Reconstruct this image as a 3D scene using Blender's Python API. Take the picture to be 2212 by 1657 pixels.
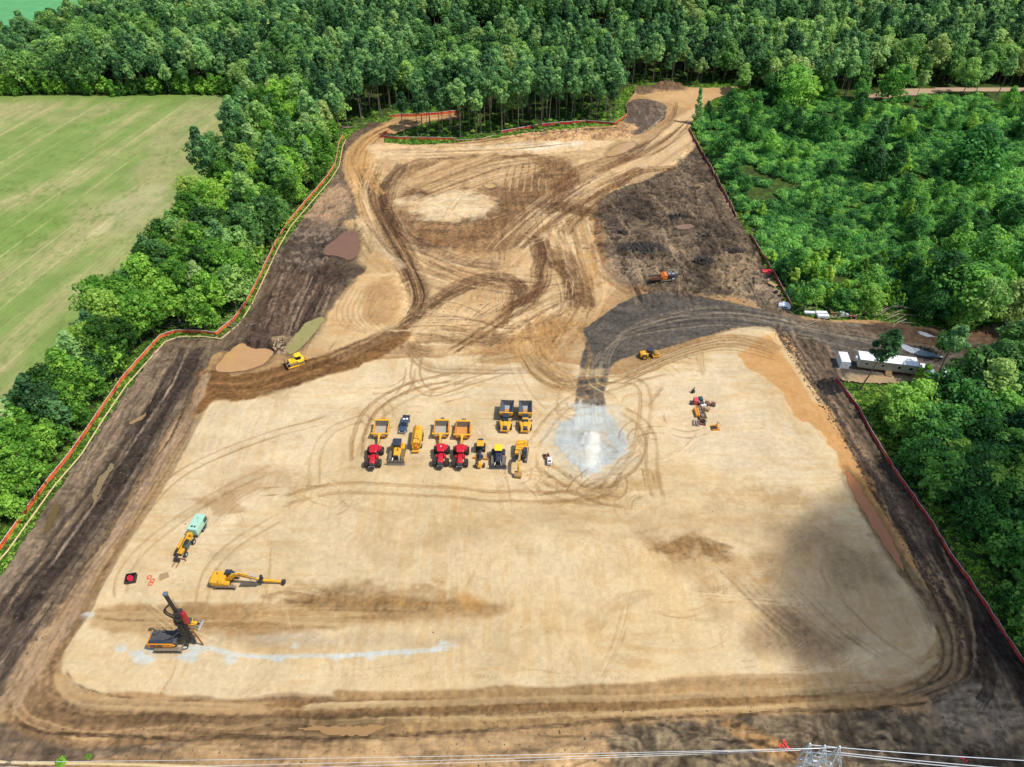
import bpy, bmesh, math, random
import numpy as np
from mathutils import Vector, Matrix, Euler

for o in list(bpy.data.objects):
    bpy.data.objects.remove(o, do_unlink=True)
sc = bpy.context.scene
COL = sc.collection
R = math.radians

# ------------------------------------------------------------------ camera
W0, H0 = 2212.0, 1657.0          # the survey plan's own unit grid
CAM_H = 130.0
PITCH = R(41.0)                  # degrees below the horizon
FPX = 1533.4
ct, st = math.cos(PITCH), math.sin(PITCH)
cam_data = bpy.data.cameras.new("camera")
cam = bpy.data.objects.new("camera", cam_data)
COL.objects.link(cam)
cam.location = (0, 0, CAM_H)
cam.rotation_euler = (R(90) - PITCH, 0, 0)
cam_data.sensor_width = 36.0
cam_data.lens = FPX / W0 * 36.0
cam_data.clip_start = 1.0
cam_data.clip_end = 8000.0
sc.camera = cam

# ------------------------------------------------------------------ light
SUN_EL = R(60.0)
SUN_AZ = math.atan2(0.955, -0.30)          # clockwise from +Y
world = bpy.data.worlds.new("World")
sc.world = world
world.use_nodes = True
wn = world.node_tree
wn.nodes.clear()
wo = wn.nodes.new("ShaderNodeOutputWorld")
wb = wn.nodes.new("ShaderNodeBackground")
ws = wn.nodes.new("ShaderNodeTexSky")
ws.sky_type = 'NISHITA'
ws.sun_disc = False
ws.sun_elevation = SUN_EL
ws.sun_rotation = SUN_AZ
ws.air_density = 1.0
ws.dust_density = 1.2
wb.inputs[1].default_value = 0.15
wn.links.new(ws.outputs[0], wb.inputs[0])
wn.links.new(wb.outputs[0], wo.inputs[0])
sun_vec = Vector((math.sin(SUN_AZ) * math.cos(SUN_EL), math.cos(SUN_AZ) * math.cos(SUN_EL), math.sin(SUN_EL)))
sd = bpy.data.lights.new("sun", 'SUN')
sd.energy = 4.2
sd.angle = R(0.53)
sd.color = (1.0, 0.955, 0.88)
so = bpy.data.objects.new("sun", sd)
so.rotation_euler = sun_vec.to_track_quat('Z', 'Y').to_euler()
COL.objects.link(so)
sc.view_settings.view_transform = 'Standard'
sc.view_settings.look = 'None'
sc.view_settings.gamma = 1.0
sc.view_settings.use_curve_mapping = False
sc.view_settings.exposure = 0.18
sc.cycles.volume_bounces = 0
sc.cycles.max_bounces = 6
sc.cycles.diffuse_bounces = 3
sc.cycles.glossy_bounces = 2
sc.cycles.transmission_bounces = 3
sc.cycles.transparent_max_bounces = 6

# ------------------------------------------------------------------ helpers
def G(px, py, z=0.0):
    """plan position (survey sheet units) -> ground metres at height z"""
    u = (px - W0 / 2) / FPX
    v = (py - H0 / 2) / FPX
    t = (CAM_H - z) / (st + v * ct)
    return (u * t, t * (ct - v * st))

def Gs(pts):
    return [G(*p) for p in pts]

def srgb(r, g, b, k=1.0):
    def f(c):
        c = c / 255.0
        return c / 12.92 if c <= 0.04045 else ((c + 0.055) / 1.055) ** 2.4
    return (f(r) * k, f(g) * k, f(b) * k)

def tag(o, label=None, cat=None, group=None, kind=None):
    if label: o["label"] = label
    if cat: o["category"] = cat
    if group: o["group"] = group
    if kind: o["kind"] = kind
    return o

def empty(name, loc=(0, 0, 0), rz=0.0):
    o = bpy.data.objects.new(name, None)
    o.empty_display_size = 0.5
    o.location = loc
    o.rotation_euler = (0, 0, rz)
    COL.objects.link(o)
    return o

def catmull(pts, closed=False, n=8):
    P = np.array(pts, float)
    N = len(P)
    if N < 3:
        t = np.linspace(0, 1, n + 1)[:, None]
        return P[0] * (1 - t) + P[-1] * t
    out = []
    rng = range(N) if closed else range(N - 1)
    for i in rng:
        if closed:
            p0, p1, p2, p3 = P[(i - 1) % N], P[i], P[(i + 1) % N], P[(i + 2) % N]
        else:
            p1, p2 = P[i], P[i + 1]
            p0 = P[i - 1] if i > 0 else 2 * p1 - p2
            p3 = P[i + 2] if i + 2 < N else 2 * p2 - p1
        for k in range(n):
            t = k / n
            out.append(0.5 * ((2 * p1) + (-p0 + p2) * t + (2 * p0 - 5 * p1 + 4 * p2 - p3) * t * t + (-p0 + 3 * p1 - 3 * p2 + p3) * t ** 3))
    if not closed:
        out.append(P[-1])
    return np.array(out)

# ---------- numpy value noise
_tab = np.random.RandomState(7).rand(4096).astype(np.float32)
def vnoise(x, y, seed=0):
    xi = np.floor(x).astype(np.int64); yi = np.floor(y).astype(np.int64)
    xf = (x - xi).astype(np.float32); yf = (y - yi).astype(np.float32)
    xf = xf * xf * (3 - 2 * xf); yf = yf * yf * (3 - 2 * yf)
    def h(a, b):
        return _tab[((a * 374761393 + b * 668265263 + seed * 974711) ^ ((a * 1274126177) >> 9) ^ (b * 83492791)) & 4095]
    return (h(xi, yi) * (1 - xf) + h(xi + 1, yi) * xf) * (1 - yf) + (h(xi, yi + 1) * (1 - xf) + h(xi + 1, yi + 1) * xf) * yf

def fbm(x, y, seed=0, oct=4):
    s = 0; a = 0.5; tot = 0
    for i in range(oct):
        s = s + a * vnoise(x * 2 ** i + i * 17.3, y * 2 ** i - i * 9.1, seed + i)
        tot += a; a *= 0.55
    return s / tot

def sstep(a, b, x):
    t = np.clip((x - a) / (b - a), 0, 1)
    return t * t * (3 - 2 * t)

# ---------- ground painter: per-vertex soil colour + relief over a rectangular grid in metres
class Soil:
    def __init__(s, xs, ys, base):
        s.xs, s.ys = xs, ys
        s.X, s.Y = np.meshgrid(xs, ys)
        s.C = np.empty(s.X.shape + (3,), np.float32); s.C[:] = base
        s.Z = np.zeros(s.X.shape, np.float32)
        s.cut = np.ones(s.X.shape, bool)
    def win(s, P, m):
        x0, y0 = P.min(0) - m; x1, y1 = P.max(0) + m
        i0, i1 = np.searchsorted(s.xs, [x0, x1]); j0, j1 = np.searchsorted(s.ys, [y0, y1])
        return slice(max(j0 - 1, 0), min(j1 + 1, len(s.ys))), slice(max(i0 - 1, 0), min(i1 + 1, len(s.xs)))
    def sdf(s, pts, smooth=True, warp=1.5, wscale=6.0, seed=0, world=False):
        if not world:
            pts = Gs(catmull(pts, True, 6) if smooth else pts)
        P = np.array(pts)
        w = s.win(P, 6 + warp)
        X, Y = s.X[w], s.Y[w]
        if X.size == 0: return w, X * 0 - 99
        if warp:
            X = X + (fbm(X / wscale, Y / wscale, seed + 3) - .5) * 2 * warp
            Y = Y + (fbm(X / wscale, Y / wscale, seed + 31) - .5) * 2 * warp
        ins = np.zeros(X.shape, bool); d2 = np.full(X.shape, 1e9, np.float32)
        Q = np.roll(P, -1, 0)
        for (ax, ay), (bx, by) in zip(P, Q):
            if ay != by:
                c = ((ay > Y) != (by > Y)) & (X < (bx - ax) * (Y - ay) / (by - ay) + ax)
                ins ^= c
            dx, dy = bx - ax, by - ay
            L = dx * dx + dy * dy
            if L < 1e-9: continue
            t = np.clip(((X - ax) * dx + (Y - ay) * dy) / L, 0, 1)
            d2 = np.minimum(d2, (X - ax - t * dx) ** 2 + (Y - ay - t * dy) ** 2)
        d = np.sqrt(d2)
        return w, np.where(ins, d, -d)
    def mix(s, w, a, col):
        a = a[..., None]
        s.C[w] = s.C[w] * (1 - a) + np.array(col, np.float32) * a
    def poly(s, pts, col, a=1.0, soft=.5, warp=1.5, wscale=6.0, z=0.0, zsoft=None, seed=0, smooth=True, mottle=0.0, mcol=None, mscale=5.0, rough=0.0, stretch=(1, 1), rscale=1.6):
        w, d = s.sdf(pts, smooth, warp, wscale, seed)
        m = sstep(-soft, soft, d)
        s.mix(w, m * a, col)
        X, Y = s.X[w], s.Y[w]
        if mottle:
            n = fbm(X / mscale * stretch[0], Y / mscale * stretch[1], seed + 77, 5)
            s.mix(w, m * sstep(.42, .62, n) * mottle, mcol)
        if z:
            s.Z[w] += sstep(-(zsoft or soft), (zsoft or soft), d) * z
        if rough:
            n = fbm(X / rscale, Y / rscale, seed + 5, 4) - .5
            s.Z[w] += m * n * rough
        return s
    def stroke(s, pts, width, col, a=1.0, stri=.5, depth=0.0, seed=0, edge=.35, freq=2.0, pair=None, taper=0.0, wob=.4, world=False, slen=.06, ridge=0.0, col2=None):
        P = np.array(pts) if world else np.array(Gs(catmull(pts, False, 8)))
        half = width / 2 + (pair or 0)
        w = s.win(P, half + 1)
        X, Y = s.X[w], s.Y[w]
        if X.size == 0: return s
        js, is_ = w
        xs, ys = s.xs[is_], s.ys[js]
        D = np.full(X.shape, 1e9, np.float32); L = np.zeros(X.shape, np.float32); S = np.zeros(X.shape, np.float32)
        seg = np.diff(P, axis=0); ln = np.hypot(seg[:, 0], seg[:, 1]); cum = np.concatenate([[0], np.cumsum(ln)])
        m = half + 1
        for k in range(len(seg)):
            if ln[k] < 1e-6: continue
            a0, b0 = P[k], P[k + 1]
            i0, i1 = np.searchsorted(xs, [min(a0[0], b0[0]) - m, max(a0[0], b0[0]) + m])
            j0, j1 = np.searchsorted(ys, [min(a0[1], b0[1]) - m, max(a0[1], b0[1]) + m])
            if i1 <= i0 or j1 <= j0: continue
            x = X[j0:j1, i0:i1] - a0[0]; y = Y[j0:j1, i0:i1] - a0[1]
            tx, ty = seg[k] / ln[k]
            t = np.clip(x * tx + y * ty, 0, ln[k])
            ex, ey = x - t * tx, y - t * ty
            d = np.hypot(ex, ey); lat = x * (-ty) + y * tx
            sub = D[j0:j1, i0:i1]; c = d < sub
            sub[c] = d[c]; L[j0:j1, i0:i1][c] = np.where(np.abs(lat[c]) < d[c] * .999, np.sign(lat[c]) * d[c], lat[c]); S[j0:j1, i0:i1][c] = (cum[k] + t)[c]
        ok = D < m
        thin = min(1.0, width / 1.6)
        lat = L + (vnoise(S * .12, S * 0 + seed, seed + 9) - .5) * wob * thin
        lat = lat + (vnoise(X * .9, Y * .9, seed + 4) - .5) * .34 * thin
        hw = width / 2
        if pair:
            q = np.abs(np.abs(lat) - pair)
        else:
            q = np.abs(lat)
        hw2 = hw
        if taper:
            T = cum[-1]; hw2 = hw * (1 - taper * np.clip(1 - np.minimum(S, T - S) / (T * .3), 0, 1))
        al = sstep(hw2, hw2 * (1 - edge) - .02, q) if not np.isscalar(hw2) else sstep(hw, hw * (1 - edge) - .02, q)
        n = vnoise(lat * freq, S * slen, seed + 13) * .65 + vnoise(lat * freq * 2.3, S * slen * 1.6, seed + 14) * .35
        T_ = float(cum[-1]); fe = min(1.6, T_ * .25); jit = vnoise(lat * 3.1, S * 0 + seed, seed + 19) * fe * 2.5
        al = al * sstep(0, fe, S - jit * .5) * sstep(0, fe, T_ - S - jit * .5)
        al = al * ok * (1 - stri + stri * sstep(.3, .7, n))
        s.mix(w, (al * a).astype(np.float32), col)
        if col2 is not None:
            n2 = vnoise(lat * freq * 1.3 + 7, S * slen, seed + 23)
            s.mix(w, (sstep(hw, hw * .6, q) * ok * sstep(.62, .8, n2) * a).astype(np.float32), col2)
        if depth: s.Z[w] -= (al * depth).astype(np.float32)
        if ridge: s.Z[w] += (sstep(hw, hw * .8, q) * ok * (n - .5) * ridge).astype(np.float32)
        return s
    def build(s, name, mat, z0=0.0, kind='structure'):
        ny, nx = s.X.shape
        idx = np.arange(ny * nx).reshape(ny, nx)
        q = np.stack([idx[:-1, :-1], idx[:-1, 1:], idx[1:, 1:], idx[1:, :-1]], -1)
        keep = s.cut[:-1, :-1] & s.cut[:-1, 1:] & s.cut[1:, 1:] & s.cut[1:, :-1]
        q = q[keep]
        used = np.zeros(ny * nx, bool); used[q.ravel()] = True
        remap = np.cumsum(used) - 1
        q = remap[q]
        co = np.stack([s.X, s.Y, s.Z + z0], -1).reshape(-1, 3)[used]
        colr = s.C.reshape(-1, 3)[used]
        me = bpy.data.meshes.new(name)
        me.vertices.add(len(co)); me.vertices.foreach_set('co', co.ravel().astype(np.float32))
        me.loops.add(q.size); me.loops.foreach_set('vertex_index', q.ravel().astype(np.int32))
        me.polygons.add(len(q)); me.polygons.foreach_set('loop_start', (np.arange(len(q)) * 4).astype(np.int32))
        me.update(calc_edges=True)
        me.shade_smooth()
        at = me.color_attributes.new('soil', 'FLOAT_COLOR', 'POINT')
        at.data.foreach_set('color', np.concatenate([colr, np.ones((len(colr), 1))], 1).ravel().astype(np.float32))
        me.materials.append(mat)
        o = bpy.data.objects.new(name, me); COL.objects.link(o)
        o['kind'] = kind
        return o
    def h(s, x, y):
        i = min(max(int(np.searchsorted(s.xs, x)), 0), len(s.xs) - 1); j = min(max(int(np.searchsorted(s.ys, y)), 0), len(s.ys) - 1)
        return float(s.Z[j, i])

# ------------------------------------------------------------------ materials
def newmat(name):
    m = bpy.data.materials.new(name); m.use_nodes = True
    nt = m.node_tree; b = nt.nodes['Principled BSDF']
    return m, nt, b

def soil_mat(name, fine=.16, bump=.25, fscale=3.0, stretch=(1, 1, 1), rough=.95):
    m, nt, b = newmat(name)
    N, L = nt.nodes.new, nt.links.new
    at = N('ShaderNodeAttribute'); at.attribute_name = 'soil'
    geo = N('ShaderNodeNewGeometry')
    mp = N('ShaderNodeMapping'); mp.inputs['Scale'].default_value = stretch
    L(geo.outputs['Position'], mp.inputs[0])
    n1 = N('ShaderNodeTexNoise'); n1.inputs['Scale'].default_value = fscale; n1.inputs['Detail'].default_value = 5; n1.inputs['Roughness'].default_value = .7
    n2 = N('ShaderNodeTexNoise'); n2.inputs['Scale'].default_value = .12; n2.inputs['Detail'].default_value = 4
    L(mp.outputs[0], n1.inputs[0]); L(mp.outputs[0], n2.inputs[0])
    n3 = N('ShaderNodeTexNoise'); n3.inputs['Scale'].default_value = fscale * 4; n3.inputs['Detail'].default_value = 3; L(mp.outputs[0], n3.inputs[0])
    a0 = N('ShaderNodeMath'); a0.operation = 'MULTIPLY_ADD'; L(n3.outputs[0], a0.inputs[0]); a0.inputs[1].default_value = .6; a0.inputs[2].default_value = -.3
    a1 = N('ShaderNodeMath'); a1.operation = 'ADD'; L(n1.outputs[0], a1.inputs[0]); L(a0.outputs[0], a1.inputs[1])
    ad = N('ShaderNodeMath'); ad.operation = 'ADD'; L(a1.outputs[0], ad.inputs[0]); L(n2.outputs[0], ad.inputs[1])
    mr = N('ShaderNodeMapRange'); mr.inputs[1].default_value = .7; mr.inputs[2].default_value = 1.3
    mr.inputs[3].default_value = 1 - fine; mr.inputs[4].default_value = 1 + fine
    L(ad.outputs[0], mr.inputs[0])
    mx = N('ShaderNodeVectorMath'); mx.operation = 'SCALE'; L(at.outputs['Color'], mx.inputs[0]); L(mr.outputs[0], mx.inputs['Scale'])
    L(mx.outputs[0], b.inputs['Base Color'])
    b.inputs['Roughness'].default_value = rough
    b.inputs['Specular IOR Level'].default_value = .15
    bp = N('ShaderNodeBump'); bp.inputs['Strength'].default_value = bump; bp.inputs['Distance'].default_value = .3
    L(a1.outputs[0], bp.inputs['Height']); L(bp.outputs[0], b.inputs['Normal'])
    return m

_mats = {}
def paint(name, col, rough=.45, metal=0.0, dirt=.35, dcol=None, spec=.5):
    """painted or bare machine surface with procedural dust and wear"""
    if name in _mats: return _mats[name]
    m, nt, b = newmat(name)
    N, L = nt.nodes.new, nt.links.new
    tc = N('ShaderNodeTexCoord')
    n = N('ShaderNodeTexNoise'); n.inputs['Scale'].default_value = 2.2; n.inputs['Detail'].default_value = 6; n.inputs['Roughness'].default_value = .7
    L(tc.outputs['Object'], n.inputs[0])
    r = N('ShaderNodeMapRange'); r.inputs[1].default_value = .42; r.inputs[2].default_value = .72; r.inputs[4].default_value = dirt
    L(n.outputs[0], r.inputs[0])
    mx = N('ShaderNodeMix'); mx.data_type = 'RGBA'
    mx.inputs['A'].default_value = (*col, 1); mx.inputs['B'].default_value = (*(dcol or srgb(150, 122, 90, .6)), 1)
    L(r.outputs[0], mx.inputs['Factor']); L(mx.outputs['Result'], b.inputs['Base Color'])
    rr = N('ShaderNodeMapRange'); rr.inputs[3].default_value = rough; rr.inputs[4].default_value = min(1, rough + .4)
    L(r.outputs[0], rr.inputs[0]); L(rr.outputs[0], b.inputs['Roughness'])
    b.inputs['Metallic'].default_value = metal
    b.inputs['Specular IOR Level'].default_value = spec
    _mats[name] = m
    return m
# ------------------------------------------------------------------ the ground
K = 0.66
def c(r, g, b): return srgb(r, g, b, K)
SAND = c(220, 199, 162); PALE = c(232, 216, 188); WHITE = c(238, 230, 214); TAN = c(200, 172, 134); MID = c(172, 138, 98)
BRN = c(134, 102, 70); DBRN = c(104, 78, 56); MUD = c(128, 113, 96); DMUD = c(88, 78, 68); BLK = c(64, 58, 53); ORG = c(216, 170, 116)
RDG = c(108, 103, 99); LGR = c(150, 132, 114); GRV = c(205, 212, 212); GRVD = c(176, 186, 186)

xs = np.arange(-136, 232, .25)
ys = [28.0]
while ys[-1] < 452: ys.append(ys[-1] + .21 + max(0, ys[-1] - 60) * .0011)
S = Soil(xs, np.array(ys), c(190, 158, 118))
soil = S

SITE = [(-500, 1900), (-260, 1560), (0, 1243), (70, 1140), (120, 1060), (217, 926), (337, 752), (372, 729), (468, 733), (534, 682), (594, 550), (659, 465), (724, 380),
        (746, 305), (762, 286), (800, 268), (838, 262), (860, 250), (905, 243), (975, 243), (1010, 250), (985, 258), (930, 262), (880, 280), (832, 296), (830, 308), (900, 313), (985, 308), (1090, 296), (1200, 283), (1330, 272),
        (1352, 255), (1352, 222), (1372, 196), (1400, 189), (1440, 184), (1520, 190), (1602, 186), (1566, 206), (1540, 216), (1512, 238), (1488, 278),
        (1535, 362), (1590, 462), (1640, 550), (1708, 672), (1740, 684), (1800, 692), (1880, 690), (1960, 700), (2080, 716), (2150, 705), (2260, 690), (2500, 760), (2500, 830), (2212, 830), (2000, 822),
        (1900, 830), (1812, 824), (1838, 852), (1876, 912), (1912, 974), (2008, 1112), (2122, 1286), (2224, 1446), (2420, 1770), (2600, 2100)]
w, d = S.sdf(SITE, smooth=False, warp=.9, wscale=2.5, seed=2)
S.cut[:] = False; S.cut[w] = d > 0

# --- broad fields of soil
S.poly([(-300, 1600), (0, 1200), (200, 900), (340, 720), (480, 720), (560, 590), (650, 460), (735, 330), (748, 290), (800, 255), (850, 240), (790, 300), (765, 360), (770, 420), (800, 500), (800, 555), (740, 640), (700, 690), (600, 765), (480, 760), (440, 800), (425, 830), (330, 1000), (170, 1260), (30, 1480), (-200, 1800)],
       MUD, warp=2.2, mottle=.55, mcol=DMUD, mscale=9, rough=.7, seed=11, rscale=2.4)
S.poly([(1275, 440), (1345, 395), (1420, 372), (1480, 330), (1490, 270), (1520, 300), (1620, 480), (1730, 690), (1690, 700), (1600, 640), (1420, 640), (1350, 600), (1290, 540)],
       MUD, warp=2.6, mottle=.6, mcol=DMUD, mscale=8, rough=1.0, seed=12, rscale=2.2)
S.poly([(1350, 225), (1400, 215), (1440, 232), (1430, 262), (1385, 290), (1352, 285)], c(112, 100, 92), warp=1.5, mottle=.5, mcol=LGR, mscale=3, seed=13, stretch=(1.2, .25))
# right-hand strip and bottom
S.poly([(1672, 702), (1790, 748), (1830, 850), (2010, 1080), (2230, 1400), (2500, 1900), (2150, 1900), (2120, 1560), (2085, 1480), (1995, 1250), (1835, 965), (1750, 830)],
       c(120, 104, 90), warp=1.2, mottle=.6, mcol=DMUD, mscale=7, rough=.5, seed=14, stretch=(1, .5))
S.poly([(-300, 1590), (40, 1575), (400, 1592), (760, 1588), (1180, 1560), (1500, 1548), (2040, 1512), (2110, 1470), (2500, 1700), (2500, 2100), (-500, 2100)],
       c(186, 158, 122), warp=1.0, mottle=.5, mcol=c(150, 122, 92), mscale=3, rough=.45, seed=15, stretch=(.35, 1.2))
S.poly([(1330, 1640), (1262, 1600), (1400, 1566), (1560, 1553), (1800, 1535), (2040, 1515), (2110, 1450), (2300, 1500), (2500, 2100), (1340, 2100)],
       c(134, 120, 100), warp=3.0, wscale=4, soft=1.2, mottle=.7, mcol=DMUD, mscale=3, rough=.7, seed=16)
S.poly([(-300, 1590), (20, 1560), (120, 1590), (260, 1600), (420, 1610), (300, 1632), (150, 1650), (-300, 1760)], c(140, 120, 100), warp=1.4, mottle=.6, mcol=c(110, 96, 84), mscale=4, rough=.5, seed=17, stretch=(.4, 1))
# upper working area
S.poly([(800, 305), (1000, 312), (1200, 292), (1340, 275), (1370, 300), (1480, 250), (1500, 300), (1480, 340), (1400, 385), (1290, 440), (1290, 560), (1330, 620), (1260, 700), (1250, 770), (800, 770), (640, 790), (700, 690), (760, 620), (880, 560), (830, 480), (790, 400)],
       TAN, warp=2, mottle=.5, mcol=c(216, 188, 148), mscale=12, seed=20, rough=.25)
# --- the pad
PAD = [(455, 868), (560, 855), (680, 822), (800, 782), (960, 772), (1120, 768), (1250, 790), (1330, 810), (1420, 772), (1560, 722), (1640, 706), (1690, 735), (1840, 965), (1990, 1245), (2062, 1390), (2040, 1440), (1960, 1470), (1700, 1488), (1400, 1492), (1000, 1502), (600, 1512), (300, 1500), (180, 1490), (142, 1462), (135, 1430), (160, 1370), (260, 1180), (390, 930)]
S.poly(PAD, SAND, soft=.4, warp=.8, z=.25, zsoft=1.0, mottle=.35, mcol=PALE, mscale=18, seed=21)
S.poly([(480, 880), (640, 850), (820, 800), (1200, 800), (1260, 900), (1100, 870), (800, 880), (700, 960), (560, 1100), (380, 1180), (420, 960)], PALE, a=.7, soft=4, warp=4, seed=22)
S.poly([(1340, 850), (1560, 770), (1610, 800), (1660, 850), (1760, 1000), (1700, 1050), (1500, 1000), (1420, 880)], PALE, a=.8, soft=3, warp=4, seed=23)
# orange wet sand along the right edge
S.poly([(1598, 775), (1640, 735), (1690, 722), (1760, 835), (1850, 985), (1920, 1100), (1985, 1240), (1950, 1240), (1880, 1130), (1830, 1040), (1770, 930), (1720, 905), (1690, 850), (1645, 815)], ORG, soft=.4, warp=1.6, wscale=3, seed=24, z=-.05, mottle=.3, mcol=c(226, 186, 134), mscale=6, stretch=(1, .3))
S.stroke([(1640, 700), (1690, 745), (1780, 885)], 4.5, c(228, 208, 170), a=.7, stri=.3, seed=3)
# brown flank roads
RB = c(150, 122, 92)
S.stroke([(430, 852), (405, 905), (330, 1035), (230, 1190), (120, 1370), (65, 1470), (75, 1540), (190, 1562), (430, 1556), (800, 1545)], 9.0, RB, a=.95, stri=.35, seed=31, freq=1.3, depth=.15, edge=.2, slen=.03, col2=c(190, 160, 122), ridge=.12, wob=1.2)
S.stroke([(430, 852), (400, 905), (322, 1035), (222, 1190), (110, 1370), (50, 1470)], 3.0, DBRN, a=.7, stri=.5, seed=32, freq=2, slen=.03)
S.stroke([(700, 1540), (1100, 1530), (1500, 1510), (1850, 1492), (1990, 1470), (2068, 1400), (2040, 1310), (1960, 1215)], 8.5, c(176, 146, 106), a=.95, stri=.35, seed=33, freq=1.2, depth=.12, edge=.2, slen=.03, ridge=.1, wob=1)
S.stroke([(60, 1520), (180, 1548), (500, 1552), (900, 1543), (1200, 1530), (1420, 1520)], 3.2, c(112, 88, 64), a=.75, stri=.55, seed=34, freq=1.6, slen=.02)
S.stroke([(180, 1520), (500, 1530), (900, 1524), (1300, 1520), (1800, 1500)], 3.0, c(150, 118, 80), a=.8, stri=.6, seed=35, freq=1.5, slen=.02)
S.stroke([(1995, 1255), (2055, 1335), (2085, 1420), (2060, 1475), (1980, 1505)], 7, c(104, 88, 72), a=.85, stri=.65, seed=36, freq=1.6, slen=.03, ridge=.2)
S.stroke([(1860, 1090), (1935, 1205), (1990, 1290), (2030, 1380)], 4, c(120, 104, 86), a=.75, stri=.6, seed=37, freq=1.6, slen=.04)
S.stroke([(2020, 1300), (2040, 1400), (1980, 1462), (1850, 1490), (1700, 1500)], 2, c(112, 94, 74), a=.6, stri=.6, seed=38, freq=2)
S.stroke([(90, 1500), (100, 1420), (150, 1330), (250, 1170)], 2.4, c(196, 166, 128), a=.7, stri=.5, seed=39)
S.stroke([(130, 1440), (150, 1495), (240, 1520), (600, 1528)], 3, c(204, 176, 136), a=.9, stri=.4, seed=40)
S.stroke([(640, 1528), (1000, 1515), (1500, 1502), (1900, 1480), (2040, 1420)], 1.6, c(224, 202, 162), a=.7, stri=.5, seed=41, slen=.02)
S.stroke([(700, 1560), (1100, 1548), (1500, 1535), (1850, 1515)], 1.2, c(226, 200, 154), a=.6, stri=.6, seed=42, slen=.03)
# brown causeway the bulldozer is grading
S.poly([(430, 800), (520, 812), (600, 792), (680, 775), (760, 745), (830, 712), (870, 700), (880, 735), (800, 785), (700, 815), (590, 848), (540, 868), (470, 870), (430, 900), (405, 905), (418, 840)], c(150, 112, 72), soft=.5, warp=1.4, wscale=3, seed=43, z=.5, zsoft=1.2, mottle=.3, mcol=c(128, 94, 60), mscale=3)
for k, (dy, cc) in enumerate([(0, c(118, 86, 56)), (14, c(176, 136, 92)), (26, c(122, 90, 60)), (40, c(170, 130, 86)), (54, c(120, 90, 60))]):
    S.stroke([(425 + k * 8, 820 + dy * .6), (540, 818 + dy * .8), (650, 786 + dy * .8), (760, 745 + dy * .7), (860, 700 + dy * .4)], 2.4, cc, a=.6, stri=.8, seed=50 + k, freq=2.2, slen=.03, ridge=.15)
# the S-shaped haul road
HR = [(960, 256), (880, 268), (825, 288), (785, 320), (775, 360), (800, 420), (818, 470), (835, 515), (866, 560), (892, 605), (900, 640), (885, 680), (850, 712), (790, 745), (700, 785)]
S.stroke(HR[:8], 15, c(208, 172, 126), a=.95, stri=.3, seed=60, freq=.9, edge=.15, slen=.02, col2=c(160, 124, 84))
S.stroke([(768, 470), (800, 550), (870, 620), (840, 700), (700, 770)], 13, c(216, 186, 142), a=.75, stri=.5, seed=61, freq=1, slen=.02, edge=.3)
S.stroke(HR[4:], 8.5, c(136, 104, 74), a=.92, stri=.45, seed=62, freq=1.2, depth=.25, slen=.015, ridge=.35, edge=.25)
for k, off in enumerate((-9, -4, 3, 9)):
    S.stroke([(x + off * (1 + (y - 288) / 500), y + off * .1) for x, y in HR[4:13]], .55, c(66, 50, 40), a=.75, stri=.3, seed=65 + k, slen=.03, wob=.8, depth=.15)
S.stroke([(800, 430), (826, 500), (870, 545), (960, 590), (1080, 625), (1150, 600)], 5, c(176, 144, 106), a=.8, stri=.5, seed=70, freq=1.5, slen=.02)
# oval wet patch with pale middle
S.poly([(860, 430), (900, 360), (1010, 325), (1150, 330), (1240, 350), (1250, 420), (1200, 500), (1090, 545), (960, 540), (885, 500), (845, 470)], c(160, 128, 94), soft=3, warp=6, wscale=9, seed=71, mottle=.6, mcol=c(118, 94, 74), mscale=6, stretch=(.4, 1.3), rough=.2)
S.poly([(862, 440), (900, 425), (1000, 415), (1060, 425), (1075, 440), (1040, 465), (960, 475), (900, 465)], c(230, 212, 182), a=.85, soft=3.2, warp=6, wscale=4, seed=72, mottle=.4, mcol=c(206, 178, 138), mscale=3, stretch=(.5, 1.4))
S.poly([(870, 400), (960, 350), (1060, 340), (1160, 352), (1120, 400), (1000, 405), (930, 415)], c(210, 180, 140), a=.75, soft=2, warp=4, wscale=6, seed=73)
S.poly([(805, 312), (1000, 320), (1200, 305), (1330, 296), (1300, 320), (1200, 330), (1040, 335), (860, 345), (810, 335)], c(226, 200, 164), a=.95, soft=1.2, warp=3, seed=74)
S.poly([(1010, 318), (1180, 306), (1260, 310), (1180, 322), (1060, 326)], WHITE, a=.7, soft=1.5, warp=3, seed=75)
S.poly([(1080, 290), (1200, 280), (1345, 268), (1370, 282), (1335, 300), (1250, 305), (1120, 303)], c(206, 172, 132), a=.9, soft=1, warp=3, seed=76, rough=1.0, mottle=.6, mcol=c(150, 114, 80), mscale=4, z=.3, zsoft=3)
S.stroke([(840, 300), (985, 310), (1090, 300), (1200, 288), (1340, 276)], 1.6, c(110, 84, 62), a=.8, stri=.5, seed=77)
S.poly([(1490, 290), (1480, 340), (1430, 370), (1330, 372), (1380, 330), (1420, 290), (1470, 250), (1500, 225), (1500, 250)], c(222, 194, 156), a=.85, soft=1.5, warp=2.5, seed=78)
S.poly([(1360, 200), (1440, 190), (1600, 188), (1550, 212), (1500, 235), (1440, 222), (1400, 212)], c(214, 180, 136), a=.9, soft=1, warp=1.5, seed=79)
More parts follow.
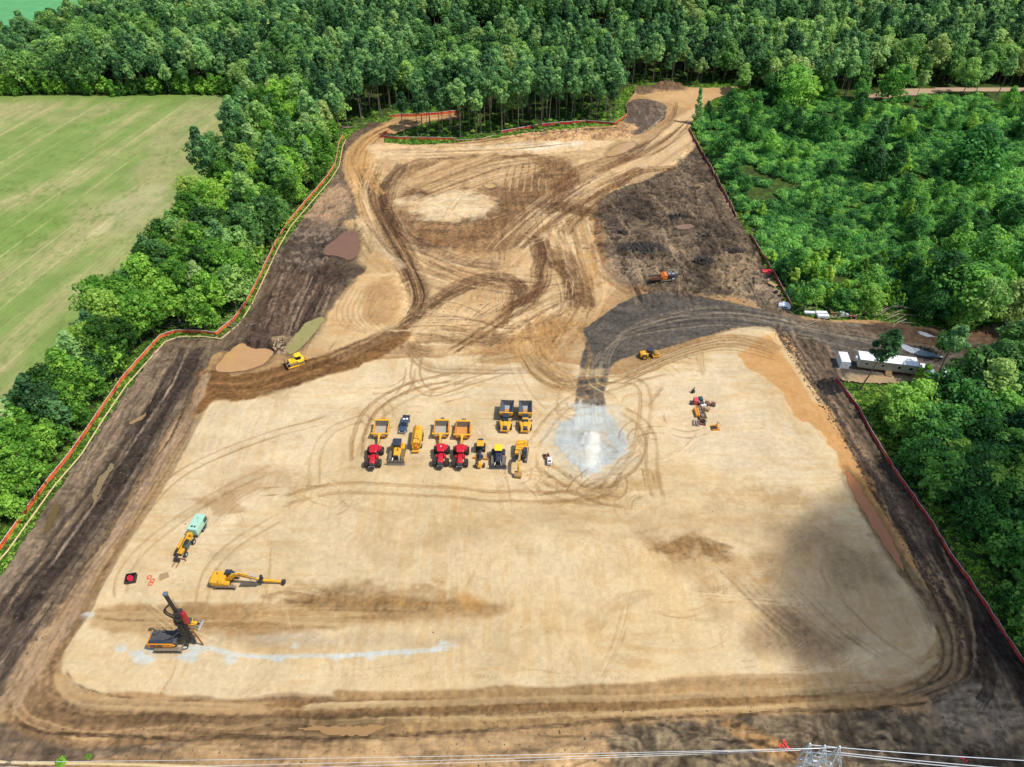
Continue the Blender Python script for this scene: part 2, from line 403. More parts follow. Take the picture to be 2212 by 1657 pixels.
# diagonal dark swathes through the middle
for k, (p, wd, cc, al) in enumerate([
    ([(1475, 280), (1420, 320), (1350, 345), (1270, 385), (1240, 430)], 7, c(150, 116, 82), .85),
    ([(1520, 255), (1460, 300), (1400, 335), (1330, 350)], 4, c(140, 108, 80), .6),
    ([(1470, 365), (1380, 370), (1290, 420), (1240, 470), (1215, 510)], 8, c(140, 108, 76), .8),
    ([(1180, 465), (1215, 455), (1290, 460), (1330, 440)], 7, c(118, 88, 62), .8),
    ([(1260, 385), (1225, 430), (1210, 470)], 7, c(120, 90, 62), .75),
    ([(1110, 450), (1090, 520), (1085, 570)], 5, c(150, 118, 86), .7),
    ([(1158, 505), (1165, 560), (1150, 640)], 5.5, c(112, 84, 58), .88),
    ([(1190, 560), (1235, 600), (1245, 668)], 9, c(128, 96, 64), .85),
    ([(1175, 600), (1150, 640), (1110, 690)], 3, c(124, 92, 64), .7),
    ([(895, 695), (960, 645), (1030, 612), (1085, 602), (1125, 618), (1118, 645), (1085, 680), (1070, 712)], 6.0, c(116, 88, 64), .9),
    ([(1130, 480), (1040, 560), (950, 600)], 4, c(140, 112, 84), .5),
    ([(870, 350), (830, 420), (835, 470), (880, 520), (980, 560), (1090, 575)], 9, c(112, 88, 70), .7),
    ([(1260, 530), (1290, 600), (1260, 680), (1230, 740)], 12, c(206, 172, 124), .7),
    ([(1280, 480), (1300, 560), (1380, 620), (1450, 640)], 5, c(150, 116, 80), .7),
    ([(1000, 700), (1100, 700), (1200, 690), (1240, 700)], 6, c(170, 134, 94), .5),
    ([(880, 740), (1000, 735), (1120, 728), (1190, 720)], 6, c(140, 110, 76), .65),
    ([(1200, 690), (1150, 750), (1020, 770)], 14, c(178, 140, 92), .65),
    ([(1140, 700), (1160, 780), (1220, 830), (1290, 830)], 12, c(214, 182, 134), .6),
    ([(850, 720), (880, 745), (920, 790), (1000, 800), (1150, 800)], 5, c(150, 120, 86), .6)]):
    S.stroke(p, wd, cc, a=al, stri=.6, seed=90 + k, freq=1.7, slen=.03, ridge=.22, wob=1.0, edge=.3, depth=.06, taper=.3)
for k, (p, wd) in enumerate([([(1135, 640), (1060, 700), (960, 760)], .7), ([(905, 640), (1000, 660), (1060, 690)], .5), ([(1150, 640), (1080, 700), (975, 765)], .7), ([(1060, 600), (1100, 612), (1112, 640), (1075, 680)], .5), ([(1040, 612), (1085, 608), (1104, 640), (1068, 672)], .5)]):
    S.stroke(p, wd, c(90, 66, 48), a=.7, stri=.3, seed=120 + k)
# ribs left by the dozer
for k in range(11):
    x = 1085 + k * 14
    S.stroke([(x + 18, 345 + abs(k - 5) * 2), (x + 8 + k, 385), (x + k * 1.6, 430)], .9, c(140, 108, 76), a=.75, stri=.3, seed=130 + k)
for k in range(6):
    x = 1115 + k * 15
    S.stroke([(x, 440), (x - 2, 480), (x - 6, 540)], 1.3, c(150, 120, 86), a=.6, stri=.5, seed=150 + k)

# whole area: faint random swept trails
rng = random.Random(5)
flows = [([(900, 420), (1000, 380), (1100, 350), (1250, 340)], 30), ([(1100, 560), (1180, 480), (1300, 400), (1450, 340)], 30), ([(900, 560), (1000, 600), (1150, 620), (1250, 600)], 26),
         ([(1000, 760), (1100, 690), (1200, 640), (1290, 600)], 34), ([(750, 720), (790, 660), (850, 620), (900, 580)], 30), ([(1230, 480), (1250, 560), (1270, 640), (1230, 720)], 30),
         ([(880, 700), (1000, 700), (1100, 720), (1240, 700)], 40), ([(800, 330), (950, 325), (1100, 320), (1300, 300)], 10), ([(1340, 360), (1400, 330), (1460, 290), (1500, 250)], 24),
         ([(820, 350), (800, 420), (840, 520), (900, 600)], 22), ([(1140, 700), (1170, 790), (1240, 830), (1300, 820)], 30)]
for fi, (p, sp) in enumerate(flows):
    for k in range(34):
        ox, oy = rng.gauss(0, sp * .8), rng.gauss(0, sp * .55)
        sc_ = rng.uniform(.35, 1); mid = rng.uniform(0, 1 - sc_)
        q = catmull(p, False, 6); n0 = int(mid * len(q)); n1 = max(n0 + 4, int((mid + sc_) * len(q)))
        q = q[n0:n1:3] + np.array([ox, oy])
        if len(q) < 2: continue
        cc = rng.choice([c(140, 108, 76), c(120, 92, 66), c(228, 200, 160), c(226, 204, 168), c(160, 126, 90)])
        S.stroke([tuple(v) for v in q], rng.uniform(.5, 3.0), cc, a=rng.uniform(.3, .75), stri=.8, seed=fi * 40 + k, freq=2.8, slen=.05, taper=.8, ridge=.1)
# light ramps at the upper left and the dozer-striped knoll
S.poly([(770, 600), (850, 590), (880, 640), (870, 690), (800, 725), (700, 745), (690, 700), (730, 650)], c(226, 198, 156), a=.8, soft=2, warp=3, seed=160)
S.poly([(790, 615), (850, 605), (868, 650), (850, 700), (800, 700), (785, 660)], c(186, 148, 104), a=.7, soft=2, warp=3, seed=161)
for k in range(7):
    S.stroke([(760 + k * 9, 612 + k * 2), (730 + k * 11, 660 + k * 3), (735 + k * 13, 700), (790 + k * 8, 722)], .6, c(180, 140, 98), a=.55, stri=.3, seed=170 + k)

def U(pts): return [(713.1 + .7643 * x, 172.5 + .7643 * y) for x, y in pts]
DK = c(112, 80, 54); DK2 = c(136, 100, 66); GOLD = c(214, 172, 116)
for k, (p, wd, cc, al, st_) in enumerate([
    ([(280, 222), (205, 255), (168, 305), (150, 365), (178, 418), (235, 452), (330, 468)], 8, DK, .8, .6),
    ([(170, 270), (150, 330), (160, 400), (205, 450)], 4, c(78, 60, 50), .7, .6),
    ([(230, 425), (330, 452), (420, 432), (500, 385)], 10, DK2, .7, .75),
    ([(330, 475), (450, 470), (560, 440), (640, 400)], 8, c(150, 116, 80), .6, .7),
    ([(210, 330), (300, 270), (400, 235), (520, 220), (620, 235)], 7, c(160, 124, 84), .6, .8),
    ([(250, 395), (330, 405), (430, 385), (500, 330)], 5, c(120, 90, 62), .6, .8),
    ([(480, 310), (560, 270), (640, 235), (720, 215)], 7, c(150, 114, 76), .6, .8),
    ([(850, 212), (770, 232), (700, 262), (650, 310), (620, 360)], 9, DK2, .85, .5),
    ([(905, 170), (850, 215), (800, 240), (740, 262)], 5, c(120, 90, 66), .8, .6),
    ([(880, 245), (800, 300), (740, 345), (690, 400), (660, 440)], 7, DK2, .85, .6),
    ([(585, 372), (660, 360), (745, 378)], 10, DK, .92, .35),
    ([(690, 262), (655, 320), (640, 372)], 9, DK, .8, .5),
    ([(500, 330), (560, 325), (620, 320)], 6, DK2, .8, .5),
    ([(495, 330), (490, 380), (492, 425)], 3.2, DK2, .8, .4), ([(520, 340), (516, 380), (515, 420)], 2.4, DK2, .7, .4), ([(545, 345), (543, 385), (540, 415)], 2.4, DK2, .6, .4),
    ([(572, 435), (585, 480), (600, 530), (595, 580), (560, 640)], 6.5, DK, .92, .45),
    ([(600, 440), (622, 500), (670, 550), (695, 600), (690, 650)], 6, DK, .85, .5),
    ([(625, 470), (690, 520), (722, 580), (725, 650)], 7, DK2, .85, .55),
    ([(650, 600), (690, 610), (722, 625), (700, 645)], 7, DK, .8, .4),
    ([(610, 560), (580, 620), (540, 660)], 3, DK, .8, .5),
    ([(262, 648), (340, 596), (420, 562), (490, 556), (535, 585), (535, 620), (505, 645)], 6.5, DK, .92, .5),
    ([(505, 590), (500, 640), (470, 700)], 3.4, DK2, .9, .5), ([(530, 620), (500, 665), (488, 705)], 2.4, DK2, .9, .5),
    ([(520, 640), (430, 705), (320, 775)], 1.6, DK2, .85, .4), ([(535, 655), (450, 712), (340, 780)], 1.4, DK2, .85, .4),
    ([(90, 770), (200, 755), (300, 770)], 6, DK2, .7, .7), ([(230, 730), (250, 760), (300, 782)], 4, DK, .6, .7),
    ([(380, 740), (480, 735), (590, 728)], 4, DK2, .75, .7), ([(580, 722), (640, 712), (690, 700)], 3, DK2, .7, .6),
    ([(640, 660), (560, 740), (440, 790)], 12, c(184, 140, 88), .7, .75), ([(700, 670), (640, 740), (600, 800)], 12, c(176, 132, 80), .7, .75),
    ([(540, 700), (560, 780), (640, 850), (700, 865)], 9, c(206, 168, 112), .7, .8), ([(600, 690), (620, 770), (690, 845)], 8, c(190, 148, 94), .6, .85),
    ([(740, 380), (760, 440), (760, 520), (830, 590), (900, 600)], 6, c(150, 112, 72), .75, .75), ([(700, 400), (720, 470), (740, 560), (760, 600)], 5, c(190, 150, 100), .6, .8),
    ([(120, 300), (140, 360), (185, 440), (230, 530), (262, 600), (250, 650), (215, 690)], 7.5, c(104, 78, 54), .88, .6),
    ([(140, 400), (190, 480), (225, 560), (240, 620), (210, 670)], .7, c(56, 42, 34), .9, .2), ([(165, 400), (215, 480), (250, 560), (265, 615), (245, 660)], .7, c(56, 42, 34), .9, .2), ([(150, 400), (202, 480), (238, 560), (252, 620), (225, 668)], .5, c(214, 178, 132), .7, .3),
    ([(60, 250), (95, 330), (130, 400)], 3, c(230, 200, 154), .7, .6), ([(70, 175), (60, 230), (85, 300)], 5, GOLD, .8, .6), ([(130, 150), (95, 190), (100, 240), (125, 300), (150, 330)], 5, GOLD, .75, .7),
    ([(75, 380), (110, 440), (170, 500), (210, 540)], 5, c(206, 186, 156), .8, .5), ([(100, 400), (150, 470), (200, 510)], 1.2, c(110, 88, 70), .7, .4),
    ([(190, 440), (260, 500), (350, 540), (430, 550), (520, 520)], 6, c(170, 134, 96), .6, .8), ([(270, 480), (400, 500), (500, 500), (560, 470)], 8, c(188, 154, 112), .5, .8),
    ([(800, 165), (860, 190), (900, 160), (960, 110)], 4, c(150, 116, 82), .6, .7), ([(980, 60), (960, 120), (900, 175), (840, 210)], 3, c(112, 84, 62), .8, .7), ([(860, 80), (880, 120), (900, 140)], 5, c(96, 84, 78), .6, .7),
    ]):
    S.stroke(U(p), wd, cc, a=al * .76, stri=st_, seed=1200 + k, freq=2.4, slen=.025, ridge=.25, wob=1.2, edge=.22, depth=.05, taper=.25)
for k in range(12):
    S.stroke(U([(505 + k * 10, 262 + abs(k - 6) * 3), (500 + k * 10, 292), (496 + k * 10.5, 322)]), .9, c(226, 198, 152) if k % 2 else c(140, 106, 72), a=.5, stri=.5, seed=1300 + k)
# left mud strip: long parallel ruts
for k in range(16):
    f = k / 15
    a0 = (345 + 85 * f, 748 + 70 * f); a1 = (225 + 150 * f, 925 + 30 * f); a2 = (115 + 130 * f, 1090 + 70 * f); a3 = (-10 + 130 * f, 1260 + 60 * f); a4 = (-150 + 140 * f, 1440 + 60 * f)
    cc = [c(96, 84, 78), c(168, 146, 124), c(72, 64, 60), c(150, 130, 114)][k % 4]
    S.stroke([a0, a1, a2, a3, a4], rng.uniform(1.0, 2.6), cc, a=.65, stri=.6, seed=180 + k, freq=2, slen=.05, wob=1.5, ridge=.3)
S.stroke([(420, 770), (395, 850), (300, 990), (200, 1150), (90, 1320)], 8, DMUD, a=.75, stri=.4, seed=200, freq=1, slen=.03, wob=2)
S.stroke([(350, 760), (300, 880), (210, 1010), (120, 1140), (-20, 1300), (-150, 1460)], 5, c(150, 134, 118), a=.7, stri=.6, seed=201, freq=1.4, slen=.04, wob=2)
S.stroke([(440, 800), (420, 870), (340, 1010), (230, 1180), (120, 1350), (40, 1470), (-60, 1600)], 3.2, c(176, 152, 124), a=.75, stri=.6, seed=202, freq=1.6, wob=1.4, ridge=.5)
for k in range(14):
    f = k / 13
    S.stroke([(610 + 130 * f, 560 + 60 * f), (570 + 120 * f, 640 + 50 * f), (540 + 110 * f, 720 + 30 * f)], rng.uniform(1, 2.4), [c(92, 76, 68), c(140, 118, 98)][k % 2], a=.6, stri=.6, seed=210 + k, wob=1.5, ridge=.35)
S.poly([(590, 560), (650, 480), (720, 470), (760, 520), (740, 600), (680, 690), (600, 760), (520, 740), (540, 680)], c(108, 90, 80), a=.55, soft=3, warp=4, seed=225, rough=.8, mottle=.5, mcol=c(84, 70, 62), mscale=6)
S.poly([(640, 480), (720, 400), (760, 420), (745, 460), (700, 500)], c(190, 160, 132), a=.6, soft=2, warp=3, seed=226)
S.stroke([(425, 745), (385, 830), (290, 975), (215, 1090), (110, 1240), (20, 1360)], 6.5, c(66, 58, 56), a=.9, stri=.35, seed=2000, freq=1.4, slen=.03, wob=1.5, ridge=.2)
S.stroke([(400, 745), (350, 840), (262, 960), (190, 1065), (80, 1215), (-60, 1400)], 2.2, c(74, 66, 62), a=.85, stri=.4, seed=2001, freq=1.6, slen=.03, wob=1.2)
S.stroke([(412, 748), (370, 835), (275, 975), (205, 1085), (100, 1235)], .9, c(172, 154, 138), a=.85, stri=.5, seed=2002, wob=1.2, slen=.2)
S.stroke([(455, 800), (425, 880), (350, 1000), (262, 1140), (170, 1290), (110, 1400)], 2.6, c(170, 150, 132), a=.8, stri=.6, seed=2003, wob=1.8, slen=.1, ridge=.5)
S.stroke([(330, 800), (250, 920), (170, 1040), (60, 1180), (-60, 1340)], 2.4, c(150, 132, 118), a=.8, stri=.6, seed=2004, wob=1.5)
S.stroke([(352, 745), (300, 815), (232, 912), (160, 1015), (70, 1150), (-30, 1290), (-130, 1430)], 2.8, c(156, 142, 126), a=.75, stri=.5, seed=2041, wob=1.6, slen=.08)
S.stroke([(448, 812), (418, 885), (340, 1020), (232, 1190), (130, 1370), (50, 1500), (20, 1560)], 2.0, c(186, 160, 132), a=.8, stri=.5, seed=2042, wob=1.4, slen=.1, ridge=.3)
S.stroke([(400, 860), (320, 985), (215, 1150), (110, 1320)], 1.4, c(140, 124, 112), a=.7, stri=.6, seed=2043, wob=1.4, slen=.1)
S.stroke([(60, 1330), (10, 1400), (-60, 1500)], 10, c(84, 74, 70), a=.8, stri=.5, seed=2005, wob=2)
S.stroke([(120, 1330), (60, 1430), (20, 1540)], 5, c(184, 160, 132), a=.8, stri=.6, seed=2006, wob=2, ridge=.3)
S.poly([(640, 590), (700, 560), (740, 590), (720, 640), (660, 700), (590, 745), (545, 735), (570, 660)], c(96, 80, 72), a=.6, soft=2, warp=4, seed=2007, rough=.7, mottle=.6, mcol=c(66, 56, 52), mscale=3, stretch=(1.4, .5))
S.poly([(600, 520), (650, 470), (720, 500), (700, 560), (640, 590), (590, 580)], c(84, 76, 72), a=.7, soft=2, warp=4, seed=2008, rough=.9, mottle=.6, mcol=c(150, 134, 122), mscale=2.5)
for k in range(30):
    f = rng.random(); x0 = 560 + 130 * f; y0 = 560 + 60 * f
    S.stroke([(x0 + 50, y0), (x0 + 15 + rng.uniform(-6, 6), y0 + 75), (x0 - 10, y0 + 150)], rng.uniform(.4, 1.4), rng.choice([c(62, 52, 48), c(160, 140, 122), c(120, 98, 84)]), a=.65, stri=.6, seed=2010 + k, wob=1.5, ridge=.35, taper=.6)
# dark stump ground at the upper right
for k in range(26):
    x0, y0 = rng.uniform(1320, 1640), rng.uniform(390, 640)
    L_ = rng.uniform(40, 120); an = rng.uniform(-1.0, .9)
    p = [(x0, y0), (x0 + L_ * .5 * math.cos(an), y0 + L_ * .3 * math.sin(an)), (x0 + L_ * math.cos(an + .5), y0 + L_ * .6 * math.sin(an + .5))]
    if x0 > 1290 + (y0 - 390) * 1.1 + 300: continue
    S.stroke(p, rng.uniform(1, 4), rng.choice([BLK, DMUD, c(160, 138, 116), c(176, 150, 120), c(96, 86, 80)]), a=rng.uniform(.35, .7), stri=.7, seed=230 + k, wob=2, ridge=.5, taper=.7)
S.poly([(1500, 560), (1530, 480), (1560, 500), (1570, 600), (1560, 640), (1520, 620)], BLK, a=.55, soft=2, warp=3, seed=260, rough=.5)
S.poly([(1290, 460), (1340, 430), (1400, 440), (1450, 500), (1400, 480), (1330, 490)], BLK, a=.6, soft=2, warp=4, seed=261, rough=.8)
S.poly([(1320, 560), (1380, 550), (1420, 590), (1380, 620), (1320, 610)], c(160, 142, 122), a=.7, soft=2, warp=3, seed=262, rough=.6)
S.poly([(1560, 400), (1600, 390), (1640, 440), (1600, 470), (1560, 440)], c(178, 152, 122), a=.6, soft=2, warp=3, seed=263)
S.poly([(1540, 560), (1600, 545), (1640, 600), (1600, 640), (1545, 610)], c(170, 148, 122), a=.6, soft=2, warp=3, seed=264, rough=.5)
S.poly([(1610, 590), (1660, 600), (1705, 670), (1650, 665), (1600, 640)], c(178, 160, 140), a=.7, soft=2, warp=3, seed=265, mottle=.5, mcol=DMUD, mscale=2.5)
# gravel haul road from the right
ROAD = [(1247, 895), (1252, 800), (1265, 735), (1262, 712), (1290, 692), (1330, 662), (1400, 634), (1500, 640), (1620, 662), (1720, 690), (1850, 700), (2010, 722), (2230, 760), (2500, 800), (2500, 900), (2212, 830), (2000, 812), (1880, 812), (1820, 815), (1775, 745), (1690, 712), (1600, 708), (1540, 722), (1440, 752), (1360, 772), (1322, 790), (1308, 840), (1300, 890)]
S.poly(ROAD, RDG, soft=.35, warp=.7, wscale=2.5, seed=270, z=.12, mottle=.45, mcol=c(124, 116, 108), mscale=6, stretch=(.5, 1))
for k in range(14):
    f = k / 13
    S.stroke([(1270 + f * 34, 860), (1290 + 40 * f, 770 - 20 * f), (1400, 690 + 30 * f), (1560, 660 + 45 * f), (1760, 690 + 45 * f), (2010, 720 + 80 * f), (2260, 765 + 90 * f)], rng.uniform(.5, 1.6), rng.choice([c(150, 138, 124), c(86, 80, 78), c(168, 156, 138)]), a=.5, stri=.7, seed=275 + k, slen=.05, wob=1.5)
S.stroke([(1700, 690), (1830, 712), (1960, 735), (2090, 752)], 5, c(134, 114, 94), a=.7, stri=.6, seed=290, slen=.03)
S.poly([(1860, 700), (1960, 698), (2010, 712), (2060, 735), (2000, 745), (1900, 722)], c(92, 76, 64), a=.8, soft=1, warp=2, seed=291, rough=.6)
S.poly([(2020, 735), (2160, 752), (2300, 790), (2140, 778), (2030, 755)], c(84, 66, 54), a=.8, soft=1, warp=1.5, seed=292)
S.poly([(1960, 690), (2080, 700), (2160, 690), (2300, 690), (2500, 740), (2500, 800), (2300, 780), (2160, 750), (2040, 730), (1970, 712)], c(118, 96, 78), a=.9, soft=1.2, warp=2, seed=2931, mottle=.5, mcol=c(86, 68, 56), mscale=3, rough=.5)
S.poly([(1990, 800), (2212, 815), (2400, 850), (2300, 900), (1990, 835)], c(120, 100, 82), a=.8, soft=1, warp=1.5, seed=2932)
S.poly([(1815, 815), (1880, 812), (2000, 822), (2000, 850), (1900, 850), (1830, 848)], c(186, 168, 142), a=.8, soft=1, warp=1.5, seed=293)
S.stroke([(1225, 808), (1320, 806)], 4.5, SAND, a=.8, stri=.4, seed=294, world=False)
S.stroke([(1247, 700), (1275, 770), (1250, 830)], 1.5, c(160, 124, 84), a=.5, stri=.4, seed=295)
# bands on the pad
S.stroke([(1330, 822), (1400, 790), (1480, 755), (1560, 738), (1640, 742), (1690, 765)], 7, c(184, 150, 106), a=.85, stri=.55, seed=300, freq=1.6, slen=.02, ridge=.1)
for k in range(5):
    S.stroke([(1340, 812 + k * 5), (1480, 750 + k * 6), (1580, 730 + k * 7), (1660 + k * 8, 748 + k * 9)], .5, c(128, 98, 66), a=.6, stri=.3, seed=305 + k)
def pair(p, wd=.55, off=1.15, col=c(176, 144, 100), a=.5, seed=0, stri=.5):
    S.stroke(p, wd * 1.7, col, a=min(1, a * 1.25), stri=stri, edge=.4, ridge=.06, pair=off, seed=seed, freq=2.2, wob=.8)
TR = c(170, 138, 96)
pair([(768, 1005), (782, 930), (810, 880), (880, 840), (990, 815)], .9, 1.5, TR, .7, 311)
pair([(780, 1000), (800, 930), (850, 875), (950, 830)], .8, 1.4, TR, .3, 312)
pair([(600, 1090), (700, 1060), (860, 1060), (1050, 1072), (1240, 1075), (1330, 1050)], .8, 1.4, c(180, 148, 104), .6, 313)
pair([(180, 1290), (300, 1120), (400, 1020), (560, 950), (720, 905)], .5, 1.2, c(180, 148, 104), .5, 314)
pair([(430, 1330), (450, 1240), (520, 1170), (620, 1110)], .5, 1.2, c(180, 148, 104), .5, 315)
pair([(260, 1300), (270, 1240), (330, 1170), (470, 1070), (600, 1010)], .6, 1.2, c(176, 144, 104), .5, 316)
pair([(680, 1060), (685, 980), (720, 930), (800, 900)], .5, 1.2, TR, .4, 317)
pair([(890, 790), (880, 830), (860, 860)], .6, 1.3, TR, .5, 318)
pair([(905, 760), (900, 820), (930, 850), (1000, 830), (1100, 800)], .6, 1.3, TR, .5, 319)
pair([(1140, 790), (1200, 830), (1290, 825), (1380, 830), (1390, 900), (1365, 1000), (1270, 1060), (1150, 1080)], .8, 1.4, TR, .55, 320)
pair([(1330, 880), (1395, 930), (1410, 1030), (1420, 1090)], .7, 1.3, TR, .45, 321)
pair([(1160, 1000), (1220, 1040), (1290, 1075), (1360, 1085)], .8, 1.5, c(164, 132, 92), .7, 322)
pair([(1150, 1045), (1230, 1075), (1320, 1090)], .8, 1.3, c(164, 132, 92), .6, 323)
pair([(1150, 970), (1200, 900), (1250, 860), (1340, 830), (1440, 800)], .7, 1.4, TR, .5, 324)
pair([(1340, 1010), (1300, 1060), (1260, 1078)], .9, 1.2, c(164, 132, 92), .6, 325)
pair([(1100, 760), (1130, 840), (1180, 900)], .4, 1.1, TR, .35, 326)
for k in range(16):
    a_ = rng.uniform(0, 6.28); x0 = 1275 + 115 * math.cos(a_); y0 = 975 + 75 * math.sin(a_) + 12
    t_ = a_ + 1.57 + rng.uniform(-.3, .3); q = rng.uniform(18, 50)
    S.stroke([(x0 - q * math.cos(t_), y0 - q * .65 * math.sin(t_)), (x0 + rng.uniform(-4, 4), y0 + rng.uniform(-3, 3)), (x0 + q * math.cos(t_ + .25), y0 + q * .65 * math.sin(t_ + .25))], rng.uniform(.5, 2.0), rng.choice([c(166, 134, 92), c(190, 158, 112), c(232, 208, 168)]), a=.6, stri=.6, seed=330 + k, taper=.8, ridge=.12)
# faint broad stains on the pad
S.poly([(400, 1120), (480, 1050), (580, 1015), (640, 1030), (560, 1070), (470, 1100)], c(186, 156, 116), a=.55, soft=2.5, warp=4, seed=350)
S.poly([(760, 1180), (1050, 1120), (1250, 1095), (1600, 1110), (1650, 1140), (1400, 1135), (1150, 1150), (950, 1180)], c(190, 166, 128), a=.5, soft=4, warp=5, seed=351, mottle=.2, mcol=TAN, mscale=6)
S.poly([(1380, 1170), (1500, 1155), (1590, 1190), (1560, 1215), (1450, 1195)], c(166, 134, 92), a=.65, soft=2, warp=4, wscale=4, seed=352)
S.poly([(1470, 1200), (1560, 1280), (1560, 1330), (1500, 1290), (1440, 1220)], c(186, 152, 106), a=.5, soft=3, warp=4, seed=353)
S.poly([(195, 1340), (230, 1312), (420, 1310), (700, 1300), (1040, 1300), (1060, 1325), (860, 1345), (560, 1372), (300, 1375), (200, 1362)], c(196, 164, 120), a=.8, soft=.8, warp=1.6, seed=354, mottle=.6, mcol=c(170, 138, 96), mscale=3.2, stretch=(.22, 1.6))
S.poly([(620, 1275), (760, 1262), (1000, 1290), (1080, 1310), (880, 1320), (660, 1310)], c(172, 142, 100), a=.6, soft=1.8, warp=4, seed=355, mottle=.5, mcol=c(150, 120, 82), mscale=4, stretch=(.25, 1.2))
S.poly([(980, 1285), (1040, 1290), (1040, 1312), (990, 1310)], c(206, 158, 96), a=.6, soft=1, warp=1.5, seed=356)
S.poly([(460, 1370), (700, 1372), (960, 1380), (1000, 1400), (700, 1400), (500, 1395)], c(196, 178, 152), a=.6, soft=1.5, warp=2, seed=357)
S.poly([(1700, 1080), (1900, 1200), (2000, 1400), (1900, 1440), (1700, 1400), (1600, 1300), (1620, 1180)], c(190, 168, 134), a=.6, soft=5, warp=6, seed=358, mottle=.4, mcol=c(160, 140, 112), mscale=8)
S.poly([(1800, 1380), (1950, 1400), (2000, 1440), (1900, 1462), (1820, 1430)], c(222, 206, 176), a=.5, soft=2, warp=4, seed=359, mottle=.3, mcol=TAN, mscale=4)
S.poly([(1640, 1320), (1800, 1360), (1830, 1420), (1720, 1440), (1620, 1400)], c(150, 124, 96), a=.55, soft=3, warp=4, seed=360)
# arcs swept by the compactor near the right
for k in range(30):
    cx, cy = rng.choice([(1540, 1240), (1620, 1310), (1700, 1290), (1560, 1330), (1660, 1400), (1500, 1250), (1760, 1390), (1600, 1180)])
    cx += rng.uniform(-60, 60); cy += rng.uniform(-35, 35)
    r0 = rng.uniform(20, 80); a0 = rng.uniform(-.8, 1.4); a1 = a0 + rng.uniform(.6, 1.9); cc = rng.choice([c(238, 220, 184), c(156, 126, 88), c(180, 150, 108)])
    for j in range(rng.randint(2, 5)):
        r1 = r0 + j * rng.uniform(5, 8)
        p = [(cx + r1 * 1.2 * math.cos(a0 + (a1 - a0) * i / 5), cy + r1 * .8 * math.sin(a0 + (a1 - a0) * i / 5)) for i in range(6)]
        S.stroke(p, .36, cc, a=rng.uniform(.3, .5), stri=.5, seed=370 + k * 5 + j, slen=.3)
for k in range(16):
    x0 = 1500 + k * 24
    S.stroke([(x0 - 60, 1190 + k * 6), (x0 + 40, 1290 + k * 6), (x0 + 150, 1390 + k * 4)], rng.uniform(.3, .9), rng.choice([c(140, 112, 80), c(216, 192, 152)]), a=.4, stri=.4, seed=420 + k, taper=.8)
# faint grader passes everywhere on the pad
for k in range(130):
    x0, y0 = rng.uniform(180, 1950), rng.uniform(840, 1480)
    an = rng.choice([0.02, -.05, .05, 1.1, -1.0, -.6, .4]) + rng.uniform(-.1, .1); q = rng.uniform(30, 190)
    lx = 480 - (y0 - 860) * .56; rx = 1660 + (y0 - 800) * .5
    if not (lx < x0 - q * .6 and x0 + q * .6 < rx): continue
    bend = rng.uniform(-.25, .25)
    S.stroke([(x0 - q / 2 * math.cos(an), y0 - q / 2 * math.sin(an)), (x0 - q * bend * math.sin(an), y0 + q * bend * .5 * math.cos(an)), (x0 + q / 2 * math.cos(an), y0 + q / 2 * math.sin(an))], rng.choice([.35, .5, .8, 2.2, 4]), rng.choice([c(184, 154, 112), c(198, 170, 128), c(236, 220, 188), c(190, 166, 132)]), a=rng.uniform(.15, .42), stri=.6, seed=450 + k, taper=.9)
# cleat marks along the near edge of the pad
Px = np.linspace(640, 2030, 330)
for k, x in enumerate(Px):
    y0 = 1456 + 10 * ((x - 640) / 1390) + (3 if x > 1780 else 0)
    if rng.random() < .12: continue
    S.stroke([(x, y0), (x + 1, y0 + 9)], .16, c(172, 142, 100), a=.5, stri=0, seed=k, edge=.8)
# crusts and ridges along the flanks
S.stroke([(1672, 705), (1730, 790), (1835, 960), (1920, 1105), (1990, 1225), (2075, 1345), (2110, 1440), (2120, 1500)], 2.4, c(74, 60, 52), a=.85, stri=.6, seed=600, ridge=.9, wob=1.6, slen=.4, freq=1)
S.stroke([(1680, 702), (1745, 790), (1850, 950), (1935, 1090), (2010, 1215), (2095, 1350)], 1.2, c(176, 152, 126), a=.6, stri=.7, seed=601, wob=1.5, slen=.4)
for k in range(12):
    f = k / 11
    S.stroke([(1700 + 90 * f, 712 + 30 * f), (1790 + 60 * f, 850 + 10 * f), (1950 + 60 * f, 1090), (2080 + 70 * f, 1310), (2200 + 90 * f, 1530 - 20 * f), (2330 + 80 * f, 1800)], rng.uniform(.7, 2.2), [c(92, 80, 72), c(150, 130, 110), c(70, 62, 58)][k % 3], a=.55, stri=.6, seed=605 + k, wob=1.4, ridge=.3, slen=.08)
S.poly([(2010, 1500), (2110, 1470), (2200, 1520), (2180, 1590), (2080, 1600), (2030, 1560)], c(150, 138, 124), a=.7, soft=1.5, warp=2, seed=620, rough=.8)
for k in range(40):
    x0, y0 = rng.uniform(1300, 2200), rng.uniform(1540, 1650); an = rng.uniform(.1, 1.2); q = rng.uniform(30, 120)
    S.stroke([(x0, y0), (x0 + q * .5 * math.cos(an), y0 + q * .4 * math.sin(an)), (x0 + q * math.cos(an + .3), y0 + q * .7 * math.sin(an + .3))], rng.uniform(.4, 2.2), rng.choice([c(70, 62, 56), c(160, 146, 126), c(180, 158, 126), c(92, 82, 72)]), a=rng.uniform(.4, .7), stri=.7, seed=630 + k, taper=.7, ridge=.3)
S.poly([(1560, 1562), (1600, 1560), (1700, 1620), (1740, 1650), (1660, 1640), (1600, 1600)], c(176, 138, 92), a=.75, soft=.8, warp=1.2, seed=675)
S.stroke([(2010, 1150), (2100, 1290), (2180, 1420), (2270, 1600)], 7, c(62, 54, 52), a=.8, stri=.5, seed=2100, freq=1.6, wob=1.6, slen=.04)
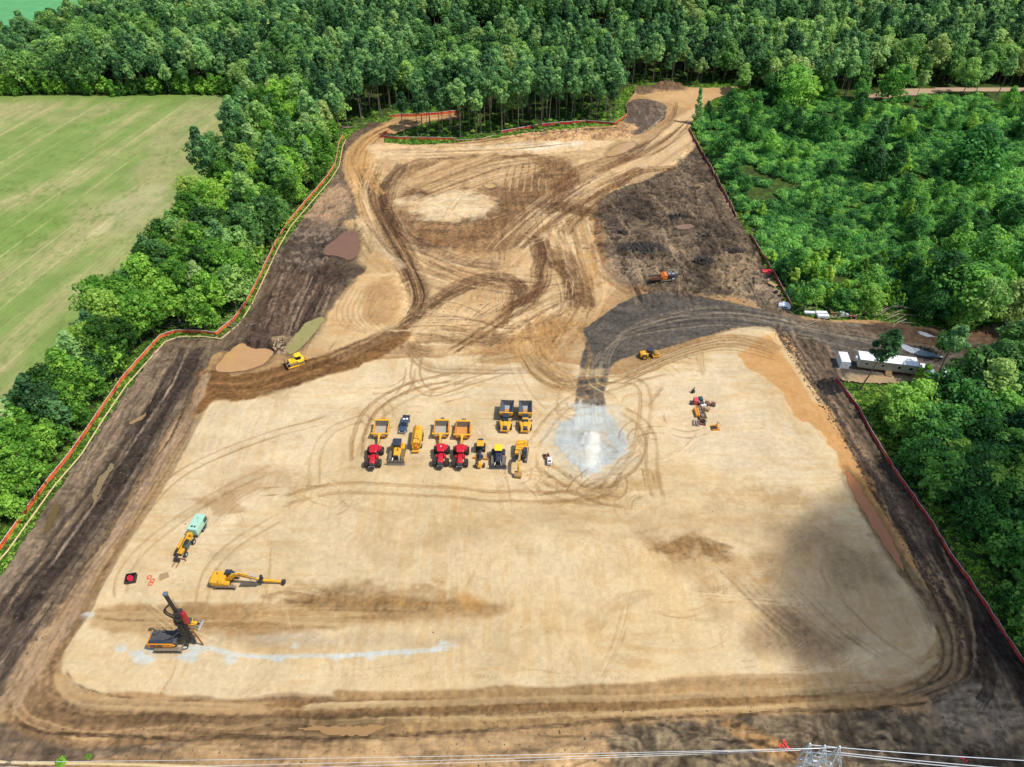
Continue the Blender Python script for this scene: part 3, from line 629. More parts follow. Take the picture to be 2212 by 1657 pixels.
S.stroke([(1850, 905), (1930, 1030), (2010, 1160)], 4, c(92, 80, 70), a=.7, stri=.6, seed=2101, freq=1.6, wob=1.6)
S.stroke([(2090, 1350), (2130, 1430), (2135, 1500), (2110, 1540)], 2.5, c(52, 46, 44), a=.85, stri=.4, seed=2102, wob=1.4)
for k in range(9):
    S.stroke([(1930 + k * 14, 1195 - k * 3), (2000 + k * 13, 1310), (2035 + k * 10, 1400), (2015 + k * 11, 1465), (1930 + k * 8, 1502 + k * 2)], .8, [c(78, 64, 52), c(168, 146, 118)][k % 2], a=.75, stri=.5, seed=2110 + k, wob=1.2, ridge=.2)
for k in range(60):
    x0, y0 = rng.uniform(1290, 2212), rng.uniform(1555, 1657)
    S.stroke([(x0, y0), (x0 + rng.uniform(20, 60), y0 + rng.uniform(-14, 18)), (x0 + rng.uniform(60, 130), y0 + rng.uniform(-10, 40))], rng.uniform(.3, 1.2), rng.choice([c(52, 46, 42), c(186, 166, 138), c(70, 60, 52), c(150, 132, 108)]), a=.7, stri=.7, seed=2130 + k, taper=.6, ridge=.35)
for k in range(10):
    S.stroke([(1470 + k * 6, 1150 + k * 8), (1540, 1170 + k * 5), (1600, 1190 + k * 3)], .8, c(128, 98, 62), a=.55, stri=.7, seed=2200 + k, taper=.8)
for k in range(14):
    yk = 1304 + rng.uniform(0, 58); x_ = rng.uniform(210, 700)
    S.stroke([(x_, yk), (x_ + 130, yk + rng.uniform(-4, 4)), (x_ + rng.uniform(180, 330), yk + rng.uniform(-4, 4))], rng.uniform(.5, 1.6), rng.choice([c(150, 116, 76), c(170, 134, 90), c(222, 196, 152)]), a=.6, stri=.8, seed=2220 + k, taper=.8, slen=.04)
# furrowed tan ground along the bottom
for k in range(40):
    x0, y0 = rng.uniform(250, 1250), rng.uniform(1585, 1652); q = rng.uniform(60, 260)
    S.stroke([(x0 - q / 2, y0 + rng.uniform(-3, 3)), (x0, y0 + rng.uniform(-3, 3)), (x0 + q / 2, y0 + rng.uniform(-5, 5))], rng.uniform(.4, 1.4), rng.choice([c(112, 88, 64), c(208, 178, 138), c(140, 112, 82), c(90, 72, 56)]), a=rng.uniform(.3, .65), stri=.7, seed=680 + k, taper=.7, ridge=.3)
S.stroke([(20, 1556), (120, 1585), (420, 1592), (760, 1590), (1000, 1580), (1260, 1560), (1560, 1545), (1900, 1528), (2060, 1508)], .9, c(82, 62, 46), a=.8, stri=.6, seed=730, slen=.6, wob=1.5, ridge=.4)
S.stroke([(140, 1440), (165, 1478), (230, 1500), (330, 1512)], .5, c(110, 84, 60), a=.7, stri=.7, seed=731, slen=.8)
S.stroke([(330, 1512), (640, 1515), (1000, 1508)], .35, c(140, 108, 76), a=.6, stri=.7, seed=732, slen=.5)
# pale powder strip by the pile rig
PW = c(212, 224, 230)
S.stroke([(300, 1398), (380, 1402), (440, 1400), (520, 1416), (640, 1420), (760, 1416), (880, 1410), (985, 1398)], 1.25, PW, a=.95, stri=.5, seed=740, edge=.6, wob=.5)
for (x, y, r_) in [(262, 1404, 14), (295, 1412, 12), (312, 1425, 20), (335, 1405, 14), (405, 1420, 18), (425, 1412, 13), (500, 1424, 14), (600, 1426, 12), (724, 1420, 10), (800, 1419, 10), (880, 1412, 7), (944, 1402, 8), (960, 1390, 9), (975, 1396, 7), (190, 1330, 9), (640, 1398, 8)]:
    S.poly([(x + r_ * math.cos(t) * rng.uniform(.8, 1.5), y + r_ * .62 * math.sin(t) * rng.uniform(.7, 1.3)) for t in np.linspace(0, 6.28, 9)[:-1]], PW, a=.85, soft=.5, warp=.8, wscale=1.2, seed=int(x))
S.poly([(560, 1375), (700, 1380), (720, 1395), (600, 1396)], c(206, 204, 196), a=.4, soft=1, warp=2, seed=745)
# gravel fan
S.poly([(1238, 872), (1310, 875), (1345, 895), (1366, 990), (1310, 1036), (1262, 1044), (1225, 1012), (1182, 960), (1190, 915), (1235, 900)], c(212, 212, 204), a=.4, soft=1.2, warp=3.5, wscale=2.5, seed=749)
FAN = [(1244, 868), (1262, 880), (1300, 878), (1312, 898), (1334, 906), (1346, 940), (1355, 984), (1318, 1008), (1290, 1024), (1262, 1032), (1238, 1006), (1216, 976), (1194, 950), (1206, 916), (1238, 906)]
S.poly(FAN, c(204, 213, 219), a=.96, soft=.3, warp=1.6, wscale=2, smooth=False, seed=750, z=.15, mottle=.5, mcol=c(172, 184, 190), mscale=4, stretch=(1.6, .5))
for k in range(26):
    a_ = rng.uniform(.3, 2.8); r0 = rng.uniform(8, 40); r1 = r0 + rng.uniform(20, 50)
    S.stroke([(1275 + r0 * math.cos(a_), 950 + r0 * .6 * math.sin(a_)), (1275 + r1 * math.cos(a_ + .1) * 1.1, 960 + r1 * .85 * math.sin(a_ + .1))], rng.uniform(.2, .7), rng.choice([c(226, 232, 232), c(158, 170, 172), c(220, 196, 158)]), a=.5, stri=.4, seed=755 + k, taper=.9)
for k in range(7):
    S.stroke([(1248 + k * 8, 868), (1250 + k * 8, 905), (1246 + k * 10, 930)], 1.2, c(224, 230, 230), a=.55, stri=.7, seed=790 + k, taper=.8, edge=.8)
# heaps and mounds (relief)
def mound(px, py, r, h, col=None, seed=0, ex=1.0, a=.8):
    x, y = G(px, py); w = S.win(np.array([[x - r * ex, y - r], [x + r * ex, y + r]]), 2)
    X, Y = S.X[w], S.Y[w]
    q = np.sqrt(((X - x) / (r * ex)) ** 2 + ((Y - y) / r) ** 2) + (fbm(X / 2.2, Y / 2.2, seed) - .5) * .6
    m = sstep(1, .1, q)
    S.Z[w] += m * h * (.8 + .4 * fbm(X, Y, seed + 3))
    if col is not None: S.mix(w, sstep(1, .7, q) * a, col)
mound(1275, 948, 2.6, 1.5, c(228, 232, 233), 1, 1.2, .95)
mound(1272, 972, 3.4, 1.1, c(226, 231, 233), 2, 1.0, .95)
mound(1272, 998, 2.6, .5, c(224, 230, 232), 3, .9, .9)
mound(1380, 196, 7, 2.4, c(96, 82, 72), 5, 1.6)
mound(1440, 188, 8, 2.8, c(104, 84, 70), 6, 1.6)
mound(1385, 545, 6, 1.5, BLK, 8, 1.9, .6)
mound(1525, 572, 5, 1.2, BLK, 9, 1.2, .6)
mound(1385, 590, 6, .8, c(164, 146, 124), 10, 1.6, .6)
mound(600, 748, 4, 1.2, c(108, 92, 80), 11, 2.0)
mound(560, 735, 4, 1.0, c(96, 80, 72), 12, 1.5)
mound(800, 272, 4, 1.2, c(112, 92, 76), 13, 1.8)
mound(2165, 690, 8, 1.8, c(112, 92, 78), 14, 1.6)
mound(1985, 722, 6, .8, c(104, 86, 72), 15, 2.4)
mound(610, 735, 3, .8, c(160, 138, 112), 16, 1.5)

# busy ground round the parked machines and the gravel fan
rb = random.Random(321)
CC = [c(168, 132, 86), c(184, 150, 102), c(196, 162, 112), c(236, 214, 172), c(152, 118, 76)]
for k in range(150):
    x0, y0 = rb.choice([(1260, 1050), (1340, 1040), (1390, 930), (1170, 1040), (880, 850), (1000, 820), (820, 900), (1200, 860), (1320, 830), (700, 1060), (1430, 790)])
    x0 += rb.gauss(0, 46); y0 += rb.gauss(0, 22); an = rb.choice([.1, -.2, .75, -.8, .45, 1.3]) + rb.gauss(0, .2); q = rb.uniform(20, 110); bd = rb.uniform(-.25, .25)
    p = [(x0 - q / 2 * math.cos(an), y0 - q * .35 * math.sin(an)), (x0 - q * bd * math.sin(an), y0 + q * bd * .7 * math.cos(an)), (x0 + q / 2 * math.cos(an), y0 + q * .35 * math.sin(an))]
    if rb.random() < .45: S.stroke(p, .6, rb.choice(CC), a=rb.uniform(.35, .65), stri=.6, pair=1.15, seed=6000 + k, slen=.5, depth=.05)
    else: S.stroke(p, rb.choice([.5, .9, 1.6, 2.6]), rb.choice(CC), a=rb.uniform(.3, .6), stri=.8, seed=6000 + k, slen=.12, freq=2.6, taper=.7, ridge=.14)
for k in range(70):
    x0, y0 = rb.uniform(1340, 1690), rb.uniform(390, 650)
    if x0 < 1290 + abs(y0 - 470) * .3: continue
    an = rb.uniform(.5, 1.3); q = rb.uniform(30, 120)
    S.stroke([(x0 - q / 2 * math.cos(an), y0 - q / 2 * math.sin(an)), (x0 + rb.uniform(-9, 9), y0), (x0 + q / 2 * math.cos(an + .2), y0 + q / 2 * math.sin(an + .2))], rb.uniform(.5, 2.2), rb.choice([c(48, 44, 42), c(62, 56, 54), c(178, 158, 136), c(150, 130, 108)]), a=rb.uniform(.4, .75), stri=.75, seed=6300 + k, slen=.2, wob=1.6, taper=.6, ridge=.5)
for k in range(60):
    x0, y0 = rb.uniform(820, 1280), rb.uniform(330, 740); an = rb.choice([-.6, -.5, 1.3, .2, .5]) + rb.gauss(0, .2); q = rb.uniform(20, 80)
    S.stroke([(x0 - q / 2 * math.cos(an), y0 - q * .35 * math.sin(an)), (x0, y0 + rb.uniform(-4, 4)), (x0 + q / 2 * math.cos(an), y0 + q * .35 * math.sin(an))], .5, rb.choice([c(110, 80, 54), c(134, 100, 66), c(228, 196, 148)]), a=rb.uniform(.4, .7), stri=.6, pair=1.1, seed=6400 + k, slen=.5, depth=.08)
for (x, y, rx, ry, cc, al) in [(470, 1085, 60, 26, c(180, 144, 98), .55), (1480, 1182, 70, 20, c(160, 124, 78), .7), (1600, 1235, 40, 26, c(186, 148, 96), .5), (1690, 1080, 60, 20, c(190, 156, 106), .5), (1580, 1075, 90, 14, c(200, 168, 120), .4), (640, 1290, 90, 16, c(158, 124, 80), .6), (860, 1296, 110, 16, c(176, 138, 88), .55), (1400, 1040, 40, 22, c(186, 150, 100), .5), (1020, 1130, 120, 14, c(200, 172, 128), .4), (520, 1330, 160, 20, c(176, 140, 94), .45)]:
    S.poly([(x + rx * math.cos(t) * rb.uniform(.7, 1.2), y + ry * math.sin(t) * rb.uniform(.7, 1.2)) for t in np.linspace(0, 6.28, 10)[:-1]], cc, a=al, soft=1.2, warp=5, wscale=3.5, seed=int(x))

def churn(pts, amp, zamp, s1=2.4, s2=.9, seed=0, st=(1, 1), soft=2.0):
    w, d = S.sdf(pts, True, 2.5, 6, seed); m = sstep(-soft, soft, d)
    X, Y = S.X[w] * st[0], S.Y[w] * st[1]
    wx = X + (fbm(X / 5, Y / 5, seed + 1, 3) - .5) * 6; wy = Y + (fbm(X / 5, Y / 5, seed + 2, 3) - .5) * 6
    a_ = 1 - np.abs(fbm(wx / s1, wy / s1, seed + 3, 4) - .5) * 5
    b_ = fbm(wx / s2, wy / s2, seed + 4, 3) - .5
    n = np.clip(a_, -1, 1) * .6 + b_ * 1.4
    S.C[w] *= np.clip(1 + m * n * amp, .35, 1.9)[..., None]
    S.Z[w] += m * (np.clip(a_, -1, 1) * .5 + b_) * zamp
churn([(1285, 450), (1345, 400), (1420, 375), (1480, 330), (1520, 330), (1600, 470), (1700, 660), (1600, 640), (1420, 640), (1350, 600), (1290, 540)], 1.05, .8, 3.2, .9, 4001)
churn([(560, 560), (640, 470), (720, 360), (770, 420), (790, 520), (740, 600), (690, 690), (600, 765), (500, 745)], .5, .35, 2.6, .7, 4002, (1, .45))
churn([(-200, 1560), (0, 1260), (200, 960), (340, 760), (470, 735), (440, 800), (330, 1010), (170, 1250), (30, 1460)], .38, .22, 2.0, .6, 4003, (1, .3))
churn([(1330, 1570), (1600, 1560), (2030, 1520), (2110, 1470), (2300, 1560), (2300, 1700), (1250, 1700)], .7, .45, 2.6, .8, 4004, (.6, 1))
churn([(0, 1600), (400, 1605), (800, 1600), (1300, 1575), (1300, 1700), (0, 1700)], .4, .25, 2.2, .6, 4005, (.35, 1.1))
churn([(1680, 705), (1780, 745), (2010, 1090), (2212, 1400), (2212, 1560), (2110, 1450), (1990, 1230), (1840, 960)], .5, .3, 1.6, .6, 4006, (1, .5))
churn([(1355, 225), (1400, 215), (1440, 232), (1430, 262), (1385, 290)], .5, .4, 1.6, .8, 4007)
churn([(1100, 288), (1340, 268), (1375, 285), (1330, 300), (1120, 304)], .5, .7, 2.2, .9, 4008)
churn([(800, 320), (1300, 300), (1290, 700), (900, 760), (830, 600)], .28, .12, 3.0, .8, 4009, (.7, .7), 6)
w_, d_ = S.sdf([(1285, 450), (1345, 400), (1420, 375), (1480, 330), (1520, 330), (1600, 470), (1700, 660), (1600, 640), (1420, 640), (1350, 600), (1290, 540)], True, 3, 6, 8)
S.C[w_] *= (1 - .22 * sstep(-2, 2, d_))[..., None]
# crisp tyre marks all over the pad in families of near-parallel passes
rf = random.Random(99)
for fam in range(34):
    x0, y0 = rf.uniform(260, 1850), rf.uniform(860, 1470); an = rf.choice([0, 0, .04, -.05, 1.2, -1.15, .6, -.6]) + rf.uniform(-.08, .08); L_ = rf.uniform(80, 330); bend = rf.uniform(-.16, .16)
    lx = 490 - (y0 - 860) * .56; rx = 1640 + (y0 - 800) * .5
    if not (lx < x0 - L_ * .5 and x0 + L_ * .5 < rx): continue
    cc = rf.choice([c(182, 148, 100), c(192, 160, 114), c(238, 220, 184)])
    for j in range(rf.randint(2, 6)):
        o = j * rf.uniform(3, 7); ox, oy = -o * math.sin(an), o * math.cos(an) * .75
        S.stroke([(x0 - L_ / 2 * math.cos(an) + ox, y0 - L_ / 2 * math.sin(an) + oy), (x0 - L_ * bend * math.sin(an) + ox, y0 + L_ * bend * math.cos(an) + oy), (x0 + L_ / 2 * math.cos(an) + ox, y0 + L_ / 2 * math.sin(an) + oy)], rf.choice([.3, .35, .5]), cc, a=rf.uniform(.3, .6), stri=.75, seed=5000 + fam * 9 + j, slen=.35, wob=.5, taper=.8, depth=.03)
# overall small relief and tonal grain
S.Z += (fbm(S.X / 3.1, S.Y / 3.1, 900, 3) - .5) * .10
POST_ = 1
lum = S.C.mean(-1)
S.C *= (np.clip(lum / float(np.mean(SAND)), .05, 1) ** .20)[..., None]
S.C *= np.array([1.08, 1.005, .86], np.float32)
lum = S.C.mean(-1)
dark = sstep(.28, .10, lum)
S.Z += dark * (fbm(S.X / 1.1, S.Y / 1.1, 901, 3) - .5) * .55
g1 = fbm(S.X / 22, S.Y / 30, 902, 3)
g2 = fbm(S.X / 9 + S.Y / 30, S.Y / 1.3, 904, 4)          # passes across the pad
g5 = fbm(S.X / 1.2, S.Y / 8 + S.X / 20, 906, 4)          # passes up and down it
g3 = fbm(S.X / .7, S.Y / .7, 905, 2)
sel = sstep(.42, .58, fbm(S.X / 26, S.Y / 22, 907, 3))
cross = g2 * sel + g5 * (1 - sel)
tanish = np.array([.80, .70, .56], np.float32)
wgt = (sstep(.47, .66, cross) * .5 + sstep(.56, .8, fbm(S.X / 13, S.Y / 7, 908, 5)) * .4) * (1 - dark)
S.C *= 1 - wgt[..., None] * (1 - tanish)
S.C *= (1 + (g1 - .5) * .22 + (cross - .5) * (.26 + .5 * dark) + (g3 - .5) * (.24 + .7 * dark))[..., None]
S.C = np.clip(S.C, .01, .85)
S.Z = np.maximum(S.Z, -.26)

# water: turbid puddles, each its own sheet of real water level
def water_mat(name, col, rough=.08):
    m, nt, b = newmat(name)
    N, L = nt.nodes.new, nt.links.new
    geo = N('ShaderNodeNewGeometry'); n = N('ShaderNodeTexNoise'); n.inputs['Scale'].default_value = .25; n.inputs['Detail'].default_value = 3
    L(geo.outputs['Position'], n.inputs[0])
    mx = N('ShaderNodeMix'); mx.data_type = 'RGBA'; mx.inputs['A'].default_value = (*[v * .85 for v in col], 1); mx.inputs['B'].default_value = (*[min(1, v * 1.15) for v in col], 1)
    L(n.outputs[0], mx.inputs['Factor']); L(mx.outputs['Result'], b.inputs['Base Color'])
    b.inputs['Roughness'].default_value = rough
    b.inputs['Specular IOR Level'].default_value = .4
    return m
def puddle(pts, mat, z=.09, warp=1.0, seed=0):
    P = np.array(Gs(catmull(pts, True, 8)))
    sx, sy = P.min(0) - 3, P.max(0) + 3
    step = .2
    q = Soil(np.arange(sx[0], sy[0], step), np.arange(sx[1], sy[1], step), (0, 0, 0))
    w, d = q.sdf(pts, True, warp * .7, 2.5, seed)
    q.cut[:] = False; q.cut[w] = d > 0
    if not q.cut.any(): return None
    # let the soil sink gently below the water line
    w2, d2 = S.sdf(pts, True, warp * .7, 2.5, seed)
    m = sstep(-.6, .4, d2)
    S.C[w2] *= (1 - .38 * sstep(-2.2, -.2, d2 + (fbm(S.X[w2] / 1.5, S.Y[w2] / 1.5, 71, 3) - .5) * 2))[..., None]
    S_Z = S.Z[w2]; S.Z[w2] = S_Z * (1 - m) + (-.12) * m
    return q
PUD = [
    ([(468, 800), (482, 770), (520, 742), (545, 752), (590, 757), (585, 772), (560, 792), (510, 803)], c(206, 160, 108)),
    ([(617, 748), (640, 722), (655, 700), (690, 685), (702, 692), (672, 728), (645, 758), (625, 765)], c(168, 158, 96)),
    ([(695, 545), (735, 508), (762, 497), (776, 515), (774, 550), (755, 563), (730, 555)], c(142, 104, 78)),
    ([(318, 888), (325, 862), (328, 868), (312, 900), (290, 915), (282, 912)], c(172, 140, 100)),
    ([(200, 1080), (205, 1050), (228, 1015), (240, 1000), (246, 1012), (222, 1048), (206, 1090)], c(150, 130, 92)),
    ([(96, 1140), (110, 1108), (124, 1088), (130, 1100), (112, 1136), (95, 1158)], c(118, 98, 66)),
    ([(1826, 1015), (1838, 1062), (1878, 1130), (1918, 1195), (1948, 1232), (1952, 1225), (1925, 1165), (1888, 1100), (1848, 1035)], c(182, 122, 76)),
    ([(1318, 325), (1340, 312), (1372, 308), (1365, 322), (1335, 335), (1310, 338)], c(206, 164, 112)),
    ([(640, 1574), (700, 1568), (780, 1567), (860, 1566), (830, 1575), (790, 1590), (720, 1588), (670, 1582)], c(176, 138, 90)),
    ([(1045, 402), (1060, 396), (1072, 402), (1062, 408)], c(216, 178, 118)),
    ([(1940, 740), (1975, 752), (2010, 762), (2040, 772), (1990, 770), (1955, 758)], c(176, 182, 190)),
    ([(1980, 715), (2020, 726), (2032, 732), (1995, 728)], c(150, 156, 164)),
    ([(2140, 748), (2160, 732), (2182, 728), (2186, 742), (2166, 758), (2148, 762)], c(140, 130, 126)),
    ([(1455, 488), (1490, 484), (1500, 492), (1470, 496)], c(150, 118, 90)),
]

PUDC = [cc for _, cc in PUD]
_pq = [(puddle(p, None, seed=i), cc, i) for i, (p, cc) in enumerate(PUD)]
earth = S.build('ground', soil_mat('site_soil', .13, .35, 2.6), z0=.05)
for q, cc, i in _pq:
    if q is None: continue
    cx, cy = float(q.X[q.cut].mean()), float(q.Y[q.cut].mean())
    j = (np.abs(S.xs - cx)).argmin(), (np.abs(S.ys - cy)).argmin()
    q.build('water', water_mat('puddle_water', PUDC[i]), z0=.10)

# ------------------------------------------------------------------ forest floor reaching the horizon, and the fields
def flat(name, x0, y0, x1, y1, z, mat, kind='structure'):
    me = bpy.data.meshes.new(name)
    me.from_pydata([(x0, y0, z), (x1, y0, z), (x1, y1, z), (x0, y1, z)], [], [(0, 1, 2, 3)])
    me.materials.append(mat)
    o = bpy.data.objects.new(name, me); COL.objects.link(o); o['kind'] = kind
    return o
def floor_mat():
    m, nt, b = newmat('forest_floor')
    N, L = nt.nodes.new, nt.links.new
    geo = N('ShaderNodeNewGeometry')
    n = N('ShaderNodeTexNoise'); n.inputs['Scale'].default_value = .35; n.inputs['Detail'].default_value = 7; n.inputs['Roughness'].default_value = .75
    L(geo.outputs['Position'], n.inputs[0])
    cr = N('ShaderNodeValToRGB'); e = cr.color_ramp.elements
    e[0].position = .35; e[0].color = (*srgb(58, 66, 38, .6), 1)
    e[1].position = .68; e[1].color = (*srgb(104, 138, 52, .6), 1)
    k = cr.color_ramp.elements.new(.52); k.color = (*srgb(78, 98, 44, .6), 1)
    L(n.outputs[0], cr.inputs[0]); L(cr.outputs[0], b.inputs['Base Color']); b.inputs['Roughness'].default_value = .95
    b.inputs['Specular IOR Level'].default_value = .1
    bp = N('ShaderNodeBump'); bp.inputs['Strength'].default_value = .6; bp.inputs['Distance'].default_value = .6; L(n.outputs[0], bp.inputs['Height']); L(bp.outputs[0], b.inputs['Normal'])
    return m
flat('forest_floor', -3000, -300, 3000, 5000, -.35, floor_mat())

F = Soil(np.arange(-470, -95, .55), np.concatenate([np.arange(95, 300, .6), np.arange(300, 420, .9)]), c(146, 158, 96))
FIELD = [(-700, 203), (0, 207), (120, 205), (260, 207), (380, 204), (490, 205), (540, 240), (505, 330), (470, 400), (410, 490), (330, 580), (260, 680), (190, 780), (100, 900), (-60, 1080), (-700, 1200)]
w, d = F.sdf(FIELD, False, .8, 4, 5)
F.cut[:] = False; F.cut[w] = d > 0
FX, FY = F.X, F.Y
# drill rows run up the field; thin patches of crop let the pale soil through
U_ = FX - FY * .16                     # across the drill rows
n1 = fbm(U_ / 16 + 3, FY / 60, 40, 5); n2 = fbm(U_ / 3.5, FY / 50, 41, 4); n3 = fbm(FX / 60, FY / 60, 42, 3); n4 = fbm(FX / 1.1, FY / 2.2, 43, 3)
F.C[:] = c(124, 150, 84)
F.mix((slice(None), slice(None)), sstep(.40, .66, n1 * .5 + n2 * .3 + n4 * .2) * .8, c(176, 172, 128))
F.mix((slice(None), slice(None)), sstep(.5, .7, fbm(U_ / 22, FY / 45, 47, 5)) * .5, c(172, 162, 128))
F.mix((slice(None), slice(None)), sstep(.5, .72, n3 * .5 + n2 * .25 + n4 * .25) * .75, c(104, 142, 60))
F.mix((slice(None), slice(None)), sstep(.60, .78, fbm(U_ / 10, FY / 26, 48, 5) * .8 + n4 * .2) * .8, c(206, 198, 160))
ln = np.abs((U_ / 11.0) % 1 - .5)
F.mix((slice(None), slice(None)), sstep(.05, .0, ln) * .55 * sstep(.35, .6, n2), c(200, 192, 150))
F.mix((slice(None), slice(None)), sstep(.25, .0, np.abs((U_ / 1.9) % 1 - .5)) * .22, c(92, 128, 56))
F.mix((slice(None), slice(None)), sstep(362, 378, FY) * .8, c(112, 142, 70))
F.mix((slice(None), slice(None)), sstep(.52, .75, n4) * .45, c(88, 124, 52))
F.Z += n4 * .15
F.C *= np.array([1.34, 1.22, 1.05], np.float32)
F.poly([(235, 440), (330, 400), (350, 420), (300, 490), (250, 500)], c(200, 194, 150), a=.3, soft=5, warp=9, wscale=9, seed=3)
F.poly([(400, 225), (470, 215), (470, 280), (420, 300)], c(166, 160, 126), a=.15, soft=5, warp=9, wscale=9, seed=4)
F.build('field', soil_mat('field_soil', .18, .5, 1.6), z0=-.05)
F2 = Soil(np.arange(-900, -250, 3), np.arange(380, 1100, 3), c(104, 176, 112))
w, d = F2.sdf([(-900, 128), (0, 126), (60, 116), (120, 96), (180, 70), (230, 20), (240, -60), (-900, -60)], False, 2, 8, 6)
F2.cut[:] = False; F2.cut[w] = d > 0
F2.C *= (1 + (fbm(F2.X / 30, F2.Y / 60, 50, 4)[..., None] - .5) * .35)
F2.build('crop_field', soil_mat('crop_soil', .12, .3, .5), z0=-.05)
F3 = Soil(np.arange(150, 420, 1.5), np.arange(330, 430, 1.5), c(196, 168, 138))
w, d = F3.sdf([(1870, 205), (1930, 192), (2050, 188), (2212, 188), (2400, 186), (2400, 197), (2200, 198), (2040, 200), (1940, 212), (1880, 216)], False, .8, 4, 6)
F3.cut[:] = False; F3.cut[w] = d > 0
F3.build('dirt_road', soil_mat('track_soil', .2, .4, 1.0), z0=.02)
# ------------------------------------------------------------------ trees
def leaf_mat(name, dark, mid, lite, trans=.42, yellow=(0, 0, 0)):
    m, nt, b = newmat(name)
    N, L = nt.nodes.new, nt.links.new
    at = N('ShaderNodeAttribute'); at.attribute_name = 'tone'
    oi = N('ShaderNodeObjectInfo')
    geo = N('ShaderNodeNewGeometry')
    pn = N('ShaderNodeTexNoise'); pn.inputs['Scale'].default_value = .035; pn.inputs['Detail'].default_value = 3
    L(geo.outputs['Position'], pn.inputs[0])
    # leaf tone: per-leaf clump tone + species variation from tree to tree
    a1 = N('ShaderNodeMath'); a1.operation = 'MULTIPLY_ADD'; L(oi.outputs['Random'], a1.inputs[0]); a1.inputs[1].default_value = .8; a1.inputs[2].default_value = -.4
    a2 = N('ShaderNodeMath'); a2.operation = 'ADD'; L(at.outputs['Fac'], a2.inputs[0]); L(a1.outputs[0], a2.inputs[1])
    a3 = N('ShaderNodeMath'); a3.operation = 'MULTIPLY_ADD'; L(pn.outputs[0], a3.inputs[0]); a3.inputs[1].default_value = 1.0; a3.inputs[2].default_value = -.5
    a4 = N('ShaderNodeMath'); a4.operation = 'ADD'; L(a2.outputs[0], a4.inputs[0]); L(a3.outputs[0], a4.inputs[1])
    cr = N('ShaderNodeValToRGB'); e = cr.color_ramp.elements
    e[0].position = .06; e[0].color = (*dark, 1); e[1].position = .95; e[1].color = (*lite, 1)
    k = e.new(.5); k.color = (*mid, 1)
    L(a4.outputs[0], cr.inputs[0])
    # a few trees are paler or yellower
    gt = N('ShaderNodeMapRange'); gt.inputs[1].default_value = .9; gt.inputs[2].default_value = .97; L(oi.outputs['Random'], gt.inputs[0])
    gt.inputs[4].default_value = .55
    mx = N('ShaderNodeMix'); mx.data_type = 'RGBA'; L(gt.outputs[0], mx.inputs['Factor']); L(cr.outputs[0], mx.inputs['A']); mx.inputs['B'].default_value = (*yellow, 1)
    L(mx.outputs['Result'], b.inputs['Base Color'])
    b.inputs['Roughness'].default_value = .6; b.inputs['Specular IOR Level'].default_value = .25
    tr = N('ShaderNodeBsdfTranslucent')
    hs = N('ShaderNodeHueSaturation'); hs.inputs['Hue'].default_value = .485; hs.inputs['Saturation'].default_value = 1.15; hs.inputs['Value'].default_value = 1.35
    L(mx.outputs['Result'], hs.inputs['Color']); L(hs.outputs[0], tr.inputs[0])
    ms = N('ShaderNodeMixShader'); ms.inputs[0].default_value = trans
    L(b.outputs[0], ms.inputs[1]); L(tr.outputs[0], ms.inputs[2])
    L(ms.outputs[0], nt.nodes['Material Output'].inputs[0])
    return m

LM_N = leaf_mat('north_leaves', srgb(50, 86, 50), srgb(100, 148, 88), srgb(164, 200, 124), yellow=srgb(158, 176, 108))
LM_L = leaf_mat('strip_leaves', srgb(42, 78, 28), srgb(92, 146, 50), srgb(160, 204, 84), yellow=srgb(168, 176, 100))
LM_L2 = leaf_mat('broad_leaves', srgb(48, 86, 42), srgb(102, 150, 76), srgb(168, 202, 112), yellow=srgb(176, 184, 120))
LM_R = leaf_mat('east_leaves', srgb(40, 84, 40), srgb(86, 146, 66), srgb(152, 200, 92), yellow=srgb(160, 190, 84))
LM_T = leaf_mat('thicket_leaves', srgb(42, 94, 46), srgb(88, 152, 72), srgb(158, 208, 108), yellow=srgb(130, 180, 92))
LM_G = leaf_mat('grass_leaves', srgb(84, 130, 40), srgb(124, 174, 58), srgb(176, 210, 92), yellow=srgb(200, 200, 110))

def bark_mat(name, col):
    m, nt, b = newmat(name)
    N, L = nt.nodes.new, nt.links.new
    tc = N('ShaderNodeTexCoord'); n = N('ShaderNodeTexNoise'); n.inputs['Scale'].default_value = 3; n.inputs['Detail'].default_value = 5
    mp = N('ShaderNodeMapping'); mp.inputs['Scale'].default_value = (1, 1, .25); L(tc.outputs['Object'], mp.inputs[0]); L(mp.outputs[0], n.inputs[0])
    mx = N('ShaderNodeMix'); mx.data_type = 'RGBA'; mx.inputs['A'].default_value = (*[v * .5 for v in col], 1); mx.inputs['B'].default_value = (*[v * 1.25 for v in col], 1)
    L(n.outputs[0], mx.inputs['Factor']); L(mx.outputs['Result'], b.inputs['Base Color']); b.inputs['Roughness'].default_value = .9
    return m
BARK = bark_mat('bark', srgb(150, 138, 120, .6)); DEADW = bark_mat('dead_wood', srgb(176, 160, 140, .7))

def raw_mesh(name, co, faces4, mat, tone=None, smooth=False, tri=None):
    me = bpy.data.meshes.new(name)
    co = np.asarray(co, np.float32); q = np.asarray(faces4, np.int32)
    me.vertices.add(len(co)); me.vertices.foreach_set('co', co.ravel())
    me.loops.add(q.size); me.loops.foreach_set('vertex_index', q.ravel())
    me.polygons.add(len(q)); me.polygons.foreach_set('loop_start', (np.arange(len(q)) * q.shape[1]).astype(np.int32))
    me.update(calc_edges=True)
    if smooth: me.shade_smooth()
    if tone is not None:
        a = me.attributes.new('tone', 'FLOAT', 'POINT'); a.data.foreach_set('value', np.asarray(tone, np.float32))
    me.materials.append(mat)
    return me

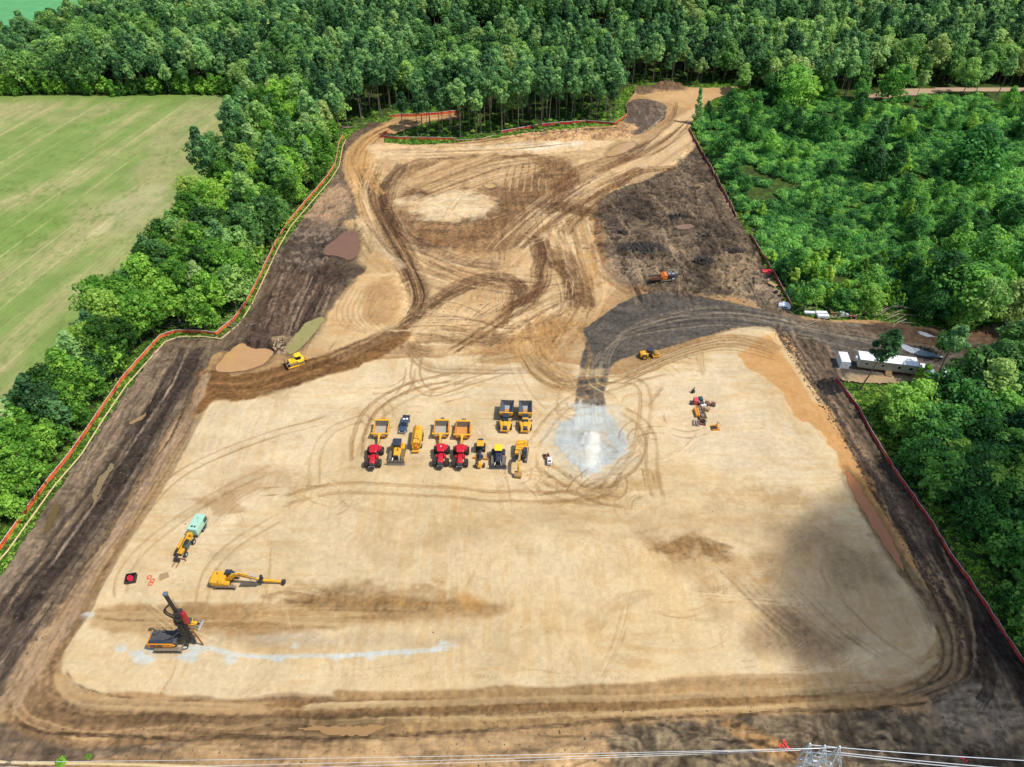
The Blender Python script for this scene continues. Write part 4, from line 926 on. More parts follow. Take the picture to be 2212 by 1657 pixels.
def leaves(rs, cen, rad, n, size, up=.25, flat=1.0, bias=0.0):
    """n leaf sprays on each clump; returns verts, tone"""
    V = []; T = []
    for (cx, cy, cz), r in zip(cen, rad):
        d = rs.normal(size=(n, 3)); d[:, 2] = d[:, 2] * .9 + up
        d /= np.linalg.norm(d, axis=1)[:, None]
        p = d * (r * (0.72 + .38 * rs.rand(n)))[:, None]; p[:, 2] *= flat
        p += (cx, cy, cz)
        nn = d * .9 + rs.normal(size=(n, 3)) * .5 + (0, 0, .55); nn /= np.linalg.norm(nn, axis=1)[:, None]
        a = np.cross(nn, rs.normal(size=(n, 3))); a /= np.linalg.norm(a, axis=1)[:, None]
        b = np.cross(nn, a)
        s = size * (.45 + 1.05 * rs.rand(n) ** 1.5); s1 = s[:, None]; s2 = (s * (.5 + .5 * rs.rand(n)))[:, None]
        V.append(np.stack([p - a * s1, p - b * s2 * .9, p + a * s1, p + b * s2], 1).reshape(-1, 3))
        t = .5 + (rs.rand() - .5) * .4 + (rs.rand(n) - .5) * .3 + bias
        T.append(np.repeat(t, 4))
    V = np.concatenate(V); T = np.concatenate(T)
    return V, T

def crown_mesh(name, seed, R_, Hc, z0, ncl, nl, size, mat, shape='dome', cl=(.26, .42)):
    rs = np.random.RandomState(seed)
    cen = []; rad = []
    lx, ly = rs.normal(size=2) * .08
    for i in range(ncl):
        t = (i + rs.rand()) / ncl            # height fraction in the crown
        if shape == 'dome': prof = math.sqrt(max(0, 1 - (abs(t - .38) / .64) ** 2.2))
        elif shape == 'tall': prof = (.55 + .45 * math.sin(min(t * 1.15, 1) * math.pi)) * (1 - .55 * max(0, t - .6) / .4)
        elif shape == 'cone': prof = max(.08, 1 - t)
        else: prof = math.sqrt(max(0, 1 - (t * .95) ** 2))
        a = i * 2.399 + rs.rand() * .9
        k = rs.rand() ** .45
        r = R_ * rs.uniform(*cl) * (.75 + .5 * prof)
        rr = max(0, R_ * prof * (.25 + .8 * k) - r * .45) * rs.uniform(.65, 1.38); r *= rs.choice([.6, .85, 1, 1.15])
        cen.append((rr * math.cos(a) + lx * t * Hc, rr * math.sin(a) + ly * t * Hc, z0 + t * Hc * .92)); rad.append(r)
    V, T = leaves(rs, cen, rad, nl, size, flat=.8)
    q = np.arange(len(V)).reshape(-1, 4)
    return raw_mesh(name, V, q, mat, T), cen

def tube_mesh(name, paths, mat, n=6):
    co = []; f = []
    for path in paths:
        base = len(co); P = [Vector(p[:3]) for p in path]
        for i, p in enumerate(P):
            t = (P[min(i + 1, len(P) - 1)] - P[max(i - 1, 0)]).normalized()
            a = t.cross(Vector((.3, .9, .1))); a.normalize(); b = t.cross(a)
            for k in range(n):
                an = 2 * math.pi * k / n
                v = p + (a * math.cos(an) + b * math.sin(an)) * path[i][3]
                co.append(v[:])
        for i in range(len(P) - 1):
            for k in range(n):
                f.append((base + i * n + k, base + i * n + (k + 1) % n, base + (i + 1) * n + (k + 1) % n, base + (i + 1) * n + k))
    return raw_mesh(name, co, f, mat, smooth=True)

def trunk_mesh(name, seed, H, r, cen, mat, lean=.04):
    rs = random.Random(seed)
    lx, ly = rs.gauss(0, lean), rs.gauss(0, lean)
    top = H * .9
    main = []
    for i in range(7):
        t = i / 6; z = -0.4 + t * (top + .4)
        main.append((lx * z + rs.gauss(0, .06) * (i > 0), ly * z + rs.gauss(0, .06) * (i > 0), z, r * (1.25 if i == 0 else 1) * (1 - t * .8)))
    paths = [main]
    for c_ in rs.sample(cen, min(7, len(cen))):
        z = max(1.5, min(c_[2] - rs.uniform(1.5, 4), top * .9)); t = z / top
        b = (lx * z, ly * z, z, r * .4 * (1 - t * .5))
        m_ = ((b[0] + c_[0]) / 2, (b[1] + c_[1]) / 2, (z + c_[2]) / 2 - .3, r * .22)
        paths.append([b, m_, (c_[0], c_[1], c_[2], .03)])
    return tube_mesh(name, paths, mat, 6)

KINDS = {}
def mk(kind, n, Rr, Hr, fr, ncl, nl, size, mat, shape, r=.2, lean=.03, cl=(.26, .42)):
    out = []
    for i in range(n):
        rs = random.Random(hash((kind, i)) if 0 else sum(map(ord, kind)) * 31 + i * 7)
        R_ = rs.uniform(*Rr); H = rs.uniform(*Hr); z0 = H * fr
        cm, cen = crown_mesh(kind + '_crown', rs.randint(0, 9999), R_, H - z0, z0, ncl, nl, size, mat, shape, cl)
        tm = trunk_mesh(kind + '_trunk', rs.randint(0, 9999), H, r * rs.uniform(.8, 1.3), cen, BARK, lean)
        out.append((cm, tm, H, R_))
    KINDS[kind] = out
mk('north', 6, (3.2, 4.6), (19, 25), .48, 44, 54, .44, LM_N, 'tall', .24, .03, (.2, .36))
mk('broad', 5, (4.2, 6.0), (17, 22), .35, 60, 60, .44, LM_L2, 'dome', .26, .03, (.18, .34))
mk('tallbare', 3, (3.0, 4.0), (22, 26), .58, 26, 60, .46, LM_N, 'tall', .25)
mk('strip', 6, (4.0, 5.8), (16, 21), .30, 64, 70, .35, LM_L, 'dome', .24, .04, (.18, .34))
mk('east', 6, (3.8, 5.8), (10, 15), .18, 60, 72, .34, LM_R, 'dome', .2, .07, (.18, .34))
mk('skirt', 4, (2.8, 4.0), (8, 13), .04, 34, 64, .36, LM_L, 'tall', .16, .03)
mk('edge', 4, (2.6, 3.8), (9, 14), .25, 28, 70, .32, LM_L, 'tall', .16, .06)
mk('lone', 3, (3.6, 4.6), (12, 15), .30, 34, 80, .34, LM_R, 'tall', .2, .05)
mk('round', 2, (7.5, 9.0), (15, 17), .10, 80, 90, .46, LM_T, 'dome', .35, .02, (.2, .32))
mk('young', 3, (1.6, 2.4), (6, 9), .22, 16, 60, .30, LM_G, 'tall', .09, .05)
mk('pine', 1, (2.6, 2.8), (14, 15), .08, 40, 50, .3, LM_N, 'cone', .18, .02, (.18, .3))

def bush_mesh(name, seed, R_, H, ncl, nl, size, mat):
    rs = np.random.RandomState(seed); cen = []; rad = []
    for i in range(ncl):
        a = i * 2.399; k = math.sqrt((i + .3) / ncl); r = R_ * rs.uniform(.3, .46)
        cen.append((R_ * .75 * k * math.cos(a), R_ * .75 * k * math.sin(a), H * (.35 + .4 * rs.rand()) * (1 - .35 * k * k))); rad.append(r)
    V, T = leaves(rs, cen, rad, nl, size, up=.5, flat=.8)
    V[:, 2] = np.maximum(V[:, 2], .02)
    return raw_mesh(name, V, np.arange(len(V)).reshape(-1, 4), mat, T)

def tree(kind, i, x, y, s, rz, label, cat='tree', group=None, name='leafy_tree', z=0.0, lean=None, sz=None):
    cm, tm, H, R_ = KINDS[kind][i % len(KINDS[kind])]
    r = empty(name, (x, y, z - .3), rz); r.scale = (s, s, sz or s)
    if lean: r.rotation_euler = (lean[0], lean[1], rz)
    for nm, me in (('trunk', tm), ('crown', cm)):
        o = bpy.data.objects.new(nm, me); COL.objects.link(o); o.parent = r
    tag(r, label, cat, group)
    return r

def pip(P, x, y):
    P = np.asarray(P); ins = np.zeros(np.shape(x), bool)
    for (ax, ay), (bx, by) in zip(P, np.roll(P, -1, 0)):
        if ay == by: continue
        ins ^= ((ay > y) != (by > y)) & (x < (bx - ax) * (y - ay) / (by - ay) + ax)
    return ins
def pdist(P, x, y, closed=True):
    P = np.asarray(P); d = np.full(np.shape(x), 1e9)
    for (ax, ay), (bx, by) in zip(P, np.roll(P, -1, 0) if closed else P[1:]):
        dx, dy = bx - ax, by - ay; L_ = dx * dx + dy * dy + 1e-9
        t = np.clip(((x - ax) * dx + (y - ay) * dy) / L_, 0, 1)
        d = np.minimum(d, np.hypot(x - ax - t * dx, y - ay - t * dy))
    return d
wSITE = np.array(Gs(SITE)); wFIELD = np.array(Gs(FIELD))
THICK = [(1514, 250), (1570, 215), (1620, 200), (1720, 208), (1870, 222), (1950, 216), (2100, 206), (2400, 204), (2800, 240), (2800, 620), (2400, 640), (2212, 640), (2040, 668), (1900, 672), (1740, 660), (1700, 640), (1640, 530), (1590, 440), (1535, 340), (1495, 270)]
wTH = np.array(Gs(THICK))
wROAD = np.array(Gs([(1860, 206), (1930, 194), (2050, 190), (2212, 190), (2500, 188), (2500, 198), (2200, 199), (2040, 201), (1940, 213), (1880, 218)]))
wF2 = np.array(Gs([(-1500, 128), (0, 126), (60, 116), (120, 96), (180, 70), (230, 20), (240, -60), (-1500, -60)]))
wGAP = np.array(Gs([(1110, 82), (1170, 76), (1230, 84), (1160, 92)]))
wBAND = np.array(Gs([(860, 72), (1000, 66), (1200, 74), (1400, 66), (1570, 56), (1560, 84), (1400, 106), (1200, 118), (1000, 108), (870, 96)]))
wGREEN = np.array(Gs([(1560, 200), (1600, 196), (1560, 222), (1520, 236)]))
rs = np.random.RandomState(11)
def scatter(x0, y0, x1, y1, sp, seed):
    r = np.random.RandomState(seed)
    gx, gy = np.meshgrid(np.arange(x0, x1, sp), np.arange(y0, y1, sp))
    gx = gx + (np.arange(gx.shape[0]) % 2)[:, None] * sp * .5
    gx = gx + r.uniform(-.36, .36, gx.shape) * sp; gy = gy + r.uniform(-.36, .36, gy.shape) * sp
    return gx.ravel(), gy.ravel()
def proj(x, y, z):
    Z = y * ct + (CAM_H - z) * st
    return x / Z * FPX + W0 / 2, ((CAM_H - z) * ct - y * st) / Z * FPX + H0 / 2, Z

cand = []   # (x, y, kind)
def zone(kind, X, Y, m):
    for a, b in zip(X[m], Y[m]): cand.append((float(a), float(b), kind))
# base masks
X, Y = scatter(-560, 60, 560, 650, 6.3, 1)
ins = pip(wSITE, X, Y); dS = pdist(wSITE, X, Y)
ok = ~ins & (dS > 3.6) & ~pip(wFIELD, X, Y) & ~pip(wF2, X, Y) & ~pip(wTH, X, Y) & ~(pip(wROAD, X, Y)) & (pdist(wROAD, X, Y) > 3) & ~pip(wGAP, X, Y) & (pdist(wFIELD, X, Y) > 1.5)
ok &= ~pip(wBAND, X, Y)
px, py, Zc = proj(X, Y, 12)
vis = (px > -160) & (px < W0 + 160) & (py > -80) & (py < H0 + 160)
ok &= vis
gx, gy, _ = proj(X, Y, 0)
left = (gx < 760) & ((gy > 300) | ((gx < 745) & (gx > 500) & (gy > 232)))
right = (gx > 1700) & (gy > 640)
mixr = np.random.RandomState(15).rand(len(X)); ls = ok & left & ~right
zone('strip', X, Y, ls & (mixr < .6)); zone('broad', X, Y, ls & (mixr >= .6) & (mixr < .82)); zone('north', X, Y, ls & (mixr >= .82))
FRT = np.array(Gs([(1795, 812), (1850, 800), (2085, 790), (2085, 868), (1990, 884), (1880, 892), (1810, 858)]))
ok &= ~pip(FRT, X, Y)
zone('east', X, Y, ok & right)
north = ok & ~left & ~right
front = north & (dS < 16)
zone('tallbare', X, Y, front & (gx < 1400))
bsel = fbm(X / 40, Y / 40, 71, 3) + np.random.RandomState(6).rand(len(X)) * .3
nn_ = north & ~(front & (gx < 1400))
zone('north', X, Y, nn_ & (bsel < .68)); zone('broad', X, Y, nn_ & (bsel >= .68))
# smaller trees leaning out along the left fence
X, Y = scatter(-190, 60, -60, 400, 4.6, 14)
dS2 = pdist(wSITE, X, Y); gx, gy, _ = proj(X, Y, 0); px, py, _ = proj(X, Y, 8)
ok = ~pip(wSITE, X, Y) & (dS2 > 3.6) & (dS2 < 12) & ~pip(wFIELD, X, Y) & (gx < 760) & (gy > 300) & (px > -100) & (py < H0 + 100)
zone('edge', X, Y, ok & (np.random.RandomState(5).rand(len(X)) < .5))
X, Y = scatter(-480, 60, -90, 420, 4.0, 16)
dF2 = pdist(wFIELD, X, Y); px, py, _ = proj(X, Y, 8)
ok = ~pip(wFIELD, X, Y) & (dF2 > .8) & (dF2 < 7) & (px > -100) & (py < H0 + 60) & (pdist(wSITE, X, Y) > 8)
zone('skirt', X, Y, ok)
# a second, denser pass of the trees in the near right wood
X, Y = scatter(60, 45, 260, 230, 5.2, 4)
gx, gy, _ = proj(X, Y, 0); px, py, _ = proj(X, Y, 8)
ok = ~pip(wSITE, X, Y) & ~pip(FRT, X, Y) & (pdist(wSITE, X, Y) > 5) & ~pip(wTH, X, Y) & (gy > 840) & (px < W0 + 120) & (py < H0 + 120)
zone('east', X, Y, ok & (np.random.RandomState(3).rand(len(X)) < .35))
print('TREES', len(cand), {k: sum(1 for q in cand if q[2] == k) for k in ('strip', 'east', 'north', 'tallbare')})
ZL = {'strip': ('wood between the pale field and the orange fence', 'strip'), 'east': ('wood beyond the fence on the right', 'east'), 'north': ('north wood', 'north'), 'tallbare': ('front row of the north wood', 'n')}
rt = random.Random(77)
cand = [(a, b, k, rt.randrange(6), rt.uniform(.72, 1.18), rt.uniform(0, 6.28)) for a, b, k in cand]
def shown(q):
    u, v, Z = proj(q[0], q[1], 10)
    inn = -60 < u < W0 + 60 and -40 < v < H0 + 60
    return (KINDS[q[2]][q[3] % len(KINDS[q[2]])][2] * q[4] / Z) if inn else 0
cand.sort(key=lambda q: -shown(q))
NT = 252
hid = [q for q in cand if q[2] == 'skirt']; cand = [q for q in cand if q[2] != 'skirt']
things, rest = cand[:NT], cand[NT:] + hid
def tree_label(q, n_):
    u, v, Z = proj(q[0], q[1], 0)
    dF = float(pdist(wSITE, np.array([q[0]]), np.array([q[1]]))[0])
    dC = float(pdist(wFIELD, np.array([q[0]]), np.array([q[1]]))[0])
    size = 'large' if q[4] > 1.02 else 'smaller' if q[4] < .88 else 'medium'
    if u < 760 and v > 232 and q[2] != 'east':
        where = 'near the lower left corner' if v > 1050 else 'beside the muddy fence stretch' if v > 880 else 'left of the fence bend' if v > 740 else 'above the fence bend' if v > 600 else 'level with the reddish puddle' if v > 470 else 'towards the far field corner' if v > 330 else 'past the far field corner'
        side = 'by the orange fence' if dF < 11 else 'by the field' if dC < 8 else 'inside the strip wood'
        return '%s green tree %s, %s' % ('slim' if q[2] == 'edge' else size, side, where)
    if q[2] == 'east':
        where = 'near the white trailers' if v < 900 else 'level with the orange sand' if v < 1050 else 'level with the brown wet strip' if v < 1220 else 'in the lower right corner'
        side = 'at the red fence' if dF < 11 else 'two rows behind the fence' if dF < 22 else 'deep in the right wood'
        return '%s dark green tree %s, %s' % (size, side, where)
    sec = 'left of the upper road' if u < 800 else 'on the fenced island' if u < 1010 else 'above the far fence, left half' if u < 1180 else 'above the far fence, right half' if u < 1350 else 'behind the entrance mounds' if u < 1600 else 'behind the dirt road' if u > 1850 else 'behind the thicket'
    if v > 225 and 800 < u < 1350: row = 'front row'
    elif v > 185: row = 'second row'
    else: row = 'back row'
    return '%s tall tree, %s of north wood, %s' % (size, row, sec)
from collections import Counter
_labs = [tree_label(q, 0) for q in things]; _cnt = Counter(_labs)
for n_, q in enumerate(things):
    lab = _labs[n_]; grp = lab.replace('tree', 'trees', 1) if _cnt[lab] > 1 else 'forest trees standing alone in their description'
    if _cnt[lab] == 1: grp = None
    tree(q[2], q[3], q[0], q[1], q[4], q[5], lab, 'tree', grp)

# named single trees that stand out
def at_tree(kind, i, px, py, s, label, name='leafy_tree', **k):
    x, y = G(px, py)
    return tree(kind, i, x, y, s, rt.uniform(0, 6), label, name=name, **k)
at_tree('tallbare', 0, 1858, 842, .95, 'slender leaning tree in front of the white office trailer', lean=(0, .13))
at_tree('tallbare', 1, 2020, 822, .85, 'small tree standing alone beyond the right end of the white trailer')
for k, (a, b, lab) in enumerate([(2085, 856, 'tall tree over the haul road, first right of the trailers'), (2132, 846, 'tall tree over the haul road, second right of the trailers'), (2182, 852, 'tall tree over the haul road, close to the right edge'), (2112, 884, 'tall tree below the pair right of the trailers'),
        (2092, 708, 'tall tree on the far bank of the haul road, left of two'), (2165, 702, 'tall tree on the far bank of the haul road, near the sand bank'), (2215, 846, 'tall tree cut by the right edge at the haul road'), (2208, 712, 'tall tree at the right edge beside the sand bank'), (2150, 800, 'tall tree standing in the right end of the haul road verge')]):
    at_tree('broad', k, a, b, .98, lab)
at_tree('lone', 2, 2030, 770, .8, 'smaller tree just behind the lone tree right of the trailers')
at_tree('young', 0, 1985, 828, 1.1, 'bright yellow-green sapling at the right end of the trailers', 'young_tree')
at_tree('round', 0, 2085, 388, 1.38, 'very large round tree standing in the low thicket')
at_tree('north', 2, 1880, 345, .9, 'tall tree at the back of the leafy clump in the thicket')
at_tree('north', 0, 1885, 398, .8, 'left tree of the leafy clump in the middle of the thicket', sz=.62)
at_tree('lone', 1, 1850, 385, 1.35, 'leftmost slim tree of the clump in the thicket')
at_tree('lone', 2, 1912, 392, 1.3, 'right tree of the leafy clump in the thicket')
at_tree('young', 1, 1940, 382, 1.7, 'small tree at the right foot of the thicket clump', 'young_tree')
at_tree('lone', 0, 1850, 270, 1.0, 'pale green tree alone in the thicket below the dirt road')
at_tree('pine', 0, 1506, 268, 1.25, 'dark pointed conifer at the right side of the far entrance road', 'conifer_tree')
at_tree('east', 1, 1700, 232, 1.6, 'big dark tree at the left end of the thicket')
at_tree('east', 2, 1672, 226, 1.4, 'dark tree left of the big one at the top of the thicket')
at_tree('young', 2, 1748, 224, 2.3, 'bright yellow-green tree right of the big dark one', 'young_tree')
at_tree('east', 3, 1915, 222, 1.5, 'dark bushy tree beside the distant dirt road')
at_tree('young', 0, 1570, 235, 1.1, 'young tree on the right bank of the entrance road', 'young_tree')
for k, (a, b, kk, s, lab) in enumerate([(2010, 650, 'east', 1.45, 'large dark tree above the debris pile by the haul road'), (2065, 690, 'east', 1.45, 'second large dark tree above the haul road, right of the debris pile'), (2125, 682, 'east', 1.5, 'dark spreading tree right of the pair above the haul road'),
        (2195, 650, 'east', 1.6, 'dark tree with leaning trunk at the right edge above the haul road'), (2110, 610, 'lone', 1.4, 'paler tree behind the dark trees above the haul road'), (1960, 610, 'lone', .8, 'shrubby tree left of the dark trees above the haul road'),
        (2160, 480, 'east', .9, 'bushy tree near the right edge of the thicket'), (2100, 520, 'lone', .9, 'loose pale tree in the lower right of the thicket'), (1640, 470, 'young', 1.0, 'young tree in the thicket beside the red fence'),
        (1558, 345, 'lone', 1.0, 'leafy tree just inside the thicket by the top of the red fence'), (1735, 668, 'lone', .85, 'yellow-green tree by the lower end of the red fence'), (1610, 420, 'lone', .6, 'small bushy tree halfway along the red fence'),
        (2205, 300, 'east', 1.2, 'dark tree in the upper right of the thicket'), (1790, 470, 'young', .8, 'small dark tree in the middle of the thicket'), (2035, 470, 'lone', .6, 'small round tree below the very large one'), (2000, 250, 'young', 1.3, 'small dark tree just below the distant dirt road')]):
    at_tree(kk, k, a, b, s, lab)

# ---------- everything uncountable: far wood, thicket, undergrowth, verge
def cloud(name, pts, scl, rot, idx, sources, label, cat, pick='geo'):
    """one object: geometry nodes put a plant of several shapes at every point"""
    me = bpy.data.meshes.new(name)
    me.vertices.add(len(pts)); me.vertices.foreach_set('co', np.asarray(pts, np.float32).ravel())
    for nm, ty, arr in (('scl', 'FLOAT', scl), ('rot', 'FLOAT', rot), ('pick', 'INT', idx)):
        a = me.attributes.new(nm, ty, 'POINT'); a.data.foreach_set('value', np.asarray(arr, np.int32 if ty == 'INT' else np.float32))
    o = bpy.data.objects.new(name, me); COL.objects.link(o)
    ng = bpy.data.node_groups.new(name, 'GeometryNodeTree')
    ng.interface.new_socket('Geometry', in_out='INPUT', socket_type='NodeSocketGeometry')
    ng.interface.new_socket('Geometry', in_out='OUTPUT', socket_type='NodeSocketGeometry')
    N, L = ng.nodes.new, ng.links.new
    gi, go = N('NodeGroupInput'), N('NodeGroupOutput')
    jn = N('GeometryNodeJoinGeometry')
    for group in sources:
        j2 = N('GeometryNodeJoinGeometry')
        for src in group:
            oi = N('GeometryNodeObjectInfo'); oi.transform_space = 'ORIGINAL'; oi.inputs['Object'].default_value = src
            L(oi.outputs['Geometry'], j2.inputs[0])
        gi2 = N('GeometryNodeGeometryToInstance'); L(j2.outputs[0], gi2.inputs[0]); L(gi2.outputs[0], jn.inputs[0])
    ip = N('GeometryNodeInstanceOnPoints')
    L(gi.outputs[0], ip.inputs['Points']); L(jn.outputs[0], ip.inputs['Instance'])
    ip.inputs['Pick Instance'].default_value = True
    def attr(nm, ty):
        a = N('GeometryNodeInputNamedAttribute'); a.data_type = ty; a.inputs[0].default_value = nm; return a.outputs[0]
    L(attr('pick', 'INT'), ip.inputs['Instance Index'])
    cx = N('ShaderNodeCombineXYZ'); L(attr('rot', 'FLOAT'), cx.inputs['Z'])
    L(cx.outputs[0], ip.inputs['Rotation'])
    c3 = N('ShaderNodeCombineXYZ'); sc_ = attr('scl', 'FLOAT')
    for k in 'XYZ': L(sc_, c3.inputs[k])
    L(c3.outputs[0], ip.inputs['Scale'])
    L(ip.outputs[0], go.inputs[0])
    md = o.modifiers.new('plants', 'NODES'); md.node_group = ng
    tag(o, label, cat, kind='stuff')
    return o

def src_of(kind):
    """crown+trunk objects of one placed tree of each shape of this kind"""
    out = []
    for cm, tm, H, R_ in KINDS[kind]:
        os_ = []
        for me in (cm, tm):
            o = next((o for o in bpy.data.objects if o.type == 'MESH' and o.data == me), None)
            if o is None:
                o = bpy.data.objects.new(me.name, me)      # shape never placed by itself: used only as a source, not linked
            os_.append(o)
        out.append(os_)
    return out
for kind, nm, lab in (('north', 'far_forest', 'mass of tall green trees of the north wood up to the top of the picture'), ('broad', 'broad_forest', 'mass of broad-crowned trees scattered through the north wood'), ('tallbare', 'forest_edge', 'row of tall bare-trunked trees along the front of the north wood'),
                      ('strip', 'strip_forest', 'far and hidden trees of the wood beside the field'), ('skirt', 'hedge_trees', 'low leafy trees closing the wood edge along the field'), ('edge', 'edge_trees', 'farther small trees along the left fence'), ('east', 'east_forest', 'far and hidden trees of the wood right of the site')):
    q = [a for a in rest if a[2] == kind]
    if not q: continue
    nk = len(KINDS[kind])
    cloud(nm, [(a[0], a[1], -.3) for a in q], [a[4] for a in q], [a[5] for a in q], [a[3] % nk for a in q], src_of(kind), lab, 'forest')

def hidden_src(name, me):
    return bpy.data.objects.new(name, me)
def bushes(nm, pts, s0, s1, mats, label, cat, R_=2.0, H=2.6, ncl=12, nl=34, size=.3, seed=5, ground=-.35):
    r = random.Random(seed)
    src = [[hidden_src(nm + '_shape', bush_mesh(nm + '_shape', seed + i * 13, R_ * r.uniform(.85, 1.15), H * r.uniform(.8, 1.2), ncl, nl, size, mats[i % len(mats)]))] for i in range(5)]
    cloud(nm, [(a, b, ground) for a, b in pts], [r.uniform(s0, s1) for _ in pts], [r.uniform(0, 6.3) for _ in pts], [r.randrange(5) for _ in pts], src, label, cat)
X, Y = scatter(55, 150, 420, 430, 2.25, 21)
px, py, _ = proj(X, Y, 1.5)
n_ = fbm(X / 14, Y / 14, 60, 3)
m = pip(wTH, X, Y) & (px < W0 + 40) & (py > -10) & ~pip(wROAD, X, Y) & ~pip(wSITE, X, Y) & (pdist(wSITE, X, Y) > 2) & (n_ > .36)
pts = list(zip(X[m], Y[m]))
r9 = np.random.RandomState(31); sel9 = m & (fbm(X / 30, Y / 30, 66, 3) + r9.rand(len(X)) * .5 > .93)
sp = [(a, b, -.3) for a, b in zip(X[sel9], Y[sel9])][:150]
cloud('thicket_saplings', sp, r9.uniform(.5, 1.15, len(sp)), r9.uniform(0, 6.3, len(sp)), r9.randint(0, 3, len(sp)), src_of('young'), 'young trees standing up out of the thicket', 'saplings')
sel9 = m & (r9.rand(len(X)) > .972); sp = [(a, b, -.3) for a, b in zip(X[sel9], Y[sel9])]
cloud('thicket_trees', sp, r9.uniform(.4, 1.0, len(sp)), r9.uniform(0, 6.3, len(sp)), r9.randint(0, 3, len(sp)), src_of('lone'), 'small loose-crowned trees scattered through the thicket', 'trees')
bushes('thicket', pts, .45, 1.25, [LM_T, LM_T, LM_R, LM_T, LM_T], 'low dense green thicket filling the ground right of the site', 'thicket', R_=2.2, H=2.4, ncl=18, nl=36, size=.24)
# undergrowth at the wood edges and under the trees
X, Y = scatter(-190, 60, 330, 430, 3.0, 22)
px, py, _ = proj(X, Y, 1); dS = pdist(wSITE, X, Y); dF = pdist(wFIELD, X, Y)
m = ~pip(wSITE, X, Y) & ~pip(wFIELD, X, Y) & ~pip(wTH, X, Y) & ~pip(wROAD, X, Y) & (px > -40) & (px < W0 + 40) & (py < H0 + 40) & (((dS > 5.5) & (dS < 26)) | ((dF > .5) & (dF < 6)))
m &= np.random.RandomState(8).rand(len(X)) < .62
bushes('undergrowth', list(zip(X[m], Y[m])), .35, 1.0, [LM_G, LM_L, LM_R, LM_L, LM_G], 'green undergrowth at the feet of the trees', 'undergrowth', R_=1.6, H=2.0, ncl=9, nl=30, size=.25, seed=9)
# grass verge
X, Y = scatter(-190, 40, 330, 430, .95, 23)
px, py, _ = proj(X, Y, 0); dS = pdist(wSITE, X, Y)
m = ~pip(wSITE, X, Y) & (dS < 6) & ~pip(wFIELD, X, Y) & ~pip(wTH, X, Y) & (px > -20) & (px < W0 + 20) & (py < H0 + 20)
m &= np.random.RandomState(9).rand(len(X)) < .7
bushes('verge_grass', list(zip(X[m], Y[m])), .5, 1.2, [LM_G, LM_G, LM_L, LM_G, LM_G], 'bright green grass verge between the fence and the bare soil', 'grass', R_=.8, H=.5, ncl=5, nl=12, size=.16, seed=10)
# fallen trunks and dead branches
def logs(name, px, py, n, L_, spread, label, cat='brush', r=.13, up=.6, mat=None, seed=0):
    rr = random.Random(seed); x, y = G(px, py); P = []
    for i in range(n):
        a = rr.uniform(-.6, .6) + (3.14 if rr.random() < .3 else 0); l = L_ * rr.uniform(.4, 1); ex, ey = rr.gauss(0, spread), rr.gauss(0, spread * .5); z = rr.uniform(.1, up)
        b = rr.uniform(-.2, .2)
        P.append([(ex - l / 2 * math.cos(a), ey - l / 2 * math.sin(a), z, r * rr.uniform(.7, 1.2)), (ex, ey, z + rr.uniform(0, .4), r), (ex + l / 2 * math.cos(a + b), ey + l / 2 * math.sin(a + b), max(.05, z + rr.uniform(-.3, 1.0)), r * .3)])
    o = bpy.data.objects.new(name, tube_mesh(name, P, mat or DEADW, 5)); COL.objects.link(o); o.location = (x, y, -.25)
    return tag(o, label, cat, kind='stuff' if n > 6 else None)
logs('dead_branches', 1860, 668, 60, 9, 9, 'grey tangle of dead branches behind the debris by the haul road', up=1.5, seed=1)
logs('dead_branches', 420, 698, 26, 9, 7, 'grey fallen branches behind the bend of the left fence', seed=2)
logs('dead_branches', 735, 275, 16, 6, 4, 'pale dead branches at the top end of the left fence', seed=3)
logs('dead_branches', 555, 560, 14, 7, 5, 'bleached branches under the trees beside the left fence', seed=4)
